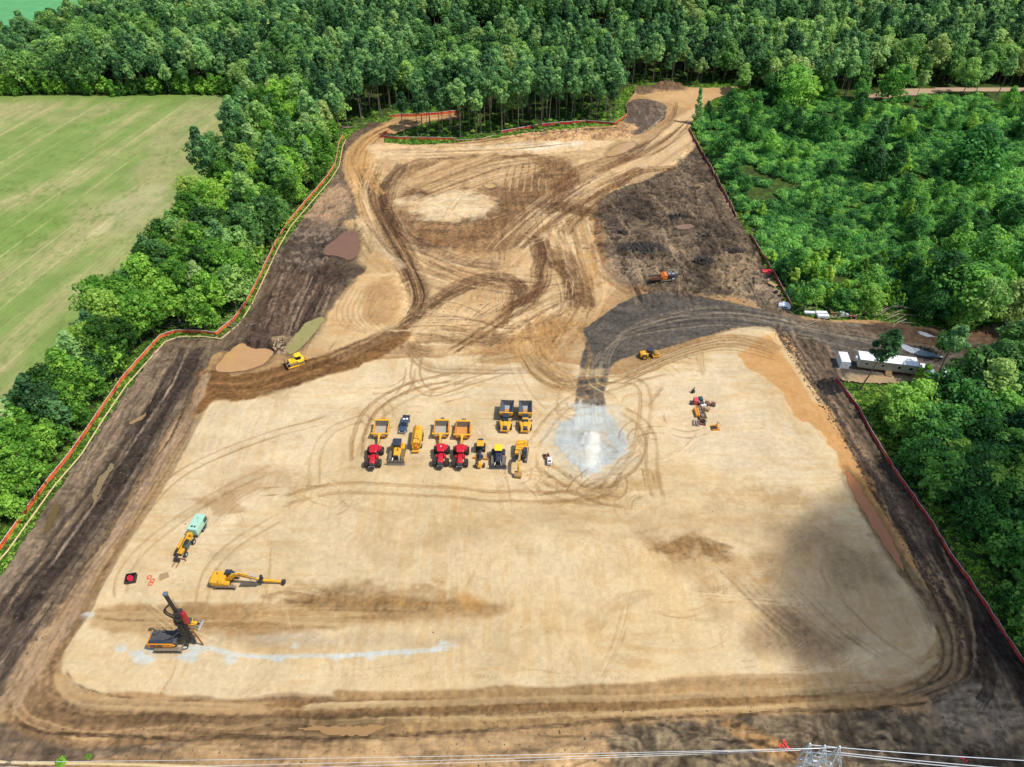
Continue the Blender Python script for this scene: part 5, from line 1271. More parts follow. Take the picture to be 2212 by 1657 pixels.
# ------------------------------------------------------------------ machine shop
class B:
    def __init__(s): s.v = []; s.f = []
    def add(s, v, f):
        n = len(s.v); s.v += [tuple(p) for p in v]; s.f += [tuple(i + n for i in q) for q in f]; return s
    def box(s, x0, x1, y0, y1, z0, z1, rot=None, piv=None):
        v = [(x, y, z) for x in (x0, x1) for y in (y0, y1) for z in (z0, z1)]
        if rot:
            M = Euler(rot).to_matrix(); c_ = Vector(piv or ((x0 + x1) / 2, (y0 + y1) / 2, (z0 + z1) / 2))
            v = [tuple(M @ (Vector(p) - c_) + c_) for p in v]
        return s.add(v, [(0, 1, 3, 2), (4, 6, 7, 5), (0, 4, 5, 1), (2, 3, 7, 6), (0, 2, 6, 4), (1, 5, 7, 3)])
    def prism(s, prof, y0, y1):
        """profile of (x, z) points extruded across y"""
        n = len(prof); v = [(x, y0, z) for x, z in prof] + [(x, y1, z) for x, z in prof]
        f = [tuple(range(n)), tuple(range(2 * n - 1, n - 1, -1))] + [(i, i + n, (i + 1) % n + n, (i + 1) % n) for i in range(n)]
        return s.add(v, f)
    def plan(s, prof, z0, z1):
        n = len(prof); v = [(x, y, z0) for x, y in prof] + [(x, y, z1) for x, y in prof]
        f = [tuple(range(n)), tuple(range(2 * n - 1, n - 1, -1))] + [(i, i + n, (i + 1) % n + n, (i + 1) % n) for i in range(n)]
        return s.add(v, f)
    def loft(s, secs):
        """sections (x, half width, z0, z1, chamfer[, y centre])"""
        v = []; f = []
        for q in secs:
            x, h, a, b, c_ = q[:5]; y = q[5] if len(q) > 5 else 0; c_ = min(c_, h * .95, (b - a) * .45)
            v += [(x, y - h, a), (x, y + h, a), (x, y + h, b - c_), (x, y + h - c_, b), (x, y - h + c_, b), (x, y - h, b - c_)]
        for i in range(len(secs) - 1):
            for k in range(6): f.append((i * 6 + k, i * 6 + (k + 1) % 6, (i + 1) * 6 + (k + 1) % 6, (i + 1) * 6 + k))
        f.append(tuple(range(6))[::-1]); f.append(tuple(range((len(secs) - 1) * 6, len(secs) * 6)))
        return s.add(v, f)
    def cyl(s, p0, p1, r0, r1=None, n=14):
        r1 = r0 if r1 is None else r1; p0, p1 = Vector(p0), Vector(p1); t = (p1 - p0).normalized()
        a = t.cross(Vector((0, 0, 1)) if abs(t.z) < .9 else Vector((1, 0, 0))).normalized(); b = t.cross(a)
        v = []
        for p, r in ((p0, r0), (p1, r1)):
            v += [tuple(p + (a * math.cos(6.2832 * k / n) + b * math.sin(6.2832 * k / n)) * r) for k in range(n)]
        return s.add(v, [(k, (k + 1) % n, (k + 1) % n + n, k + n) for k in range(n)] + [tuple(range(n))[::-1], tuple(range(n, 2 * n))])
    def tube(s, pts, r, n=6):
        for a, b in zip(pts, pts[1:]): s.cyl(a, b, r, n=n)
        return s
    def beam(s, p0, p1, w0, h0, w1=None, h1=None):
        """rectangular beam between two points"""
        w1 = w0 if w1 is None else w1; h1 = h0 if h1 is None else h1
        p0, p1 = Vector(p0), Vector(p1); t = (p1 - p0).normalized()
        a = t.cross(Vector((0, 0, 1)) if abs(t.z) < .95 else Vector((1, 0, 0))).normalized(); b = a.cross(t)
        v = []
        for p, w, h in ((p0, w0, h0), (p1, w1, h1)):
            v += [tuple(p + a * sx * w / 2 + b * sz * h / 2) for sx, sz in ((-1, -1), (1, -1), (1, 1), (-1, 1))]
        return s.add(v, [(0, 1, 5, 4), (1, 2, 6, 5), (2, 3, 7, 6), (3, 0, 4, 7), (3, 2, 1, 0), (4, 5, 6, 7)])
    def part(s, name, mat, parent=None, bevel=.03, smooth=False, loc=None, label=None):
        me = bpy.data.meshes.new(name); me.from_pydata(s.v, [], s.f)
        bm = bmesh.new(); bm.from_mesh(me); bmesh.ops.recalc_face_normals(bm, faces=bm.faces); bm.to_mesh(me); bm.free()
        me.materials.append(mat)
        o = bpy.data.objects.new(name, me); COL.objects.link(o)
        if parent: o.parent = parent
        if loc: o.location = loc
        if bevel:
            m = o.modifiers.new('edge', 'BEVEL'); m.width = bevel; m.segments = 1; m.limit_method = 'ANGLE'; m.angle_limit = R(40)
        if smooth: me.shade_smooth()
        if label: o['label'] = label
        return o

YEL = paint('yellow_paint', srgb(236, 174, 30, .82), .45, dirt=.45)
YELB = paint('bright_yellow_paint', srgb(248, 200, 30, .9), .38, dirt=.12)
YELO = paint('orange_yellow_paint', srgb(232, 152, 36, .8), .45, dirt=.4)
ORNG = paint('orange_paint', srgb(226, 120, 36, .85), .45, dirt=.35)
RED = paint('red_paint', srgb(206, 22, 44, .8), .35, dirt=.18)
NAVY = paint('dark_blue_steel', srgb(40, 52, 70, .8), .5, dirt=.2)
BLACK = paint('black_steel', srgb(36, 37, 40, .9), .5, dirt=.25)
DGREY = paint('dark_grey_steel', srgb(72, 74, 78, .8), .55, dirt=.35)
STEEL = paint('bright_steel', srgb(190, 196, 198, .8), .35, .3, dirt=.25)
WORN = paint('worn_steel', srgb(128, 122, 114, .8), .5, .2, dirt=.6)
BOWL = paint('scoured_bowl_steel', srgb(196, 190, 176, .8), .4, .2, dirt=.55)
RUST = paint('rusty_steel', srgb(120, 70, 44, .8), .8, dirt=.5)
TYRE = paint('tyre_rubber', srgb(44, 44, 46, .8), .85, dirt=.5, spec=.2)
TRKM = paint('track_steel', srgb(150, 138, 122, .7), .6, .2, dirt=.7)
WHITE_ = paint('white_paint', srgb(240, 242, 242, .82), .4, dirt=.08)
BEIGE = paint('beige_siding', srgb(190, 186, 168, .8), .6, dirt=.15)
MINT = paint('mint_paint', srgb(168, 214, 190, .82), .45, dirt=.1)
MINTD = paint('mint_louvre', srgb(56, 88, 78, .8), .6, dirt=.1)
GLASS = paint('dark_glass', srgb(24, 34, 42, .9), .08, dirt=.05, spec=.9)
GLASSG = paint('green_glass', srgb(40, 84, 80, .8), .1, dirt=.1, spec=.9)
BLUEG = paint('blue_grey_paint', srgb(74, 98, 128, .8), .25, .4, dirt=.12, spec=.7)
CHROME = paint('chrome', srgb(220, 222, 224, .9), .15, .9, dirt=.05)
WOOD = paint('pale_wood', srgb(176, 146, 106, .8), .8, dirt=.3)
SALMON = paint('salmon_sheet', srgb(220, 84, 84, .8), .6, dirt=.1)
DRED = paint('dark_red_paint', srgb(150, 22, 30, .8), .4, dirt=.1)
DIRT = paint('heaped_orange_sand', srgb(216, 150, 78, .75), .95, dirt=.3)
def netting(name, cols, sc_=.22):
    """plastic safety mesh: sections of differing, weathered colour"""
    m, nt, b = newmat(name); N, L = nt.nodes.new, nt.links.new
    geo = N('ShaderNodeNewGeometry'); n = N('ShaderNodeTexNoise'); n.inputs['Scale'].default_value = sc_; n.inputs['Detail'].default_value = 4; n.inputs['Roughness'].default_value = .8
    L(geo.outputs['Position'], n.inputs[0]); cr = N('ShaderNodeValToRGB'); e = cr.color_ramp.elements
    e[0].position = .36; e[0].color = (*cols[0], 1); e[1].position = .66; e[1].color = (*cols[-1], 1)
    k = e.new(.5); k.color = (*cols[1], 1); L(n.outputs[0], cr.inputs[0]); L(cr.outputs[0], b.inputs['Base Color']); b.inputs['Roughness'].default_value = .8
    return m
FORANGE = netting('orange_netting', [srgb(176, 52, 30, .9), srgb(226, 96, 46, .95), srgb(214, 140, 70, .9)])
FRED = netting('red_netting', [srgb(150, 34, 32, .9), srgb(206, 56, 44, .95), srgb(222, 112, 60, .9)])
STRAW = paint('straw_wattle', srgb(212, 186, 136, .85), .95, dirt=.4)
GALV = paint('galvanised_steel', srgb(214, 218, 220, .95), .4, .1, dirt=.05)
LAMP = paint('lens', srgb(244, 240, 224, .9), .15, dirt=.02)

def wheel(root, x, y, z, r, w, rimmat=None, name='wheel'):
    b = B(); n = 26; pr = [(-.5, .62), (-.5, .93), (-.38, 1), (.38, 1), (.5, .93), (.5, .62)]
    v = []; f = []
    for k in range(n):
        a = 6.2832 * k / n; lug = 1.0 if k % 2 else .955
        for yy, rr in pr:
            rr_ = rr * (lug if rr > .95 else 1)
            v.append((r * rr_ * math.cos(a), yy * w, r * rr_ * math.sin(a)))
    m = len(pr)
    for k in range(n):
        for j in range(m - 1): f.append((k * m + j, k * m + j + 1, ((k + 1) % n) * m + j + 1, ((k + 1) % n) * m + j))
    b.add(v, f)
    o = b.part(name, TYRE, root, 0, loc=(x, y, z))
    c_ = B(); c_.cyl((0, -w * .36, 0), (0, w * .36, 0), r * .63, n=18); c_.cyl((0, -w * .42, 0), (0, w * .42, 0), r * .22, n=10)
    c_.part('rim', rimmat or YEL, o, 0)
    return o

def track(root, x0, x1, y, w, z1, name='track', frame=None):
    """crawler track: padded belt round a frame with rollers"""
    r = z1 / 2; L_ = x1 - x0 - 2 * r; n = 11; P = []
    for k in range(n): a = -math.pi / 2 + math.pi * k / (n - 1); P.append((x1 - r + r * math.cos(a), r + r * math.sin(a)))
    m = max(6, int(L_ / .2))
    P = P + [(x1 - r - L_ * k / m, 2 * r) for k in range(1, m)]
    for k in range(n): a = math.pi / 2 + math.pi * k / (n - 1); P.append((x0 + r + r * math.cos(a), r + r * math.sin(a)))
    P += [(x0 + r + L_ * k / m, 0) for k in range(1, m)]
    b = B(); N_ = len(P); cx, cz = (x0 + x1) / 2, r
    for i in range(N_):
        (ax, az), (bx, bz) = P[i], P[(i + 1) % N_]
        tx, tz = bx - ax, bz - az; l = math.hypot(tx, tz) or 1; nx, nz = tz / l, -tx / l
        q = .06
        v = [(ax, y - w / 2, az), (bx, y - w / 2, bz), (bx, y + w / 2, bz), (ax, y + w / 2, az)]
        v2 = [(px - nx * .12, py, pz - nz * .12) for px, py, pz in v]
        b.add(v + v2, [(0, 1, 2, 3), (7, 6, 5, 4), (0, 4, 5, 1), (3, 2, 6, 7)])
        ox, oz = nx * q, nz * q; mx, mz = ax + tx * .25, az + tz * .25; ex, ez = ax + tx * .6, az + tz * .6
        b.add([(mx, y - w / 2, mz), (ex, y - w / 2, ez), (ex, y + w / 2, ez), (mx, y + w / 2, mz), (mx + ox, y - w / 2, mz + oz), (ex + ox, y - w / 2, ez + oz), (ex + ox, y + w / 2, ez + oz), (mx + ox, y + w / 2, mz + oz)],
              [(4, 5, 6, 7), (0, 4, 7, 3), (1, 2, 6, 5), (0, 1, 5, 4), (3, 7, 6, 2)])
    o = b.part(name, TRKM, root, 0)
    g = B(); g.box(x0 + r * .9, x1 - r * .9, y - w * .28, y + w * .28, r * .55, r * 1.45)
    for k in range(6):
        xx = x0 + r + L_ * k / 5; g.cyl((xx, y - w * .36, r * .5), (xx, y + w * .36, r * .5), r * .32, n=10)
    for xx in (x0 + r, x1 - r): g.cyl((xx, y - w * .38, r), (xx, y + w * .38, r), r * .72, n=14)
    g.part('track_frame', frame or BLACK, o, 0)
    return o

def red_tractor(beacon=False):
    t = empty('red_tractor')
    B().loft([(-3.3, .55, .8, 1.5, .1), (3.2, .5, .8, 1.4, .1)]).part('chassis', BLACK, t)
    B().loft([(.35, .52, 1.45, 2.62, .2), (1.6, .6, 1.4, 2.66, .24), (2.9, .68, 1.4, 2.5, .26), (3.25, .66, 1.4, 2.36, .26)]).part('hood', RED, t, .04)
    B().loft([(3.25, .7, .95, 2.3, .2), (3.7, .62, .95, 2.0, .2)]).part('grille', BLACK, t)
    B().box(3.72, 3.84, -.62, .62, 1.55, 1.68).box(3.72, 3.86, -.75, -.62, 1.2, 1.62).box(3.72, 3.86, .62, .75, 1.2, 1.62).part('bumper_bar', CHROME, t)
    B().box(3.6, 4.1, -.6, .6, .75, 1.2).part('front_weight', BLACK, t)
    B().loft([(-1.75, .82, 1.5, 3.1, .12), (-.3, .88, 1.5, 3.25, .12), (.3, .72, 1.6, 3.1, .12)]).part('cab', GLASS, t)
    B().loft([(-2.0, .86, 3.15, 3.42, .12), (-1.6, 1.04, 3.12, 3.5, .2), (.1, 1.0, 3.15, 3.5, .2), (.62, .78, 3.15, 3.38, .15)]).part('cab_roof', RED, t, .05)
    for y in (-1, 1):
        B().prism([(-3.0, 2.05), (-2.7, 2.3), (-1.4, 2.3), (-1.0, 2.0), (-1.4, 2.15), (-2.7, 2.15)], y * .85, y * 1.55).part('rear_fender', RED, t)
        B().box(.25, 1.15, y * .6 if y > 0 else -1.25, 1.25 if y > 0 else -.6, 1.3, 2.0).part('side_tank', RED, t)
        B().box(-.75, -.6, min(y * 1.0, y * 1.5), max(y * 1.0, y * 1.5), 2.75, 2.82).box(-.78, -.62, min(y * 1.42, y * 1.62), max(y * 1.42, y * 1.62), 2.45, 2.95).part('mirror', BLACK, t, 0)
        for x in (-2.15, 2.0): wheel(t, x, y * 1.5, 1.03, 1.03, .95, STEEL)
    B().cyl((1.2, .75, 2.0), (1.2, .75, 3.2), .09).part('exhaust', DGREY, t, 0)
    B().beam((-3.2, 0, .9), (-4.3, 0, .8), .35, .2).box(-3.6, -3.3, -.6, .6, .9, 1.8).part('hitch', BLACK, t)
    if beacon: B().cyl((-.9, 0, 3.5), (-.9, 0, 3.66), .17, .12).part('gps_dome', WHITE_, t, 0)
    return t

def scraper(load=False, wheels4=False, clean=False):
    t = empty('pull_scraper')
    B().box(-2.6, 1.0, -1.7, 1.7, .55, .75).part('bowl_floor', BOWL if not load else DIRT, t)
    for y in (-1, 1):
        B().prism([(-3.1, .5), (1.1, .4), (1.2, 1.4), (.4, 1.9), (-3.1, 2.15)], y * 1.72, y * 1.9).part('bowl_side', YELO if not clean else YEL, t)
        B().beam((1.5, y * 2.05, 1.85), (-1.6, y * 2.05, 1.1), .22, .4, .22, .3).part('draft_arm', YEL, t)
        B().box(.9, 1.1, y * 1.9 - .08, y * 1.9 + .08, 1.2, 2.5).part('lift_cylinder', DGREY, t)
    B().prism([(-2.6, .75), (-2.45, .75), (-2.75, 2.2), (-3.05, 2.3), (-3.1, 2.1)], -1.7, 1.7).part('ejector_plate', WORN, t)
    B().prism([(-3.3, 2.1), (-2.75, 2.32), (-2.7, 2.42), (-3.3, 2.5)], -1.95, 1.95).part('back_rim', YEL, t)
    B().box(.95, 1.2, -1.75, 1.75, .35, .62).part('cutting_edge', BLACK, t)
    B().prism([(1.25, .45), (1.5, .5), (1.75, 1.1), (1.6, 1.15)], -1.65, 1.65).part('apron', YELO, t)
    B().loft([(1.35, 2.2, 1.7, 2.12, .05), (1.78, 2.2, 1.7, 2.12, .05)]).part('yoke', YEL, t)
    B().loft([(1.6, .75, 1.72, 2.14, .06), (2.3, .3, 1.66, 2.1, .06), (3.6, .2, 1.25, 1.65, .05), (4.5, .14, .8, 1.1, .05)]).part('gooseneck', YEL, t)
    B().tube([(2.3, .3, 1.9), (3.6, .35, 1.3), (4.7, .25, 1.4)], .05).tube([(2.3, -.3, 1.9), (3.8, -.35, 1.2), (4.7, -.25, 1.4)], .05).part('hydraulic_hose', BLACK, t, 0)
    B().beam((-3.2, 0, 1.5), (-4.6, 0, 1.1), .5, .5).box(-4.9, -4.55, -.5, .5, .8, 1.5).part('push_block', WORN if not clean else YELO, t)
    B().beam((-3.4, -1.5, 1.0), (-3.4, 1.5, 1.0), .3, .4).part('rear_axle', YELO, t)
    for y in ((-1.45, -.65, .65, 1.45) if wheels4 else (-1.1, 1.1)): wheel(t, -3.9, y, .75, .75, .6, YEL)
    return t

def dump_truck(second=False):
    t = empty('articulated_dump_truck')
    # hopper body: sloping plates so that it really is open
    o = [(-5.3, -1.75, 3.0), (-5.3, 1.75, 3.0), (-.1, 1.75, 3.25), (-.1, -1.75, 3.25)]
    i_ = [(-4.7, -.75, 1.55), (-4.7, .75, 1.55), (-1.0, .55, 1.5), (-1.0, -.55, 1.5)]
    def wall(a, b, c_, d, th=.08):
        n = (Vector(b) - Vector(a)).cross(Vector(d) - Vector(a)).normalized() * th
        v = [Vector(p) for p in (a, b, c_, d)]; return [tuple(p) for p in v] + [tuple(p - n) for p in v]
    F8 = [(0, 1, 2, 3), (7, 6, 5, 4), (0, 4, 5, 1), (1, 5, 6, 2), (2, 6, 7, 3), (3, 7, 4, 0)]
    b = B()
    for k in range(4):
        if k == 0: continue
        a, c_ = k, (k + 1) % 4
        b.add(wall(o[a], o[c_], i_[c_], i_[a]), F8)
    b.part('hopper', paint('hopper_steel', srgb(84, 92, 104, .8), .5, .1, dirt=.25), t)
    B().add(wall((-5.3, -1.75, 3.0), (-5.3, 1.75, 3.0), (-4.7, .75, 1.55), (-4.7, -.75, 1.55)), F8).part('tailgate', DGREY, t)
    B().add([(-4.7, -.75, 1.57), (-4.7, .75, 1.57), (-1.0, .55, 1.52), (-1.0, -.55, 1.52), (-4.7, -.75, 1.45), (-4.7, .75, 1.45), (-1.0, .55, 1.4), (-1.0, -.55, 1.4)], F8).part('hopper_floor', STEEL, t, 0)
    B().add([(-3.2, -.5, 1.6), (-3.2, .5, 1.6), (-1.0, .62, 1.75), (-1.0, -.62, 1.75), (-3.2, -.5, 1.5), (-3.2, .5, 1.5), (-1.0, .55, 1.5), (-1.0, -.55, 1.5)], F8).part('leftover_sand', DIRT, t, 0)
    B().box(-5.35, -.05, 1.75, 1.87, 2.95, 3.2).box(-5.35, -.05, -1.87, -1.75, 2.95, 3.2).part('side_rail', DGREY, t)
    B().box(-.1, .25, -1.87, 1.87, 2.5, 3.32).prism([(-.9, 1.5), (.0, 2.6), (.2, 2.6), (-.4, 1.45)], -1.5, 1.5).part('headboard', YEL, t)
    B().beam((-5.0, 0, 1.15), (3.8, 0, 1.15), .9, .4).part('frame', DGREY, t)
    B().loft([(.75, .78, 1.5, 3.1, .1), (1.2, .82, 1.5, 3.3, .1), (2.4, .8, 1.5, 3.2, .1), (2.75, .72, 1.6, 2.5, .1)]).part('cab', GLASS, t)
    B().loft([(.65, .82, 3.25, 3.42, .06), (2.0, .82, 3.25, 3.42, .06)]).part('cab_roof', NAVY, t)
    if second: B().loft([(1.95, .84, 3.1, 3.38, .1), (2.45, .84, 3.0, 3.3, .1)]).part('sun_visor', YEL, t)
    B().loft([(1.9, 1.7, 1.5, 2.15, .1), (2.6, 1.72, 1.4, 2.3, .2), (4.2, 1.35, 1.3, 2.1, .3), (4.75, 1.1, 1.2, 1.8, .25)]).part('hood', YEL, t, .05)
    B().loft([(2.55, .55, 2.2, 2.55, .1), (4.3, .6, 1.9, 2.22, .1)]).part('hood_ridge', YEL, t, .04)
    B().loft([(4.2, .62, 1.5, 2.3, .1), (4.86, .55, 1.3, 1.9, .1)]).part('grille', BLACK, t)
    B().box(4.6, 5.05, -1.3, 1.3, .75, 1.2).part('bumper', YEL, t)
    for y in (-1, 1):
        B().box(4.7, 4.9, y * .95 - .16, y * .95 + .16, 1.3, 1.5).part('headlight', LAMP, t, 0)
        B().box(1.6, 2.2, y * 1.0 - .2, y * 1.0 + .2, 1.6, 1.8).beam((2.3, y * .9, 2.6), (2.35, y * 1.75, 2.65), .06, .06).box(2.25, 2.4, y * 1.75 - .15, y * 1.75 + .15, 2.3, 2.9).part('mirror', BLACK, t, 0)
        for x in (3.1, -2.0, -3.9): wheel(t, x, y * 1.42, .93, .93, .72, YEL)
    return t

def dozer(roof=None, hood=None, blade=3.4, bladem=None, cabm=None, size=1.0, ripper=True, low=False, name='bulldozer', tank=False):
    t = empty(name)
    for y in (-1, 1): track(t, -2.1, 2.0, y * 1.15, .62, 1.05, frame=YEL if low else BLACK)
    B().loft([(-2.0, .78, .6, 1.6, .1), (.2, .8, .6, 1.7, .1), (1.9, .6, .6, 1.3, .1)]).part('hull', hood or YEL, t)
    B().loft([(.1, .55, 1.5, 2.15, .15), (1.9, .5, 1.35, 1.95, .15)]).part('hood', hood or YEL, t, .04)
    B().loft([(1.9, .48, .9, 1.8, .1), (2.05, .44, .9, 1.7, .1)]).part('grille', BLACK, t)
    B().loft([(-1.3, .72, 1.6, 2.75, .1), (-.3, .72, 1.6, 2.85, .1), (.15, .55, 1.6, 2.6, .1)]).part('cab', cabm or GLASS, t)
    B().loft([(-1.5, .78, 2.8, 2.95, .08), (-1.2, .86, 2.78, 3.0, .1), (-.1, .84, 2.78, 3.0, .1), (.25, .66, 2.78, 2.93, .08)]).part('cab_roof', roof or YEL, t, .04)
    for y in (-1, 1):
        B().loft([(-1.6, .3, 1.15, 1.55, .08, y * 1.05), (-.2, .3, 1.15, 1.55, .08, y * 1.05)]).part('fender', hood or YEL, t)
        B().beam((-.4, y * 1.52, .45), (2.5, y * 1.45, .45), .16, .26).part('push_arm', hood or YEL, t)
        B().cyl((1.6, y * .45, 1.4), (2.5, y * .7, 1.0), .08).part('lift_cylinder', STEEL, t, 0)
    B().cyl((.9, .35, 2.0), (.9, .35, 2.8), .08).part('exhaust', BLACK, t, 0)
    B().prism([(2.75, .05), (2.85, .1), (2.62, .55), (2.66, .95), (2.85, 1.3), (2.75, 1.32), (2.5, .95), (2.46, .5)], -blade / 2, blade / 2).part('blade', bladem or WORN, t)
    if ripper:
        B().box(-2.9, -2.6, -.9, .9, .8, 1.1).beam((-2.1, -.4, .9), (-2.7, -.4, .95), .15, .2).beam((-2.1, .4, .9), (-2.7, .4, .95), .15, .2).prism([(-2.85, 1.0), (-2.65, 1.0), (-2.65, .1), (-2.5, 0), (-2.75, .1)], -.08, .08).part('ripper', YELO, t)
    t.scale = (size,) * 3
    return t

def excavator_base(root, cabm=None, body=None, two=True):
    Y_ = body or YEL
    for y in (-1, 1): track(root, -2.3, 2.3, y * 1.3, .62, 1.0)
    B().box(-1.1, 1.1, -1.1, 1.1, .55, .95).cyl((0, 0, .9), (0, 0, 1.2), .85, n=20).part('undercarriage', BLACK, root)

def excavator(kind='dig'):
    t = empty('excavator' if kind == 'dig' else 'drilling_excavator')
    excavator_base(t)
    B().loft([(-2.9, 1.3, 1.2, 2.35, .15), (-2.4, 1.45, 1.2, 2.5, .15), (-1.3, 1.45, 1.2, 2.45, .12)]).part('counterweight', YEL, t, .05)
    B().loft([(-1.3, 1.45, 1.2, 2.25, .1), (.15, 1.45, 1.2, 2.2, .1)]).part('engine_deck', YEL, t, .03)
    B().box(-2.2, -1.55, -.9, .2, 2.45, 2.58).box(-1.1, -.5, -.95, .3, 2.25, 2.36).part('engine_hatch', YEL, t, .03)
    B().box(.15, 1.1, -1.45, -.55, 1.2, 1.85).part('tool_box', YEL, t, .04)
    B().loft([(.0, .48, 1.25, 2.85, .1, .95), (1.3, .48, 1.25, 2.9, .12, .95), (1.75, .46, 1.3, 2.3, .1, .95)]).part('cab', GLASS, t)
    B().loft([(-.05, .5, 2.88, 2.98, .04, .95), (1.35, .5, 2.9, 3.0, .04, .95)]).part('cab_roof', NAVY, t)
    B().cyl((-1.6, .6, 2.4), (-1.6, .6, 2.95), .08).part('exhaust', BLACK, t, 0)
    B().tube([(-.9, -1.4, 2.3), (-.9, -1.4, 3.0), (.1, -1.4, 2.9)], .03).tube([(-2.4, 1.4, 2.5), (-2.4, 1.4, 2.9), (-1.3, 1.4, 2.9), (-1.3, 1.4, 2.4)], .03).part('handrail', BLACK, t, 0)
    if kind == 'dig':
        B().prism([(.2, 1.5), (.8, 2.3), (2.2, 4.2), (3.4, 4.6), (6.0, 3.8), (5.95, 3.45), (3.4, 3.9), (2.7, 3.5), (1.3, 1.5)], -.28, .28).part('boom', YEL, t, .04)
        B().prism([(5.4, 4.3), (6.2, 3.95), (6.55, 3.2), (6.6, 1.1), (6.3, 1.0), (6.1, 3.0), (5.7, 3.5)], -.22, .22).part('stick', YEL, t, .03)
        B().cyl((2.7, 0, 4.6), (5.0, 0, 4.7), .11).cyl((5.0, 0, 4.7), (5.5, 0, 4.3), .07).part('stick_cylinder', STEEL, t, 0)
        for y in (-1, 1): B().cyl((1.1, y * .4, 1.6), (2.6, y * .4, 3.4), .1).part('boom_cylinder', DGREY, t, 0)
        B().tube([(2.4, .2, 4.5), (4.2, .24, 4.75), (5.6, .2, 4.4), (6.4, .15, 3.4)], .05).part('hydraulic_hose', BLACK, t, 0)
        B().prism([(6.1, 1.3), (6.7, 1.25), (7.25, .9), (7.35, .45), (7.0, .08), (6.4, .05), (6.0, .35), (6.3, .4), (6.9, .3), (7.05, .6), (6.6, 1.05)], -.85, .85).prism([(6.1, 1.3), (7.25, .9), (7.3, .4), (6.4, .05), (6.0, .35)], .8, .86).prism([(6.1, 1.3), (7.25, .9), (7.3, .4), (6.4, .05), (6.0, .35)], -.86, -.8).part('bucket', paint('dusty_bucket', srgb(176, 136, 72, .8), .6, dirt=.6), t, .03)
    else:
        B().prism([(.2, 1.5), (.7, 2.4), (1.6, 3.3), (2.6, 3.5), (3.4, 3.3), (3.3, 2.9), (2.4, 2.9), (1.3, 1.5)], -.3, .3).part('boom', YEL, t, .04)
        B().beam((2.9, 0, 3.3), (7.0, 0, 1.7), .45, .5, .35, .35).part('stick', YEL, t, .04)
        B().cyl((3.2, .1, 3.8), (5.2, .1, 3.0), .13).part('stick_cylinder', YEL, t, 0)
        B().cyl((5.0, .1, 3.05), (6.8, .1, 2.3), .1).part('cylinder_rod', CHROME, t, 0)
        B().tube([(2.0, -.2, 3.5), (3.2, -.25, 3.6), (4.8, -.3, 3.0), (6.6, -.3, 2.2)], .07).tube([(5.3, -.3, 2.8), (5.8, -.7, 1.9), (6.6, -.6, 1.5)], .06).part('hydraulic_hose', BLACK, t, 0)
        B().box(6.8, 7.8, -.55, .35, .9, 1.6).cyl((7.4, .5, 1.0), (7.4, .5, 2.2), .35, n=16).part('drill_head', BLACK, t)
        B().beam((7.2, .15, 1.15), (11.8, .15, .75), .5, .5).part('drill_mast', YEL, t, .04)
        B().cyl((11.7, .15, .7), (12.3, .15, .8), .5, n=12).box(11.7, 12.2, -.45, .7, .3, .5).part('mast_foot', BLACK, t)
        b = B(); b.cyl((3.2, -.75, 1.0), (7.0, -.6, .9), .08)
        for k in range(14):
            x = 3.3 + k * .26; b.cyl((x, -.75 + k * .01, 1.0), (x + .07, -.75 + k * .01, 1.0), .3, n=12)
        b.part('auger', WORN, t, 0)
    return t

def grader():
    t = empty('motor_grader')
    B().loft([(-4.6, .7, .9, 2.1, .12), (-4.1, .8, .9, 2.3, .12), (-3.2, .8, .9, 2.3, .12)]).part('radiator_housing', NAVY, t)
    B().loft([(-3.2, .62, 1.0, 2.25, .12), (-2.7, .62, 1.0, 2.3, .12)]).part('engine_hood', YEL, t)
    B().loft([(-2.6, .72, 1.2, 3.0, .1), (-1.1, .72, 1.2, 3.05, .1), (-.8, .6, 1.2, 2.7, .1)]).part('cab', GLASS, t)
    B().loft([(-2.9, .9, 3.02, 3.18, .08), (-1.9, 1.0, 3.02, 3.22, .1), (-.75, .95, 3.02, 3.18, .08)]).part('cab_roof', YEL, t, .05)
    B().prism([(-1.0, 1.0), (-.9, 1.7), (1.0, 2.2), (3.4, 1.75), (4.0, 1.2), (3.9, .95), (3.2, 1.3), (1.0, 1.8), (-.6, 1.0)], -.24, .24).part('gooseneck_frame', NAVY, t)
    B().loft([(3.4, .42, .8, 1.75, .1), (4.5, .4, .8, 1.5, .1)]).box(4.5, 4.9, -.55, .55, .7, 1.2).part('nose', YEL, t)
    B().beam((3.9, -.95, .75), (3.9, .95, .75), .3, .3).part('front_axle', YEL, t)
    B().cyl((1.1, 0, .85), (1.1, 0, 1.0), .85, n=20).beam((1.1, 0, .9), (3.6, 0, .95), .5, .2, .2, .2).part('turntable', NAVY, t)
    for y in (-1, 1): B().cyl((.9, y * .35, 2.2), (1.1, y * .8, .95), .07).part('lift_cylinder', BLACK, t, 0)
    B().beam((.9, -2.1, .38), (1.5, 2.1, .38), .2, .62).part('moldboard', YELO, t)
    for y in (-1, 1):
        for x in (-1.9, -3.4): wheel(t, x, y * 1.05, .66, .66, .45, YEL)
        wheel(t, 3.9, y * 1.1, .64, .64, .42, YEL)
    return t

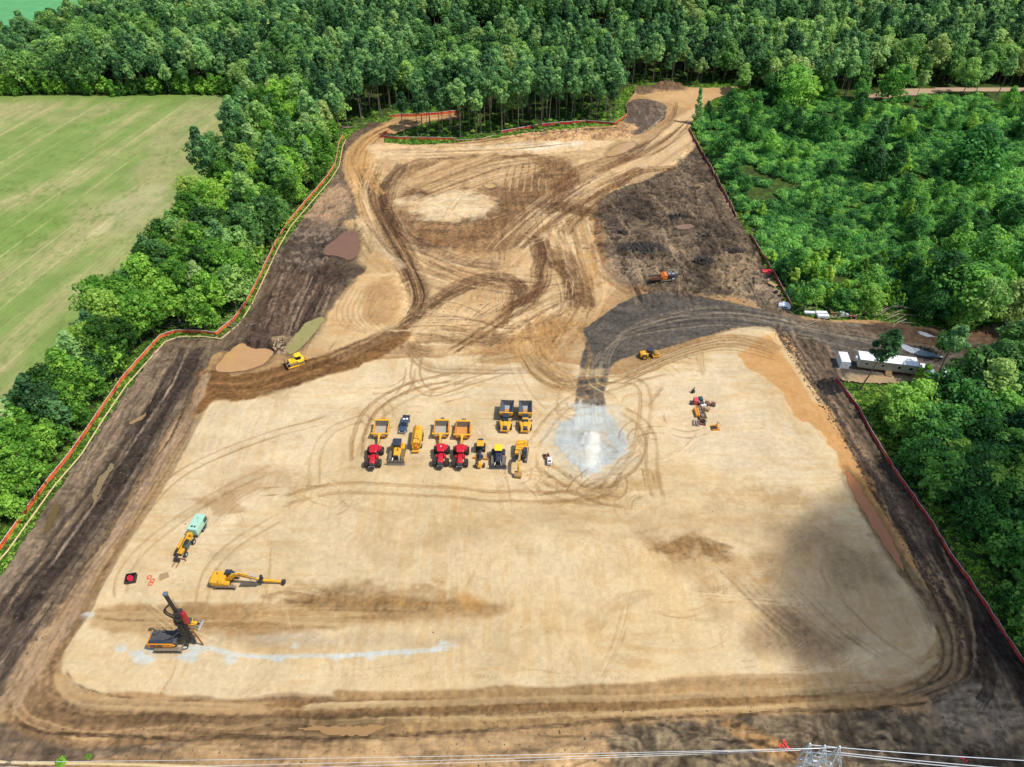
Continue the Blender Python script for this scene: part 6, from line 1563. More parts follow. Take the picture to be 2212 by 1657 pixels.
def pickup():
    t = empty('pickup_truck')
    B().loft([(-2.9, .92, .55, 1.05, .05), (2.0, .96, .5, 1.05, .05), (2.85, .88, .5, .9, .08)]).part('body', BLUEG, t, .04)
    B().box(-2.85, -.75, .82, .94, 1.05, 1.32).box(-2.85, -.75, -.94, -.82, 1.05, 1.32).box(-2.95, -2.85, -.94, .94, .8, 1.32).box(-.8, -.7, -.9, .9, 1.05, 1.35).part('bed', BLUEG, t, .02)
    B().box(-2.8, -.8, -.8, .8, 1.05, 1.08).part('bed_liner', BLACK, t, 0)
    B().box(-1.7, -1.2, -.7, -.1, 1.08, 1.35).box(-1.9, -1.3, .1, .65, 1.08, 1.3).part('cargo', WHITE_, t)
    B().loft([(.95, .92, 1.0, 1.28, .12), (2.2, .9, .95, 1.2, .12), (2.8, .82, .85, 1.08, .1)]).part('hood', BLUEG, t, .05)
    B().loft([(-.75, .84, 1.05, 1.78, .12), (.45, .84, 1.05, 1.84, .14), (1.2, .8, 1.05, 1.25, .1)]).part('cabin_glass', GLASS, t)
    B().loft([(-.65, .74, 1.78, 1.88, .06), (.4, .74, 1.82, 1.9, .06)]).part('cabin_roof', BLUEG, t, .04)
    B().box(2.82, 2.92, -.62, .62, .72, 1.0).part('grille', BLACK, t)
    B().box(2.85, 3.0, -.92, .92, .45, .7).part('bumper', CHROME, t)
    for y in (-1, 1):
        B().box(2.75, 2.9, y * .75 - .13, y * .75 + .13, .8, 1.0).part('headlight', LAMP, t, 0)
        B().box(.9, 1.05, y * 1.1 - .14, y * 1.1 + .14, 1.15, 1.4).part('mirror', BLACK, t, 0)
        for x in (-1.85, 1.85): wheel(t, x, y * .86, .42, .42, .28, STEEL)
    return t

def water_truck():
    t = empty('tanker_wagon')
    v = B(); secs = [(-3.6, .95, 1.35, 2.9, .5), (-3.45, 1.22, 1.15, 3.1, .55), (2.2, 1.22, 1.15, 3.1, .55), (2.45, 1.1, 1.3, 2.95, .5)]
    v.loft(secs).part('tank', YEL, t, .08)
    B().tube([(-3.5, -.55, 3.12), (-.9, -.5, 3.2), (2.2, -.7, 3.12)], .07).tube([(1.2, -.6, 3.2), (1.3, .7, 3.2), (1.9, .9, 3.15)], .05).part('top_hose', BLACK, t, 0)
    B().cyl((-2.3, .1, 3.05), (-2.3, .1, 3.25), .3).cyl((.3, .2, 3.05), (.3, .2, 3.22), .28).part('hatch', YELO, t, .02)
    B().box(2.3, 2.9, -.95, .95, 1.0, 1.5).box(3.1, 3.5, -.95, .95, .75, 1.0).box(3.5, 3.65, -1.05, .85, .6, .85).part('front_platform', YEL, t)
    B().box(2.5, 2.95, -.35, .35, 1.5, 2.1).part('pump', ORNG, t)
    B().beam((-3.6, 0, .95), (2.8, 0, .95), 1.0, .35).part('frame', BLACK, t)
    B().tube([(2.9, .8, 1.2), (2.9, 1.0, 2.6), (1.5, 1.1, 3.0)], .05).part('ladder', BLACK, t, 0)
    for y in (-1, 1):
        for x in (-2.6, -1.2, 1.3): wheel(t, x, y * 1.1, .58, .58, .45, YEL)
    return t

def telehandler():
    t = empty('telehandler')
    B().loft([(-2.3, .55, .8, 1.35, .08), (2.0, .5, .8, 1.3, .08)]).part('chassis', YEL, t)
    B().loft([(-1.6, .4, .9, 1.9, .15, -.85), (1.0, .4, .9, 1.75, .15, -.85)]).part('engine_cover', YEL, t, .05)
    B().loft([(-.9, .42, 1.1, 2.45, .1, .75), (.7, .42, 1.1, 2.45, .1, .75)]).part('cab', GLASSG, t)
    B().loft([(-.95, .46, 2.42, 2.52, .04, .75), (.5, .44, 2.42, 2.52, .04, .75)]).part('cab_roof', BLACK, t)
    B().beam((-2.6, -.1, 2.2), (2.3, -.1, 1.6), .5, .5, .38, .4).part('boom', YEL, t, .04)
    B().beam((-2.0, -.1, 2.52), (2.3, -.1, 2.0), .14, .06).part('boom_slot', BLACK, t, 0)
    B().loft([(-3.1, .55, 1.1, 2.1, .1), (-2.3, .6, 1.0, 2.3, .1)]).part('rear_counterweight', YEL, t)
    B().beam((2.3, -.1, 1.7), (3.2, -.1, .8), .3, .35).box(3.1, 3.6, -.6, .6, .2, 1.2).part('fork_carriage', BLACK, t)
    for y in (-.45, .45): B().box(3.6, 4.9, y - .08, y + .08, .12, .2).part('fork', RUST, t, 0)
    B().beam((2.6, -1.3, .25), (2.6, 1.4, .25), .25, .15).beam((2.6, 1.4, .1), (3.0, 1.6, .1), .3, .1).part('stabiliser', RUST, t)
    for y in (-1, 1):
        for x in (-1.75, 1.65): wheel(t, x, y * 1.1, .62, .62, .45, STEEL)
    return t

def generator():
    t = empty('generator_trailer')
    B().box(-2.2, 2.2, -1.1, 1.1, .9, 2.9).part('housing', MINT, t, .05)
    B().box(-2.22, -.6, -1.13, -1.1, 1.2, 2.6).box(1.2, 2.0, -1.13, -1.1, 1.3, 2.6).box(2.2, 2.23, -.7, -.3, 1.4, 1.9).box(-2.2, -.9, 1.1, 1.13, 1.3, 2.5).part('louvre', MINTD, t, 0)
    B().cyl((1.35, -.25, 2.9), (1.35, -.25, 2.97), .24).cyl((1.35, .42, 2.9), (1.35, .42, 2.97), .24).cyl((-1.0, -.1, 2.9), (-1.0, -.1, 2.97), .12).cyl((-.2, .3, 2.9), (-.2, .3, 2.95), .08).part('roof_vent', BLACK, t, 0)
    B().box(-2.3, 2.3, -1.0, 1.0, .6, .9).beam((2.2, -.6, .7), (3.7, 0, .6), .12, .14).beam((2.2, .6, .7), (3.7, 0, .6), .12, .14).part('trailer_frame', BLACK, t)
    for y in (-1, 1):
        for x in (-.8, .2): wheel(t, x, y * 1.15, .4, .4, .26, STEEL)
        B().prism([(-1.35, .7), (-1.1, .95), (.5, .95), (.75, .7)], y * 1.02, y * 1.3).part('mudguard', BLACK, t, 0)
    return t

def roller():
    t = empty('soil_compactor')
    B().loft([(-2.9, .8, .7, 1.7, .15), (-2.2, .95, .6, 2.0, .2), (-.6, .95, .6, 1.9, .15)]).part('engine_hood', YEL, t, .05)
    B().box(-2.95, -2.88, -.6, .6, .8, 1.6).part('grille', DRED, t, 0)
    B().loft([(-.6, .72, 1.3, 2.8, .1), (.55, .72, 1.3, 2.8, .1)]).part('cab', GLASS, t)
    B().loft([(-.75, .85, 2.8, 2.95, .05), (.75, .85, 2.8, 2.95, .05)]).part('cab_roof', NAVY, t)
    B().box(-.4, .9, -.5, .5, .7, 1.2).part('articulation', BLACK, t)
    B().cyl((1.9, -1.05, .78), (1.9, 1.05, .78), .78, n=30).part('drum', paint('sandy_drum', srgb(186, 144, 80, .8), .6, .2, dirt=.7), t, .02)
    for y in (-1, 1): B().box(.75, 3.0, y * 1.2 - .09, y * 1.2 + .09, .55, 1.0).part('drum_frame', YEL, t)
    B().box(.7, .95, -1.25, 1.25, .55, 1.1).box(2.75, 3.0, -1.25, 1.25, .55, .95).part('cross_member', YEL, t)
    for y in (-1, 1): wheel(t, -1.7, y * 1.05, .78, .78, .55, YEL)
    B().cyl((-1.9, .5, 2.0), (-1.9, .5, 2.6), .07).part('exhaust', BLACK, t, 0)
    return t

def pile_rig():
    t = empty('piling_rig')
    for y in (-1, 1): track(t, -2.7, 2.7, y * 1.75, .75, 1.1)
    B().box(-1.3, 1.3, -1.5, 1.5, .6, 1.05).cyl((0, 0, 1.0), (0, 0, 1.35), 1.0, n=20).part('undercarriage', BLACK, t)
    B().loft([(-3.4, 1.4, 1.35, 2.6, .1), (1.9, 1.4, 1.35, 2.6, .1)]).part('deck', DGREY, t)
    B().prism([(-3.3, 1.4), (1.0, 1.4), (1.7, 1.9), (.9, 2.55), (-3.3, 2.55)], -1.62, -1.4).part('side_panel', YELO, t)
    B().box(-3.1, -1.9, -1.65, -1.62, 1.6, 2.4).box(-1.75, -.7, -1.65, -1.62, 1.6, 2.4).part('side_grille', RUST, t, 0)
    B().loft([(-3.2, .3, 2.6, 3.0, .12, -1.15), (1.2, .3, 2.6, 2.95, .12, -1.15)]).part('engine_cowl', NAVY, t)
    B().box(-3.75, -3.35, -1.5, 1.5, 1.2, 2.5).part('counterweight', YELO, t)
    B().box(-3.0, -2.2, .3, 1.0, 2.6, 2.9).box(-1.6, -.4, -.3, .6, 2.6, 2.75).box(-.2, .6, -.7, .2, 2.6, 2.9).cyl((-2.2, .9, 2.6), (-2.2, .9, 3.0), .25).box(-1.3, -.7, .8, 1.3, 2.6, 3.0).part('deck_gear', DGREY, t)
    b = B()
    for z in (3.1, 3.7): b.tube([(-3.0, 1.35, z), (.4, 1.35, z)], .035)
    for x in (-3.0, -1.3, .4): b.tube([(x, 1.35, 2.6), (x, 1.35, 3.7)], .035)
    b.tube([(-3.0, 1.35, 3.7), (-3.0, .3, 3.7), (-3.0, .3, 2.6)], .035)
    b.part('handrail', DGREY, t, 0)
    B().loft([(.9, .45, 1.4, 2.9, .1, .95), (2.3, .45, 1.4, 2.8, .12, .95)]).part('cab', GLASS, t)
    # linkage and leader
    for y in (-.6, .6):
        B().prism([(.9, 1.6), (1.4, 1.6), (3.9, 3.4), (3.8, 3.9), (3.3, 3.9)], y - .14, y + .14).part('link_arm', BLACK, t)
        B().cyl((.2, y, 2.6), (3.3, y, 5.4), .12).part('mast_cylinder', DGREY, t, 0)
    B().prism([(3.0, 3.2), (4.3, 3.2), (4.3, 6.6), (3.4, 6.4)], -.6, .6).part('mast_carriage', BLACK, t)
    B().beam((4.55, 0, .3), (4.15, 0, 17.2), .5, .6).part('leader_mast', BLACK, t, .04)
    b = B()
    for k in range(26): b.box(4.92, 4.96, -.3, .3, 1 + k * .58, 1.12 + k * .58)
    b.part('mast_rack', DGREY, t, 0)
    B().box(3.85, 4.6, -.36, .36, 17.1, 17.6).part('mast_head', paint('blue_grey_head', srgb(104, 126, 146, .7), .5, dirt=.25), t)
    b = B(); rq = random.Random(4)
    for k in range(16): z = 1.5 + k * .56; b.box(3.75 - rq.uniform(0, .5), 4.2, -.75, .75, z, z + rq.uniform(.15, .45)).beam((3.5, -.6, z), (4.9, .6, z + rq.uniform(-.3, .8)), .14, .14)
    b.part('lower_leader_gear', BLACK, t, 0)
    B().box(3.9, 5.2, -.7, .7, 10.6, 11.5).box(4.0, 5.0, -.9, .9, 9.4, 10.2).part('drive_carriage', BLACK, t)
    B().box(4.9, 5.75, -.42, .42, 7.8, 11.3).part('hammer', paint('crimson_hammer', srgb(176, 22, 44, .8), .35, dirt=.12), t, .12)
    B().cyl((6.2, -.3, .1), (5.3, -.2, 8.6), .16, n=12).part('pile', paint('rusty_pile', srgb(150, 92, 42, .8), .7, dirt=.3), t, 0)
    b = B(); pts = [(3.9, .2, 13.6)] + [(3.6 - 1.7 * math.sin(k * math.pi / 8), .2, 13.4 - k * .62) for k in range(9)] + [(4.0, .2, 8.2)]
    b.tube(pts, .16, 8); b.tube([(p[0] + .1, p[1] + .35, p[2]) for p in pts], .12, 8); b.part('hose_loop', BLACK, t, 0)
    B().tube([(2.8, .5, 2.2), (3.0, .5, 8.2)], .06).part('feed_pipe', RUST, t, 0)
    B().cyl((3.6, -.5, 5.4), (3.6, .5, 5.4), .5, n=16).cyl((3.4, -.45, 4.0), (3.4, .45, 4.0), .42, n=16).part('winch', DGREY, t)
    b = B(); b.tube([(2.9 + .6 * math.cos(a), -.9 + .4 * math.sin(a), .25) for a in np.linspace(0, 6.28, 14)], .1); b.part('coiled_hose', BLACK, t, 0)
    return t

def grinder():
    t = empty('wood_grinder')
    for y in (-1, 1): track(t, -1.8, 2.6, y * 1.15, .5, .95)
    B().box(-5.2, -1.2, -1.0, 1.0, 1.3, 1.4, rot=(0, .1, 0)).part('infeed_floor', RUST, t)
    for y in (-1, 1): B().prism([(-5.4, 1.6), (-1.0, 1.3), (-1.0, 2.4), (-5.4, 2.5)], y * 1.0 - .08, y * 1.0 + .08).part('infeed_side', WORN if y > 0 else RUST, t)
    for k in range(4): B().box(-4.6 + k, -4.5 + k, -.9, .9, 1.4, 1.65).part('feed_bar', RUST, t, 0)
    B().loft([(-1.4, 1.05, 1.2, 2.6, .2), (-.4, 1.1, 1.2, 3.3, .3), (.6, 1.05, 1.2, 3.0, .2)]).part('mill_housing', ORNG, t, .05)
    B().beam((-1.9, -.7, 1.9), (-.6, -.7, 3.2), .3, .35).beam((-1.9, .7, 1.9), (-.6, .7, 3.2), .3, .35).part('feed_arm', ORNG, t)
    B().loft([(.6, 1.0, 1.2, 2.7, .1), (3.2, 1.0, 1.2, 2.6, .1)]).part('engine_bay', BLACK, t)
    B().box(1.0, 1.7, -.6, .2, 2.7, 3.0).cyl((2.1, .3, 2.6), (2.1, .3, 3.3), .18).box(2.3, 3.0, -.7, -.2, 2.6, 2.9).part('engine_gear', STEEL, t)
    b = B(); b.tube([(1.2, -1, 3.5), (3.9, -1, 3.4), (3.9, 1, 3.4), (1.2, 1, 3.5), (1.2, -1, 3.5)], .07)
    for x, y in ((1.2, -1), (3.9, -1), (3.9, 1), (1.2, 1)): b.tube([(x, y, 2.4), (x, y, 3.5)], .05)
    b.part('platform_rail', STEEL, t, 0)
    B().beam((3.0, 0, 1.0), (5.2, 0, 2.4), .9, .25).part('discharge_conveyor', DGREY, t)
    B().box(2.2, 3.0, -1.35, -1.05, .9, 1.5).part('control_box', STEEL, t)
    return t

def office_trailer():
    t = empty('office_trailer')
    B().box(-6.6, 6.6, -1.6, 1.6, .7, 3.1).part('wall', BEIGE, t)
    B().box(-6.75, 6.75, -1.75, 1.75, 3.1, 3.25).part('roof', WHITE_, t)
    for x in (-4.9, -1.2, 2.6, 5.2):
        w_ = B().box(x - .5, x + .5, -1.64, -1.6, 1.6, 2.5).part('window', WHITE_, t, 0)
        B().box(x - .4, x + .4, -1.66, -1.64, 1.7, 2.4).part('pane', GLASS, w_, 0)
    d_ = B().box(.1, 1.0, -1.64, -1.6, .8, 2.8).part('door', STEEL, t, 0)
    B().box(-6.66, -6.6, -.4, .4, .8, 2.8).part('end_door', STEEL, t, 0)
    B().box(-7.3, -6.75, -.5, .4, 2.0, 2.7).part('air_conditioner', WHITE_, t)
    B().box(-6.4, 6.4, -1.4, 1.4, .2, .7).part('skirting', RUST, t)
    b = B()
    for k in range(4): b.box(-.2, 1.3, -1.9 - .28 * k, -1.65 - .28 * k, 0, .7 - .17 * k)
    b.part('steps', WOOD, t)
    return t

def container(L_=4.6, W_=2.5, H_=2.7, mat=None, name='storage_container'):
    t = empty(name)
    B().box(-L_ / 2, L_ / 2, -W_ / 2, W_ / 2, .1, H_).part('box_body', mat or WHITE_, t, .04)
    b = B()
    for k in range(int(L_ / .32)):
        x = -L_ / 2 + .2 + k * .32; b.box(x, x + .12, -W_ / 2 - .03, -W_ / 2, .25, H_ - .15); b.box(x, x + .12, W_ / 2, W_ / 2 + .03, .25, H_ - .15)
    b.part('corrugated_side', mat or WHITE_, t, 0)
    for y in (-.02, .02): B().box(L_ / 2, L_ / 2 + .05, (-W_ / 2 + .08) if y < 0 else .03, -.03 if y < 0 else W_ / 2 - .08, .2, H_ - .1).part('door', mat or WHITE_, t, 0)
    B().tube([(L_ / 2 + .08, -.5, .2), (L_ / 2 + .08, -.5, H_ - .1)], .03).tube([(L_ / 2 + .08, .5, .2), (L_ / 2 + .08, .5, H_ - .1)], .03).part('lock_bar', STEEL, t, 0)
    return t

def car(paintm, name='parked_car'):
    t = empty(name)
    B().loft([(-2.2, .82, .35, .9, .1), (-1.0, .88, .3, .98, .1), (1.2, .88, .3, .95, .1), (2.2, .8, .35, .75, .1)]).part('body', paintm, t, .05)
    B().loft([(-1.7, .7, .9, 1.15, .1), (-1.0, .72, .9, 1.45, .15), (.4, .72, .9, 1.45, .15), (1.1, .7, .9, 1.0, .08)]).part('window', GLASS, t)
    B().loft([(-1.0, .62, 1.42, 1.5, .05), (.4, .62, 1.42, 1.5, .05)]).part('roof', paintm, t)
    for y in (-1, 1):
        for x in (-1.35, 1.35): wheel(t, x, y * .8, .34, .34, .22, STEEL)
    return t
# ------------------------------------------------------------------ placing the machines
def put(o, px, py, hdg, label, cat, group=None, s=None):
    x, y = G(px, py)
    o.location = (x, y, soil.h(x, y) + .05)
    o.rotation_euler = (0, 0, R(hdg))
    if s: o.scale = (s, s, s)
    return tag(o, label, cat, group)
def hdg(p, q):
    a, b = G(*p), G(*q); return math.degrees(math.atan2(b[1] - a[1], b[0] - a[0]))

TG, SG = 'red tractors coupled to scrapers', 'yellow pull scrapers in the parked row'
put(red_tractor(), 810, 995, -91, 'red tractor at the left end of the parked row, left of the black-cabbed bulldozer', 'tractor', TG)
put(red_tractor(True), 954, 993, -90, 'red tractor with a white dome on its roof, right of the yellow tanker', 'tractor', TG)
put(red_tractor(), 995.5, 994.5, -91, 'red tractor beside the motor grader, right one of the middle pair', 'tractor', TG)
put(scraper(clean=True), 824, 941, -91, 'yellow scraper with a pale steel floor, left of the pickup truck', 'scraper', SG)
put(scraper(), 954, 941, -90, 'yellow scraper with a worn grey floor, right of the tanker', 'scraper', SG)
put(scraper(True, True), 1000, 943, -91, 'yellow scraper with orange sand on its floor and four rear wheels', 'scraper', SG)
put(dozer(roof=NAVY, blade=3.4, bladem=WORN, name='bulldozer', ripper=False), 860, 984, -91, 'bulldozer with black cab and wide grey blade parked below the pickup', 'bulldozer', s=1.3)
put(water_truck(), 902, 960, -90, 'yellow tanker with a long hose on its rounded tank', 'tanker')
put(pickup(), 874.5, 923, -95, 'blue grey pickup truck parked between scraper and tanker', 'pickup truck')
put(grader(), 1038, 987, -90, 'yellow motor grader with dark blue frame and crosswise blade', 'grader', s=.92)
put(dozer(roof=YELB, hood=NAVY, blade=3.55, bladem=DGREY, name='bulldozer', ripper=False), 1076.5, 994, -91, 'bulldozer with round yellow roof and dark blue hood, between grader and excavator', 'bulldozer', s=1.2)
put(excavator(), 1126, 986, -97, 'yellow excavator with its bucket resting on the sand at the row end', 'excavator', s=1.05)
DG = 'articulated dump trucks parked side by side'
put(dump_truck(), 1093.5, 911, -94, 'left of two yellow dump trucks, windscreen of the cab uncovered', 'dump truck', DG, s=.95)
put(dump_truck(True), 1134.5, 912, -91, 'right of two yellow dump trucks, with a yellow visor over the cab', 'dump truck', DG, s=.95)
put(telehandler(), 402, 1188, -99.5, 'yellow telehandler with forks lowered in front of the mint generator', 'telehandler')
put(generator(), 432, 1146, -99, 'mint green generator on a trailer behind the telehandler', 'generator')
put(excavator('drill'), 492, 1262, -1, 'yellow excavator carrying a long drilling mast held out to the right', 'drilling machine')
put(pile_rig(), 373, 1392, 0, 'tall black and yellow piling rig with leader mast and crimson hammer', 'piling rig')
put(dozer(roof=GLASSG, blade=3.6, bladem=STEEL, cabm=GLASSG, ripper=False, name='track_loader'), 418, 1352, -8, 'small yellow track loader with bright bucket behind the piling rig', 'track loader', s=.64)
put(dozer(roof=YELB, hood=YELB, blade=3.6, bladem=paint('brown_blade', srgb(130, 74, 44, .8), .7), name='bulldozer', low=True), 642, 789, hdg((657.6, 789.2), (626.4, 798.8)), 'bright yellow bulldozer grading the brown bank beside the brown pond', 'bulldozer', s=1.08)
put(roller(), 1402, 771, 8, 'yellow soil roller with dark cab beside the gravel haul road', 'roller')
put(grinder(), 1434, 609, 11, 'orange and black tracked wood grinder among the stump piles', 'wood grinder')

def simple(name, b, mat, px, py, h, label, cat, group=None, bevel=.03, parts=()):
    """a thing whose first builder is its body and the rest its parts"""
    t = empty(name)
    b.part(parts[0] if parts else 'body', mat, t, bevel)
    return t

# white compressor and brown attachment by the gravel fan
t = empty('compressor'); B().loft([(-1.0, .6, .45, 1.35, .15), (.9, .6, .45, 1.3, .15)]).part('housing', WHITE_, t, .06); B().box(.2, .7, -.35, .35, 1.3, 1.42).cyl((-.4, 0, 1.3), (-.4, 0, 1.45), .12).part('top_panel', BLACK, t)
B().beam((.9, 0, .45), (1.6, 0, .4), .1, .1).part('tow_bar', DGREY, t, 0)
for y in (-1, 1): wheel(t, -.1, y * .65, .3, .3, .2, STEEL)
put(t, 1187, 1003, -92, 'small white towed compressor beside the gravel fan', 'compressor')
t = empty('grading_bucket'); B().prism([(-.6, 0), (.6, 0), (.7, .5), (.5, .55), (.45, .15), (-.5, .15), (-.55, .7), (-.7, .7)], -.9, .9).part('shell', RUST, t); B().box(-.6, -.2, -.25, .25, .6, .95).part('coupler', BLACK, t)
put(t, 1181, 989, 15, 'rusty brown bucket lying by the white compressor', 'bucket')

# crate, rings and pallet left of the drilling machine
t = empty('crate')
b = B(); b.box(-1, 1, -1, 1, 0, .1)
for s_ in (-1, 1): b.box(-1, 1, s_ * 1 - .06, s_ * 1 + .06, 0, .9).box(s_ * 1 - .06, s_ * 1 + .06, -.94, .94, 0, .9)
b.part('wall', BLACK, t); put(t, 285.5, 1254, 12, 'open black crate on the sand, holding crimson gear', 'crate')
rr = random.Random(3); b = B()
for k in range(5):
    cx, cy = rr.uniform(-.35, .35), rr.uniform(-.35, .35); b.tube([(cx + .38 * math.cos(a), cy + .38 * math.sin(a), .25 + .12 * k) for a in np.linspace(0, 6.28, 11)], .1)
o = b.part('coiled_slings', paint('crimson_sling', srgb(230, 30, 70, .85), .6, dirt=.05), None, 0); put(o, 285.5, 1254, 0, 'crimson coiled slings lying inside the black crate', 'slings')
for k, (px, py, lab) in enumerate([(324, 1249, 'upper of three red rings lying on the sand'), (330.5, 1256.5, 'right of three red rings lying on the sand'), (326.5, 1263, 'lowest of three red rings lying on the sand')]):
    b = B(); b.tube([(.42 * math.cos(a), .42 * math.sin(a), .1 + .03 * math.sin(3 * a)) for a in np.linspace(0, 6.2832, 15)], .085)
    put(b.part('lifting_ring', paint('red_sling', srgb(226, 60, 60, .85), .6, dirt=.05), None, 0), px, py, 30 * k, lab, 'ring', 'red rings on the sand')
def pallet(mat=WOOD, L_=1.3, W_=1.0):
    t = empty('pallet')
    for k in range(5): B().box(-L_ / 2 + k * L_ / 4.6, -L_ / 2 + k * L_ / 4.6 + .2, -W_ / 2, W_ / 2, .13, .16).part('deck_board', mat, t, 0)
    for k in range(3): B().box(-L_ / 2, L_ / 2 + .05, -W_ / 2 + k * (W_ - .1) / 2, -W_ / 2 + .1 + k * (W_ - .1) / 2, 0, .13).part('stringer', mat, t, 0)
    return t
put(pallet(), 355.5, 1247, 30, 'wooden pallet on the sand between rings and drilling machine', 'pallet', s=1.35)
o = B().box(-.5, .5, -.06, .06, .0, .1).box(-.3, .3, -.4, -.3, .0, .1, rot=(0, 0, .5)).part('loose_boards', WOOD, None, 0); put(o, 351, 1241.5, 20, 'loose boards just behind the wooden pallet', 'boards')

# attachment yard at the right of the pad
t = empty('hydraulic_hammer'); B().cyl((0, 0, .3), (.1, 0, 1.9), .28, .12).part('chisel', BLACK, t, 0); B().box(-.4, .4, -.35, .35, 0, .9).part('housing', BLACK, t); put(t, 1496.3, 850, 20, 'black hydraulic hammer standing alone at the top of the attachment yard', 'hammer')
t = container(2.1, 1.6, 2.0, SALMON, 'tool_container'); put(t, 1502, 873, 88, 'red tool container in the attachment yard', 'container', s=.8)
for ch in t.children:
    if ch.name.startswith('door'): ch.data.materials[0] = DRED
o = B().plan([(-.6, -.4), (.6, -.4), (.6, .4), (-.6, .4)], 0, .9).box(-.5, .5, -.3, .3, .9, 1.0).part('green_bin', paint('dark_green_bin', srgb(52, 70, 62, .8), .6), None); put(o, 1496, 875, 5, 'dark green bin left of the red container', 'bin')
t = empty('skid_steer')
B().loft([(-1.4, .6, .3, 1.2, .1), (.6, .6, .3, 1.1, .1)]).part('body', DGREY, t); B().loft([(-.7, .5, 1.1, 1.95, .08), (.5, .5, 1.1, 1.95, .08)]).part('cab', paint('teal_glass', srgb(40, 84, 98, .8), .15), t)
for y in (-1, 1):
    B().beam((-1.3, y * .65, 1.4), (1.0, y * .65, .9), .12, .2).part('lift_arm', WHITE_, t)
    for x in (-.8, .4): wheel(t, x, y * .72, .38, .38, .28, WHITE_)
B().prism([(1.0, .05), (1.8, .05), (1.8, .12), (1.15, .2), (1.1, .8), (1.0, .8)], -.85, .85).part('bucket', DGREY, t)
put(t, 1511, 872, 95, 'dark skid steer with teal cab right of the red container', 'skid steer')
o = B().box(-.7, .7, -.5, .5, 0, .7, rot=(.1, 0, .3)).box(-.2, .6, -.7, -.3, .0, .9).box(.4, .9, .1, .5, 0, .5).part('white_tanks', WHITE_, None, .06); put(o, 1518, 879, 20, 'white plastic tanks right below the skid steer', 'tanks')
def bucket(mat, w=1.2, teeth=True):
    t = empty('digging_bucket')
    B().prism([(-.6, .5), (-.3, .9), (.3, 1.0), (.7, .75), (.75, .68), (.3, .85), (-.2, .75), (-.45, .45), (-.2, .12), (.7, .08), (.7, 0), (-.3, 0)], -w / 2, w / 2).part('shell', mat, t)
    b = B()
    for k in range(4): b.box(.7, .9, -w / 2 + k * w / 3.3, -w / 2 + .12 + k * w / 3.3, .0, .08)
    b.part('teeth', BLACK, t, 0)
    return t
put(bucket(RUST), 1527, 876.5, 150, 'dark bucket with a pale lip between skid steer and brown bucket', 'bucket', 'spare buckets in the attachment yard')
put(bucket(paint('brown_bucket', srgb(96, 60, 52, .8), .6)), 1539.5, 878, 70, 'brown bucket, rightmost in the attachment yard', 'bucket', 'spare buckets in the attachment yard')
put(bucket(paint('tan_bucket', srgb(186, 148, 100, .8), .6)), 1527, 888, 60, 'tan bucket beside the long grey pipe', 'bucket', 'spare buckets in the attachment yard')
t = empty('fuel_tank'); B().cyl((-1.5, -.28, .65), (1.5, -.28, .65), .32).cyl((-1.5, .3, .65), (1.5, .3, .65), .32).part('tank', YELO, t, 0); B().box(-1.3, -1.1, -.6, .6, 0, .4).box(1.1, 1.3, -.6, .6, 0, .4).part('cradle', RUST, t); put(t, 1504.5, 896, 91, 'pair of orange yellow tanks lying on a cradle', 'tank')
t = empty('flatbed_trailer')
B().box(-2.4, 2.4, -.75, .75, .45, .55).part('deck', DGREY, t)
b = B(); b.box(-2.4, 2.4, -.8, -.72, .55, .85).box(-2.4, 2.4, .72, .8, .55, .85).box(-2.45, -2.37, -.8, .8, .55, .85).box(2.37, 2.45, -.8, .8, .55, .85).part('side_frame', YELO, t)
B().box(-1.8, -.6, -.5, .3, .55, .95).box(.0, .8, -.3, .5, .55, .85).box(1.2, 2.0, -.5, .4, .55, .75).part('ballast_box', WORN, t)
for y in (-1, 1):
    for x in (-.4, .5): wheel(t, x, y * .9, .35, .35, .22, YEL)
put(t, 1512.5, 897, 94, 'low trailer with brown frame, loaded with parts', 'trailer')
o = B().cyl((-1.9, 0, .18), (1.9, 0, .18), .16).part('steel_pipe', DGREY, None, 0); put(o, 1522, 896, 93, 'single long grey pipe lying right of the trailer', 'pipe')
b = B()
for k in range(11): b.beam((-1.1, -.8 + k * .16, .2 + .25 * (k % 3)), (1.1, -.75 + k * .15 + rr.uniform(-.2, .2), .25 + .25 * (k % 3)), .09, .09)
o = b.part('steel_bars', WORN, None, 0); put(o, 1503.5, 917, 80, 'stack of thin grey steel bars at the lower left of the yard', 'bars')
t = empty('auger_rack'); B().box(-.9, .9, -.8, .8, 0, .35).part('base', RUST, t); B().box(-.2, .3, -.4, .4, .35, 1.3, rot=(0, .3, 0)).part('drive_unit', BLACK, t); B().cyl((-.7, -.5, .5), (.7, -.7, .5), .2).cyl((.9, .5, .3), (1.6, .6, .3), .15).part('auger', WORN, t, 0)
put(t, 1518, 916, 70, 'brown pallet of auger gear right of the steel bars', 'auger gear')
t = empty('small_crane'); B().box(-1.0, 1.0, -.9, .9, 0, .5).part('base', YELO, t); B().box(-.9, .3, -.8, .2, .5, .8).part('dark_plate', BLACK, t); B().beam((.1, 0, .5), (.3, .1, 2.4), .4, .4, .15, .15).part('mast', YELO, t); B().tube([(.3, .1, 2.4), (1.3, -.6, 1.0)], .04).part('arm', DGREY, t, 0)
put(t, 1544.5, 927, 3, 'yellow base with an upright mast, lowest right in the yard', 'attachment')

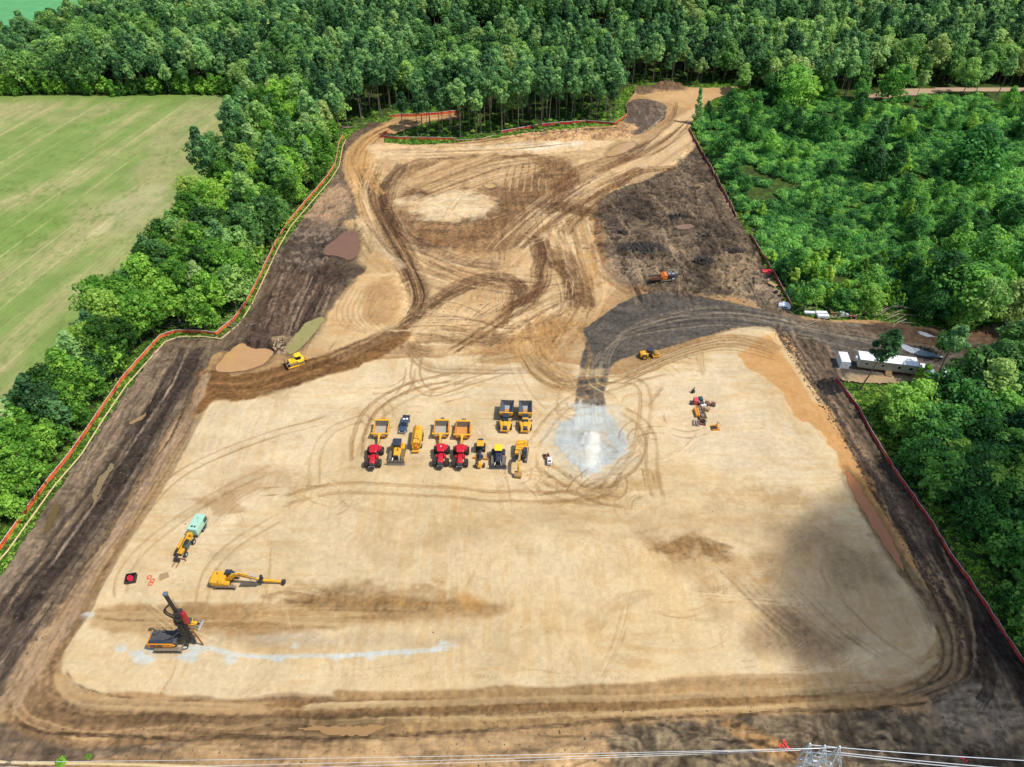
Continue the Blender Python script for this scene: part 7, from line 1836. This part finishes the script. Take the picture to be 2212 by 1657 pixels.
# trailers and container on the gravel yard
c1 = G(1846, 797); c2 = G(1969, 812)
o = office_trailer(); a_ = math.degrees(math.atan2(c2[1] - c1[1], c2[0] - c1[0]))
put(o, 1909, 798, a_, 'long white-roofed office trailer parked on the gravel yard', 'office trailer', s=1.16)
put(container(), 1818, 788, 83, 'white storage container standing left of the office trailer', 'container')
o = B().box(-.6, .6, -.5, .5, 0, .4).box(-.5, .5, -.4, .4, .4, .5).part('doorstep_box', WHITE_, None); put(o, 1832, 791, 10, 'small white box between container and office trailer', 'box')
CG = 'cars parked behind the trees right of the trailer'
for k, (px, py, lab) in enumerate([(1992, 801, 'white car next to the right end of the office trailer'), (2010, 812, 'pale blue car half hidden by trees, nearest of three'), (2041, 810, 'pale car farthest right under the trees')]):
    put(car([WHITE_, paint('pale_blue_paint', srgb(170, 196, 226, .8), .3), WHITE_][k]), px, py, 70, lab, 'car', CG)

# bits along the haul road
t = empty('tarped_load'); B().loft([(-1.9, 1.0, .1, .9, .3), (-.6, 1.25, .1, 1.5, .5), (.9, 1.2, .1, 1.4, .4), (1.9, .9, .1, .7, .3)]).part('tarpaulin', WHITE_, t, .08); B().box(-.9, .9, -1.35, -1.25, .5, .9).part('blue_panel', BLUEG, t); put(t, 1694, 663, -20, 'white tarpaulin-covered load at the lower end of the red fence', 'covered load')
o = B().box(-1.5, 1.5, -.9, .9, .05, .2).box(-1.4, 1.4, -.8, -.6, .2, .28).box(-1.4, 1.4, .6, .8, .2, .28).part('timber_mat', WOOD, None, 0); put(o, 1668, 617, -55, 'timber mat lying beside the red fence', 'timber mat')
o = B().box(-1.1, 1.1, -.7, .7, .05, .15).box(-1.0, 1.0, -.1, .1, .15, .2).part('plywood_sheet', SALMON if 0 else WOOD, None, 0); put(o, 1678.5, 629, -50, 'plywood sheet below the timber mat', 'plywood')
for k, (px, py, s_) in enumerate([(1674.5, 633.5, 1.0), (1683, 641, .85), (1689.5, 649, .7)]):
    b = B(); b.tube([(.6 * math.cos(a), .6 * math.sin(a), .3 + .15 * math.sin(2 * a)) for a in np.linspace(0, 6.28, 13)], .24); b.tube([(.4 * math.cos(a) + .3, .4 * math.sin(a), .7) for a in np.linspace(0, 6.28, 13)], .18)
    put(b.part('hose_coil', BLACK, None, 0), px, py, 0, ['upper, largest of the black hose coils by the fence', 'middle black hose coil by the fence', 'lowest, smallest black hose coil by the fence'][k], 'hose coil', 'black hose coils by the fence', s=s_)
def netheap(px, py, s_, lab, seed):
    rq = random.Random(seed); b = B()
    for k in range(26):
        x, y = rq.gauss(0, 1), rq.gauss(0, .7); b.box(x - rq.uniform(.2, .6), x + .3, y - .1, y + rq.uniform(.1, .4), .05, rq.uniform(.12, .6), rot=(rq.uniform(-.6, .6), rq.uniform(-.6, .6), rq.uniform(0, 3)))
    put(b.part('netting_heap', paint('pink_red_netting', srgb(236, 72, 72, .85), .7, dirt=.15), None, 0), px, py, 0, lab, 'netting', s=s_)
netheap(1655, 592, 1.1, 'crumpled red netting beside the red fence above the timber mat', 1)
netheap(1694, 1611, .6, 'scrap of red netting on the dark soil near the pylon', 2)
netheap(2082, 1643, .5, 'scrap of red netting near the lower right edge', 3)
o = B().box(-1.6, 1.6, -.5, .5, .1, .7).box(-1.6, 1.6, -.12, -.08, .7, .75).part('white_block', WHITE_, None); put(o, 1748, 677.5, -5, 'long white block at the left end of the roadside row', 'block')
for k, dy in enumerate((-.75, .75)):
    o = B().box(-1.75, 1.75, -.62, .62, .1, .9).box(-1.6, 1.6, -.5, .5, .9, .96).part('white_slab', WHITE_, None); x, y = G(1775, 682); o.location = (x, y + dy * 1.1, soil.h(x, y)); o.rotation_euler = (0, 0, R(-3))
    tag(o, ['nearer of two white slabs side by side at the roadside', 'farther of two white slabs side by side at the roadside'][k], 'slab', 'white roadside slabs')
o = B().box(-1.1, 1.1, -.9, .9, 0, 1.0).box(-1.0, 1.0, -.05, .05, 1.0, 1.06).part('brown_crate', paint('brown_box', srgb(150, 112, 84, .8), .8), None); put(o, 1800, 678, -5, 'brown wooden crate right of the white slabs', 'crate')
o = B().cyl((0, 0, 0), (0, 0, 1.4), .8, n=18).box(-.7, .7, -.7, .7, 0, .9).part('water_tank', WHITE_, None); put(o, 1817, 681, 20, 'white water tank right of the brown crate', 'tank')
o = B().cyl((0, 0, 0), (0, 0, .9), .55, n=16).box(-.5, .5, -.5, .5, 0, .6).part('white_drum', WHITE_, None); put(o, 1828.5, 683, 0, 'small white drum between water tank and red machine', 'drum')
t = empty('red_utility_machine'); B().loft([(-1.2, .6, .4, 1.1, .2), (.9, .6, .4, 1.0, .2)]).part('body', paint('dull_red_paint', srgb(170, 70, 60, .8), .5), t, .05)
B().box(.9, 1.5, -.5, .5, .3, .8).part('engine', BLACK, t)
for y in (-1, 1):
    for x in (-.7, .8): wheel(t, x, y * .7, .4, .4, .25, WHITE_)
put(t, 1841.5, 686, -10, 'dull red wheeled machine at the right end of the roadside row', 'machine')

# stump piles: chunks of burnt wood
def stump_pile(px, py, rx, ry, n, lab, seed):
    rq = random.Random(seed); b = B()
    for k in range(n):
        a = rq.uniform(0, 6.28); q = math.sqrt(rq.random()); x, y = rx * q * math.cos(a), ry * q * math.sin(a); z = (1 - q * q) * 1.3 * rq.uniform(.4, 1.1)
        l = rq.uniform(.4, 1.5); an = rq.uniform(0, 3.14); el = rq.uniform(-.5, .7)
        b.beam((x, y, z), (x + l * math.cos(an) * math.cos(el), y + l * math.sin(an) * math.cos(el), z + .2 + l * math.sin(el)), rq.uniform(.15, .55), rq.uniform(.15, .5), .12, .12)
    o = b.part('stump_pile', paint('charred_wood', srgb(44, 40, 40, .8), .9, dirt=.5, dcol=srgb(150, 140, 126, .6)), None, 0)
    o['kind'] = 'stuff'; x, y = G(px, py); o.location = (x, y, soil.h(x, y) * .6); o['label'] = lab; o['category'] = 'stump pile'
stump_pile(1388, 543, 7.5, 3.6, 330, 'large heap of charred stumps above the wood grinder', 4)
stump_pile(1523, 571, 3.6, 2.6, 130, 'smaller heap of charred stumps right of the wood grinder', 5)
stump_pile(1465, 470, 4.5, 1.8, 90, 'low heap of charred wood in the middle of the dark ground', 6)
stump_pile(1340, 505, 3.2, 1.6, 60, 'low heap of charred wood at the left side of the dark ground', 7)
stump_pile(1590, 545, 3.0, 1.6, 50, 'low heap of charred wood near the red fence', 8)
logs('wood_debris', 1330, 540, 30, 3, 8, 'loose pale sticks around the large stump heap', up=.4, r=.09, seed=11)
logs('wood_debris', 1480, 480, 60, 2.5, 20, 'scattered sticks over the dark stump ground', up=.35, r=.08, seed=12)
logs('wood_debris', 640, 720, 50, 2.4, 10, 'sticks and roots in the dark mud by the green pond', up=.3, r=.07, seed=13)
logs('wood_debris', 720, 505, 24, 2.5, 6, 'sticks along the edge of the reddish puddle', up=.3, r=.08, seed=14)
logs('wood_debris', 790, 270, 20, 3, 5, 'sticks on the dark bank beside the upper road', up=.6, r=.09, seed=15)

# clods and stones
def clods(name, poly, n, s0, s1, mat, lab, seed):
    rq = np.random.RandomState(seed); P = np.array(Gs(poly)); lo, hi = P.min(0), P.max(0)
    x = rq.uniform(lo[0], hi[0], n * 4); y = rq.uniform(lo[1], hi[1], n * 4); m = pip(P, x, y); x, y = x[m][:n], y[m][:n]
    V = []; Fq = []
    oct_ = np.array([(1, 0, 0), (0, 1, 0), (-1, 0, 0), (0, -1, 0), (0, 0, .7), (0, 0, -.3)], float); tri = [(0, 1, 4), (1, 2, 4), (2, 3, 4), (3, 0, 4), (1, 0, 5), (2, 1, 5), (3, 2, 5), (0, 3, 5)]
    b = B()
    for a, c_ in zip(x, y):
        s_ = rq.uniform(s0, s1) * (1 + (rq.rand() ** 6) * 1.5); v = oct_ * s_ * rq.uniform(.6, 1.3, (6, 3)) ; an = rq.rand() * 6.28
        v = np.stack([v[:, 0] * math.cos(an) - v[:, 1] * math.sin(an) + a, v[:, 0] * math.sin(an) + v[:, 1] * math.cos(an) + c_, v[:, 2] + soil.h(a, c_) + .06], 1)
        b.add(v.tolist(), tri)
    o = b.part(name, mat, None, 0); o['kind'] = 'stuff'; o['label'] = lab; o['category'] = 'clods'
CLD = paint('dark_clod', srgb(92, 76, 66, .7), .95, dirt=.5); CLL = paint('sandy_clod', srgb(176, 150, 118, .75), .95, dirt=.5)
clods('soil_clods', [(1660, 700), (1700, 715), (1850, 950), (2000, 1190), (2130, 1430), (2100, 1450), (1980, 1230), (1830, 975)], 1500, .08, .26, CLD, 'dark clods along the right bank', 1)
clods('soil_clods', [(1290, 440), (1480, 350), (1640, 560), (1690, 680), (1420, 630), (1320, 600)], 2200, .1, .3, CLD, 'dark clods over the stump ground', 2)
clods('soil_clods', [(0, 1560), (2050, 1515), (2200, 1560), (2212, 1657), (0, 1657)], 1800, .04, .11, CLD, 'dark clods along the near edge of the site', 3)
clods('soil_clods', [(340, 750), (540, 700), (640, 520), (760, 480), (700, 690), (560, 760), (430, 810), (300, 1050), (60, 1440), (0, 1300)], 2400, .06, .2, CLD, 'dark clods on the muddy left flank', 4)
clods('sand_lumps', [(600, 730), (640, 740), (620, 765), (590, 765)], 90, .2, .5, CLL, 'pale lumps between the two ponds', 5)
clods('sand_lumps', [(1080, 285), (1350, 268), (1370, 290), (1200, 305)], 260, .15, .45, CLL, 'pale lumps on the cut bank under the far fence', 6)
clods('soil_clods', [(480, 870), (1600, 800), (1950, 1400), (200, 1440)], 500, .03, .09, CLD, 'tiny dark clods dotted over the sandy pad', 7)
clods('soil_clods', [(860, 460), (1250, 440), (1280, 700), (860, 700)], 700, .06, .18, CLD, 'brown clods over the middle of the upper ground', 8)

# ------------------------------------------------------------------ fences
def fence(pts, h, mat, lab, name='mesh_fence', wattle=None, postgap=3.0, topmat=None):
    P = [Vector((*G(*p), 0)) for p in pts]; t = empty(name, P[0][:]); o0 = P[0]
    Q = [P[0]]
    for a, b in zip(P, P[1:]):
        n = max(1, int((b - a).length / 1.5))
        for k in range(1, n + 1): Q.append(a.lerp(b, k / n))
    rq = random.Random(len(pts)); v = []; f = []
    for i, q in enumerate(Q):
        d = (Q[min(i + 1, len(Q) - 1)] - Q[max(i - 1, 0)]).normalized(); nrm = Vector((-d.y, d.x, 0)); w = rq.uniform(-.08, .08); sag = rq.uniform(-.08, .04)
        z = -.25 if not pip(wSITE, np.array([q.x]), np.array([q.y]))[0] else soil.h(q.x, q.y)
        for s_ in (-.02, .02):
            for zz in (0, .5, 1): e = q - o0 + nrm * (s_ + w * zz); v.append((e.x, e.y, z + zz * (h + sag)))
    for i in range(len(Q) - 1):
        a, b = i * 6, i * 6 + 6
        for k in (0, 1): f += [(a + k, b + k, b + k + 1, a + k + 1), (a + 3 + k + 1, b + 3 + k + 1, b + 3 + k, a + 3 + k)]
        f.append((a + 2, b + 2, b + 5, a + 5))
    b = B(); b.add(v, f); b.part('netting', mat, t, 0)
    top = B(); top.tube([(v[i * 6 + 2][0], v[i * 6 + 2][1], v[i * 6 + 2][2] + .02) for i in range(len(Q))], .045, 4); top.part('top_rope', topmat or WHITE_, t, 0)
    L_ = 0; k = 0
    for i in range(0, len(Q), 2):
        if k >= 90: break
        B().box(-.05, .05, -.05, .05, -.3, h + .35).part('post', WOOD, t, 0, loc=(Q[i].x - o0.x, Q[i].y - o0.y, v[i * 6][2])); k += 1
    tag(t, lab, 'fence'); return t
def wattle(pts, r, lab, name='straw_wattle'):
    P = [G(*p) for p in pts]; b = B(); Q = []
    for a, c_ in zip(P, P[1:]):
        n = max(1, int(math.hypot(c_[0] - a[0], c_[1] - a[1]) / 2.2))
        for k in range(n): Q.append((a[0] + (c_[0] - a[0]) * k / n, a[1] + (c_[1] - a[1]) * k / n))
    rq = random.Random(1)
    for a, c_ in zip(Q, Q[1:]): b.cyl((a[0], a[1], .02 + rq.uniform(0, .05)), (c_[0], c_[1], .02), r, n=7)
    o = b.part(name, STRAW, None, 0); tag(o, lab, 'erosion roll'); return o
LF = [(-60, 1252), (0, 1187), (39.7, 1131), (101, 1046), (159, 974), (216, 891), (263, 822), (346, 729), (378.5, 718), (425, 718), (467, 723), (505, 692), (533.5, 653), (562, 598), (591, 536), (595, 528), (620, 485), (660, 438), (706.6, 384), (724.6, 355), (732, 312), (741, 294)]
fence(LF, 1.25, FORANGE, 'long orange mesh fence running along the whole left side')
wattle([(x + (16 if y > 900 else 11 if y > 600 else 8), y + (9 if 690 < y < 1000 else 4)) for x, y in LF], .2, 'straw roll lying inside the long left fence')
wattle([(-40, 1646), (60, 1649), (130, 1650), (180, 1650), (300, 1653), (420, 1657), (520, 1662)], .34, 'straw roll along the bottom left edge of the picture')
fence([(-60, 1658), (60, 1661), (250, 1664), (420, 1669), (520, 1674)], .5, BLACK, 'low black silt fence at the bottom left edge', name='silt_fence')
fence([(838, 285), (822, 297), (860, 300), (985.6, 302)], 1.3, FORANGE, 'orange fence piece in front of the tree island by the upper road')
fence([(985, 303), (1040, 301), (1070, 292)], .5, FORANGE, 'low fallen piece of orange fence between the two far fences')
fence([(1083, 287), (1176.5, 271), (1263, 264), (1328, 269), (1355, 250), (1352, 230)], 1.3, FRED, 'long red fence along the far edge under the north wood')
fence([(841, 253), (910, 251), (960, 247), (989, 243)], 1.4, FORANGE, 'orange fence behind the tree island beyond the upper road')
fence([(1488, 280), (1518.5, 336), (1540, 374), (1585, 459), (1589, 471)], 1.2, FRED, 'upper red fence along the thicket')
fence([(1619.4, 507), (1637, 537), (1670.7, 592), (1710, 665)], 1.4, FRED, 'lower red fence along the thicket ending at the haul road')
fence([(1804, 822), (1850, 880), (1872.7, 922), (1908, 983), (1962, 1066), (2006, 1125), (2049, 1198), (2097, 1266), (2142, 1332), (2212, 1440), (2300, 1578)], 1.15, FRED, 'long dark red fence down the right side of the site')

# ------------------------------------------------------------------ power line
ZT = 34.0
def W3(px, py, z): x, y = G(px, py, z); return Vector((x, y, z))
tops = [W3(1749, 1609, ZT), W3(1781, 1613, ZT), W3(1813, 1615, ZT)]
cx = sum((p.x for p in tops), 0) / 3; cy = sum((p.y for p in tops), 0) / 3
py_ = empty('power_pylon', (cx, cy, 0)); tag(py_, 'white lattice power pylon whose top shows at the bottom edge', 'pylon')
b = B(); wt = (tops[2] - tops[0]).length / 2; n = 9
lv = []
for k in range(n + 1):
    z = ZT - 7.2 - k * (ZT - 7.2) / n; h_ = wt * 1.0 + k * .36; d_ = .9 + k * .3
    lv.append([Vector((1.3 + sx * h_, sy * d_, z)) for sx, sy in ((-1, -1), (1, -1), (1, 1), (-1, 1))])
for a, c_ in zip(lv, lv[1:]):
    for k in range(4):
        b.beam(a[k], c_[k], .16, .16); b.beam(a[k], c_[(k + 1) % 4], .09, .09); b.beam(a[(k + 1) % 4], c_[k], .09, .09); b.beam(c_[k], c_[(k + 1) % 4], .08, .08)
for k in range(4): b.beam(lv[0][k], lv[0][(k + 1) % 4], .1, .1)
b.part('lattice_tower', GALV, py_, 0)
for i, p in enumerate(tops):
    q = p - Vector((cx, cy, 0)); b = B(); foot = [Vector((q.x + 1.3 + sx * .95, q.y * 0 + sy * .9, ZT - 7.2)) for sx, sy in ((-1, -1), (1, -1), (1, 1), (-1, 1))]
    hd = [q + Vector((sx * .1, sy * .1, 0)) for sx, sy in ((-1, -1), (1, -1), (1, 1), (-1, 1))]
    for k in range(4):
        b.beam(foot[k], hd[k], .13, .13, .1, .1)
        for j in range(3):
            t0, t1 = j / 3.4, (j + 1) / 3.4
            b.beam(foot[k].lerp(hd[k], t0), foot[(k + 1) % 4].lerp(hd[(k + 1) % 4], t1), .045, .045)
    b.beam(q, q + Vector((0, 0, .35)), .2, .2); b.part('peak', GALV, py_, 0)
b = B(); q0, q2 = tops[0] - Vector((cx, cy, 0)), tops[2] - Vector((cx, cy, 0))
b.beam(q0 + Vector((0, 0, -2.2)), q2 + Vector((0, 0, -2.2)), .12, .12).beam(q0 + Vector((0, 0, -4.6)), q2 + Vector((0, 0, -4.6)), .12, .12).beam(q0 + Vector((0, 0, -2.2)), q2 + Vector((0, 0, -4.6)), .08, .08).beam(q0 + Vector((0, 0, -4.6)), q2 + Vector((0, 0, -2.2)), .08, .08)
b.part('cross_brace', GALV, py_, 0)
def wire(name, p0, pts, lab, r=.045):
    b = B(); P = [p0] + pts; Q = []
    for a, c_ in zip(P, P[1:]):
        for k in range(16):
            t = k / 16; m = a.lerp(c_, t); m.z -= 4 * .9 * t * (1 - t); Q.append(m[:])
    Q.append(P[-1][:]); b.tube(Q, r, 5); o = b.part(name, GALV, None, 0); tag(o, lab, 'cable', 'cables of the power line')
# each cable hangs from its own peak; the far ends are the neighbouring pylons outside the picture
wire('power_cable', tops[0], [W3(2560, 1657, ZT - 1)], 'rear cable right of the pylon')
wire('power_cable', tops[1] - Vector((0, 0, 1.2)), [W3(2560, 1684, ZT - 1)], 'middle cable right of the pylon')
wire('power_cable', tops[2] - Vector((0, 0, 2.0)), [W3(2560, 1692, ZT - 1)], 'front cable right of the pylon')
wire('power_cable', tops[2], [W3(-500, 1650, ZT - 1)], 'rear cable left of the pylon', r=.026)
wire('power_cable', tops[1] - Vector((0, 0, .5)), [W3(-500, 1672, ZT - 1)], 'middle cable left of the pylon', r=.026)
wire('power_cable', tops[0] - Vector((0, 0, 1.6)), [W3(-500, 1686, ZT - 1)], 'front cable left of the pylon', r=.026)

# shrubs at the near edge
for k, (px, py, s_, lab) in enumerate([(135, 1650, .55, 'bright green shrub at the bottom left edge'), (193, 1636, .3, 'tiny green weed right of the bottom left shrub')]):
    o = bpy.data.objects.new('shrub', bush_mesh('shrub', 60 + k, 1.8, 2.6, 12, 40, .24, LM_G)); COL.objects.link(o); x, y = G(px, py); o.location = (x, y, 0); o.scale = (s_,) * 3
    tag(o, lab, 'shrub')

# ------------------------------------------------------------------ clouds whose shadows cross the site (above and outside the picture)
def cloud_body(name, gx, gy, rx, ry, alt, dens, lab, seed, thick=.35):
    """a real vapour body, even density, placed along the sun's direction over ground point (gx, gy)"""
    q = sun_vec * (alt / sun_vec.z); bm = bmesh.new(); bmesh.ops.create_icosphere(bm, subdivisions=4, radius=1)
    for v in bm.verts:
        p = v.co.copy(); n_ = float(fbm(np.array([p.x * 1.3 + seed]), np.array([p.y * 1.3 + p.z]), seed, 3)[0])
        v.co = Vector((p.x * rx * (.75 + .5 * n_), p.y * ry * (.75 + .5 * n_), p.z * min(rx, ry) * thick * (.7 + .6 * n_)))
    me = bpy.data.meshes.new(name); bm.to_mesh(me); bm.free()
    m = bpy.data.materials.new(name); m.use_nodes = True; nt = m.node_tree; nt.nodes.clear()
    out = nt.nodes.new('ShaderNodeOutputMaterial'); vs = nt.nodes.new('ShaderNodeVolumePrincipled'); vs.inputs['Color'].default_value = (1, 1, 1, 1); vs.inputs['Density'].default_value = dens
    nt.links.new(vs.outputs[0], out.inputs['Volume']); me.materials.append(m)
    o = bpy.data.objects.new(name, me); COL.objects.link(o); o.location = (gx + q.x, gy + q.y, alt)
    tag(o, lab, 'cloud', kind='stuff')
if 1:
    cloud_body('cloud', 121, 74, 68, 55, 420, .082, 'soft cloud above the right side of the site, outside the picture', 3)
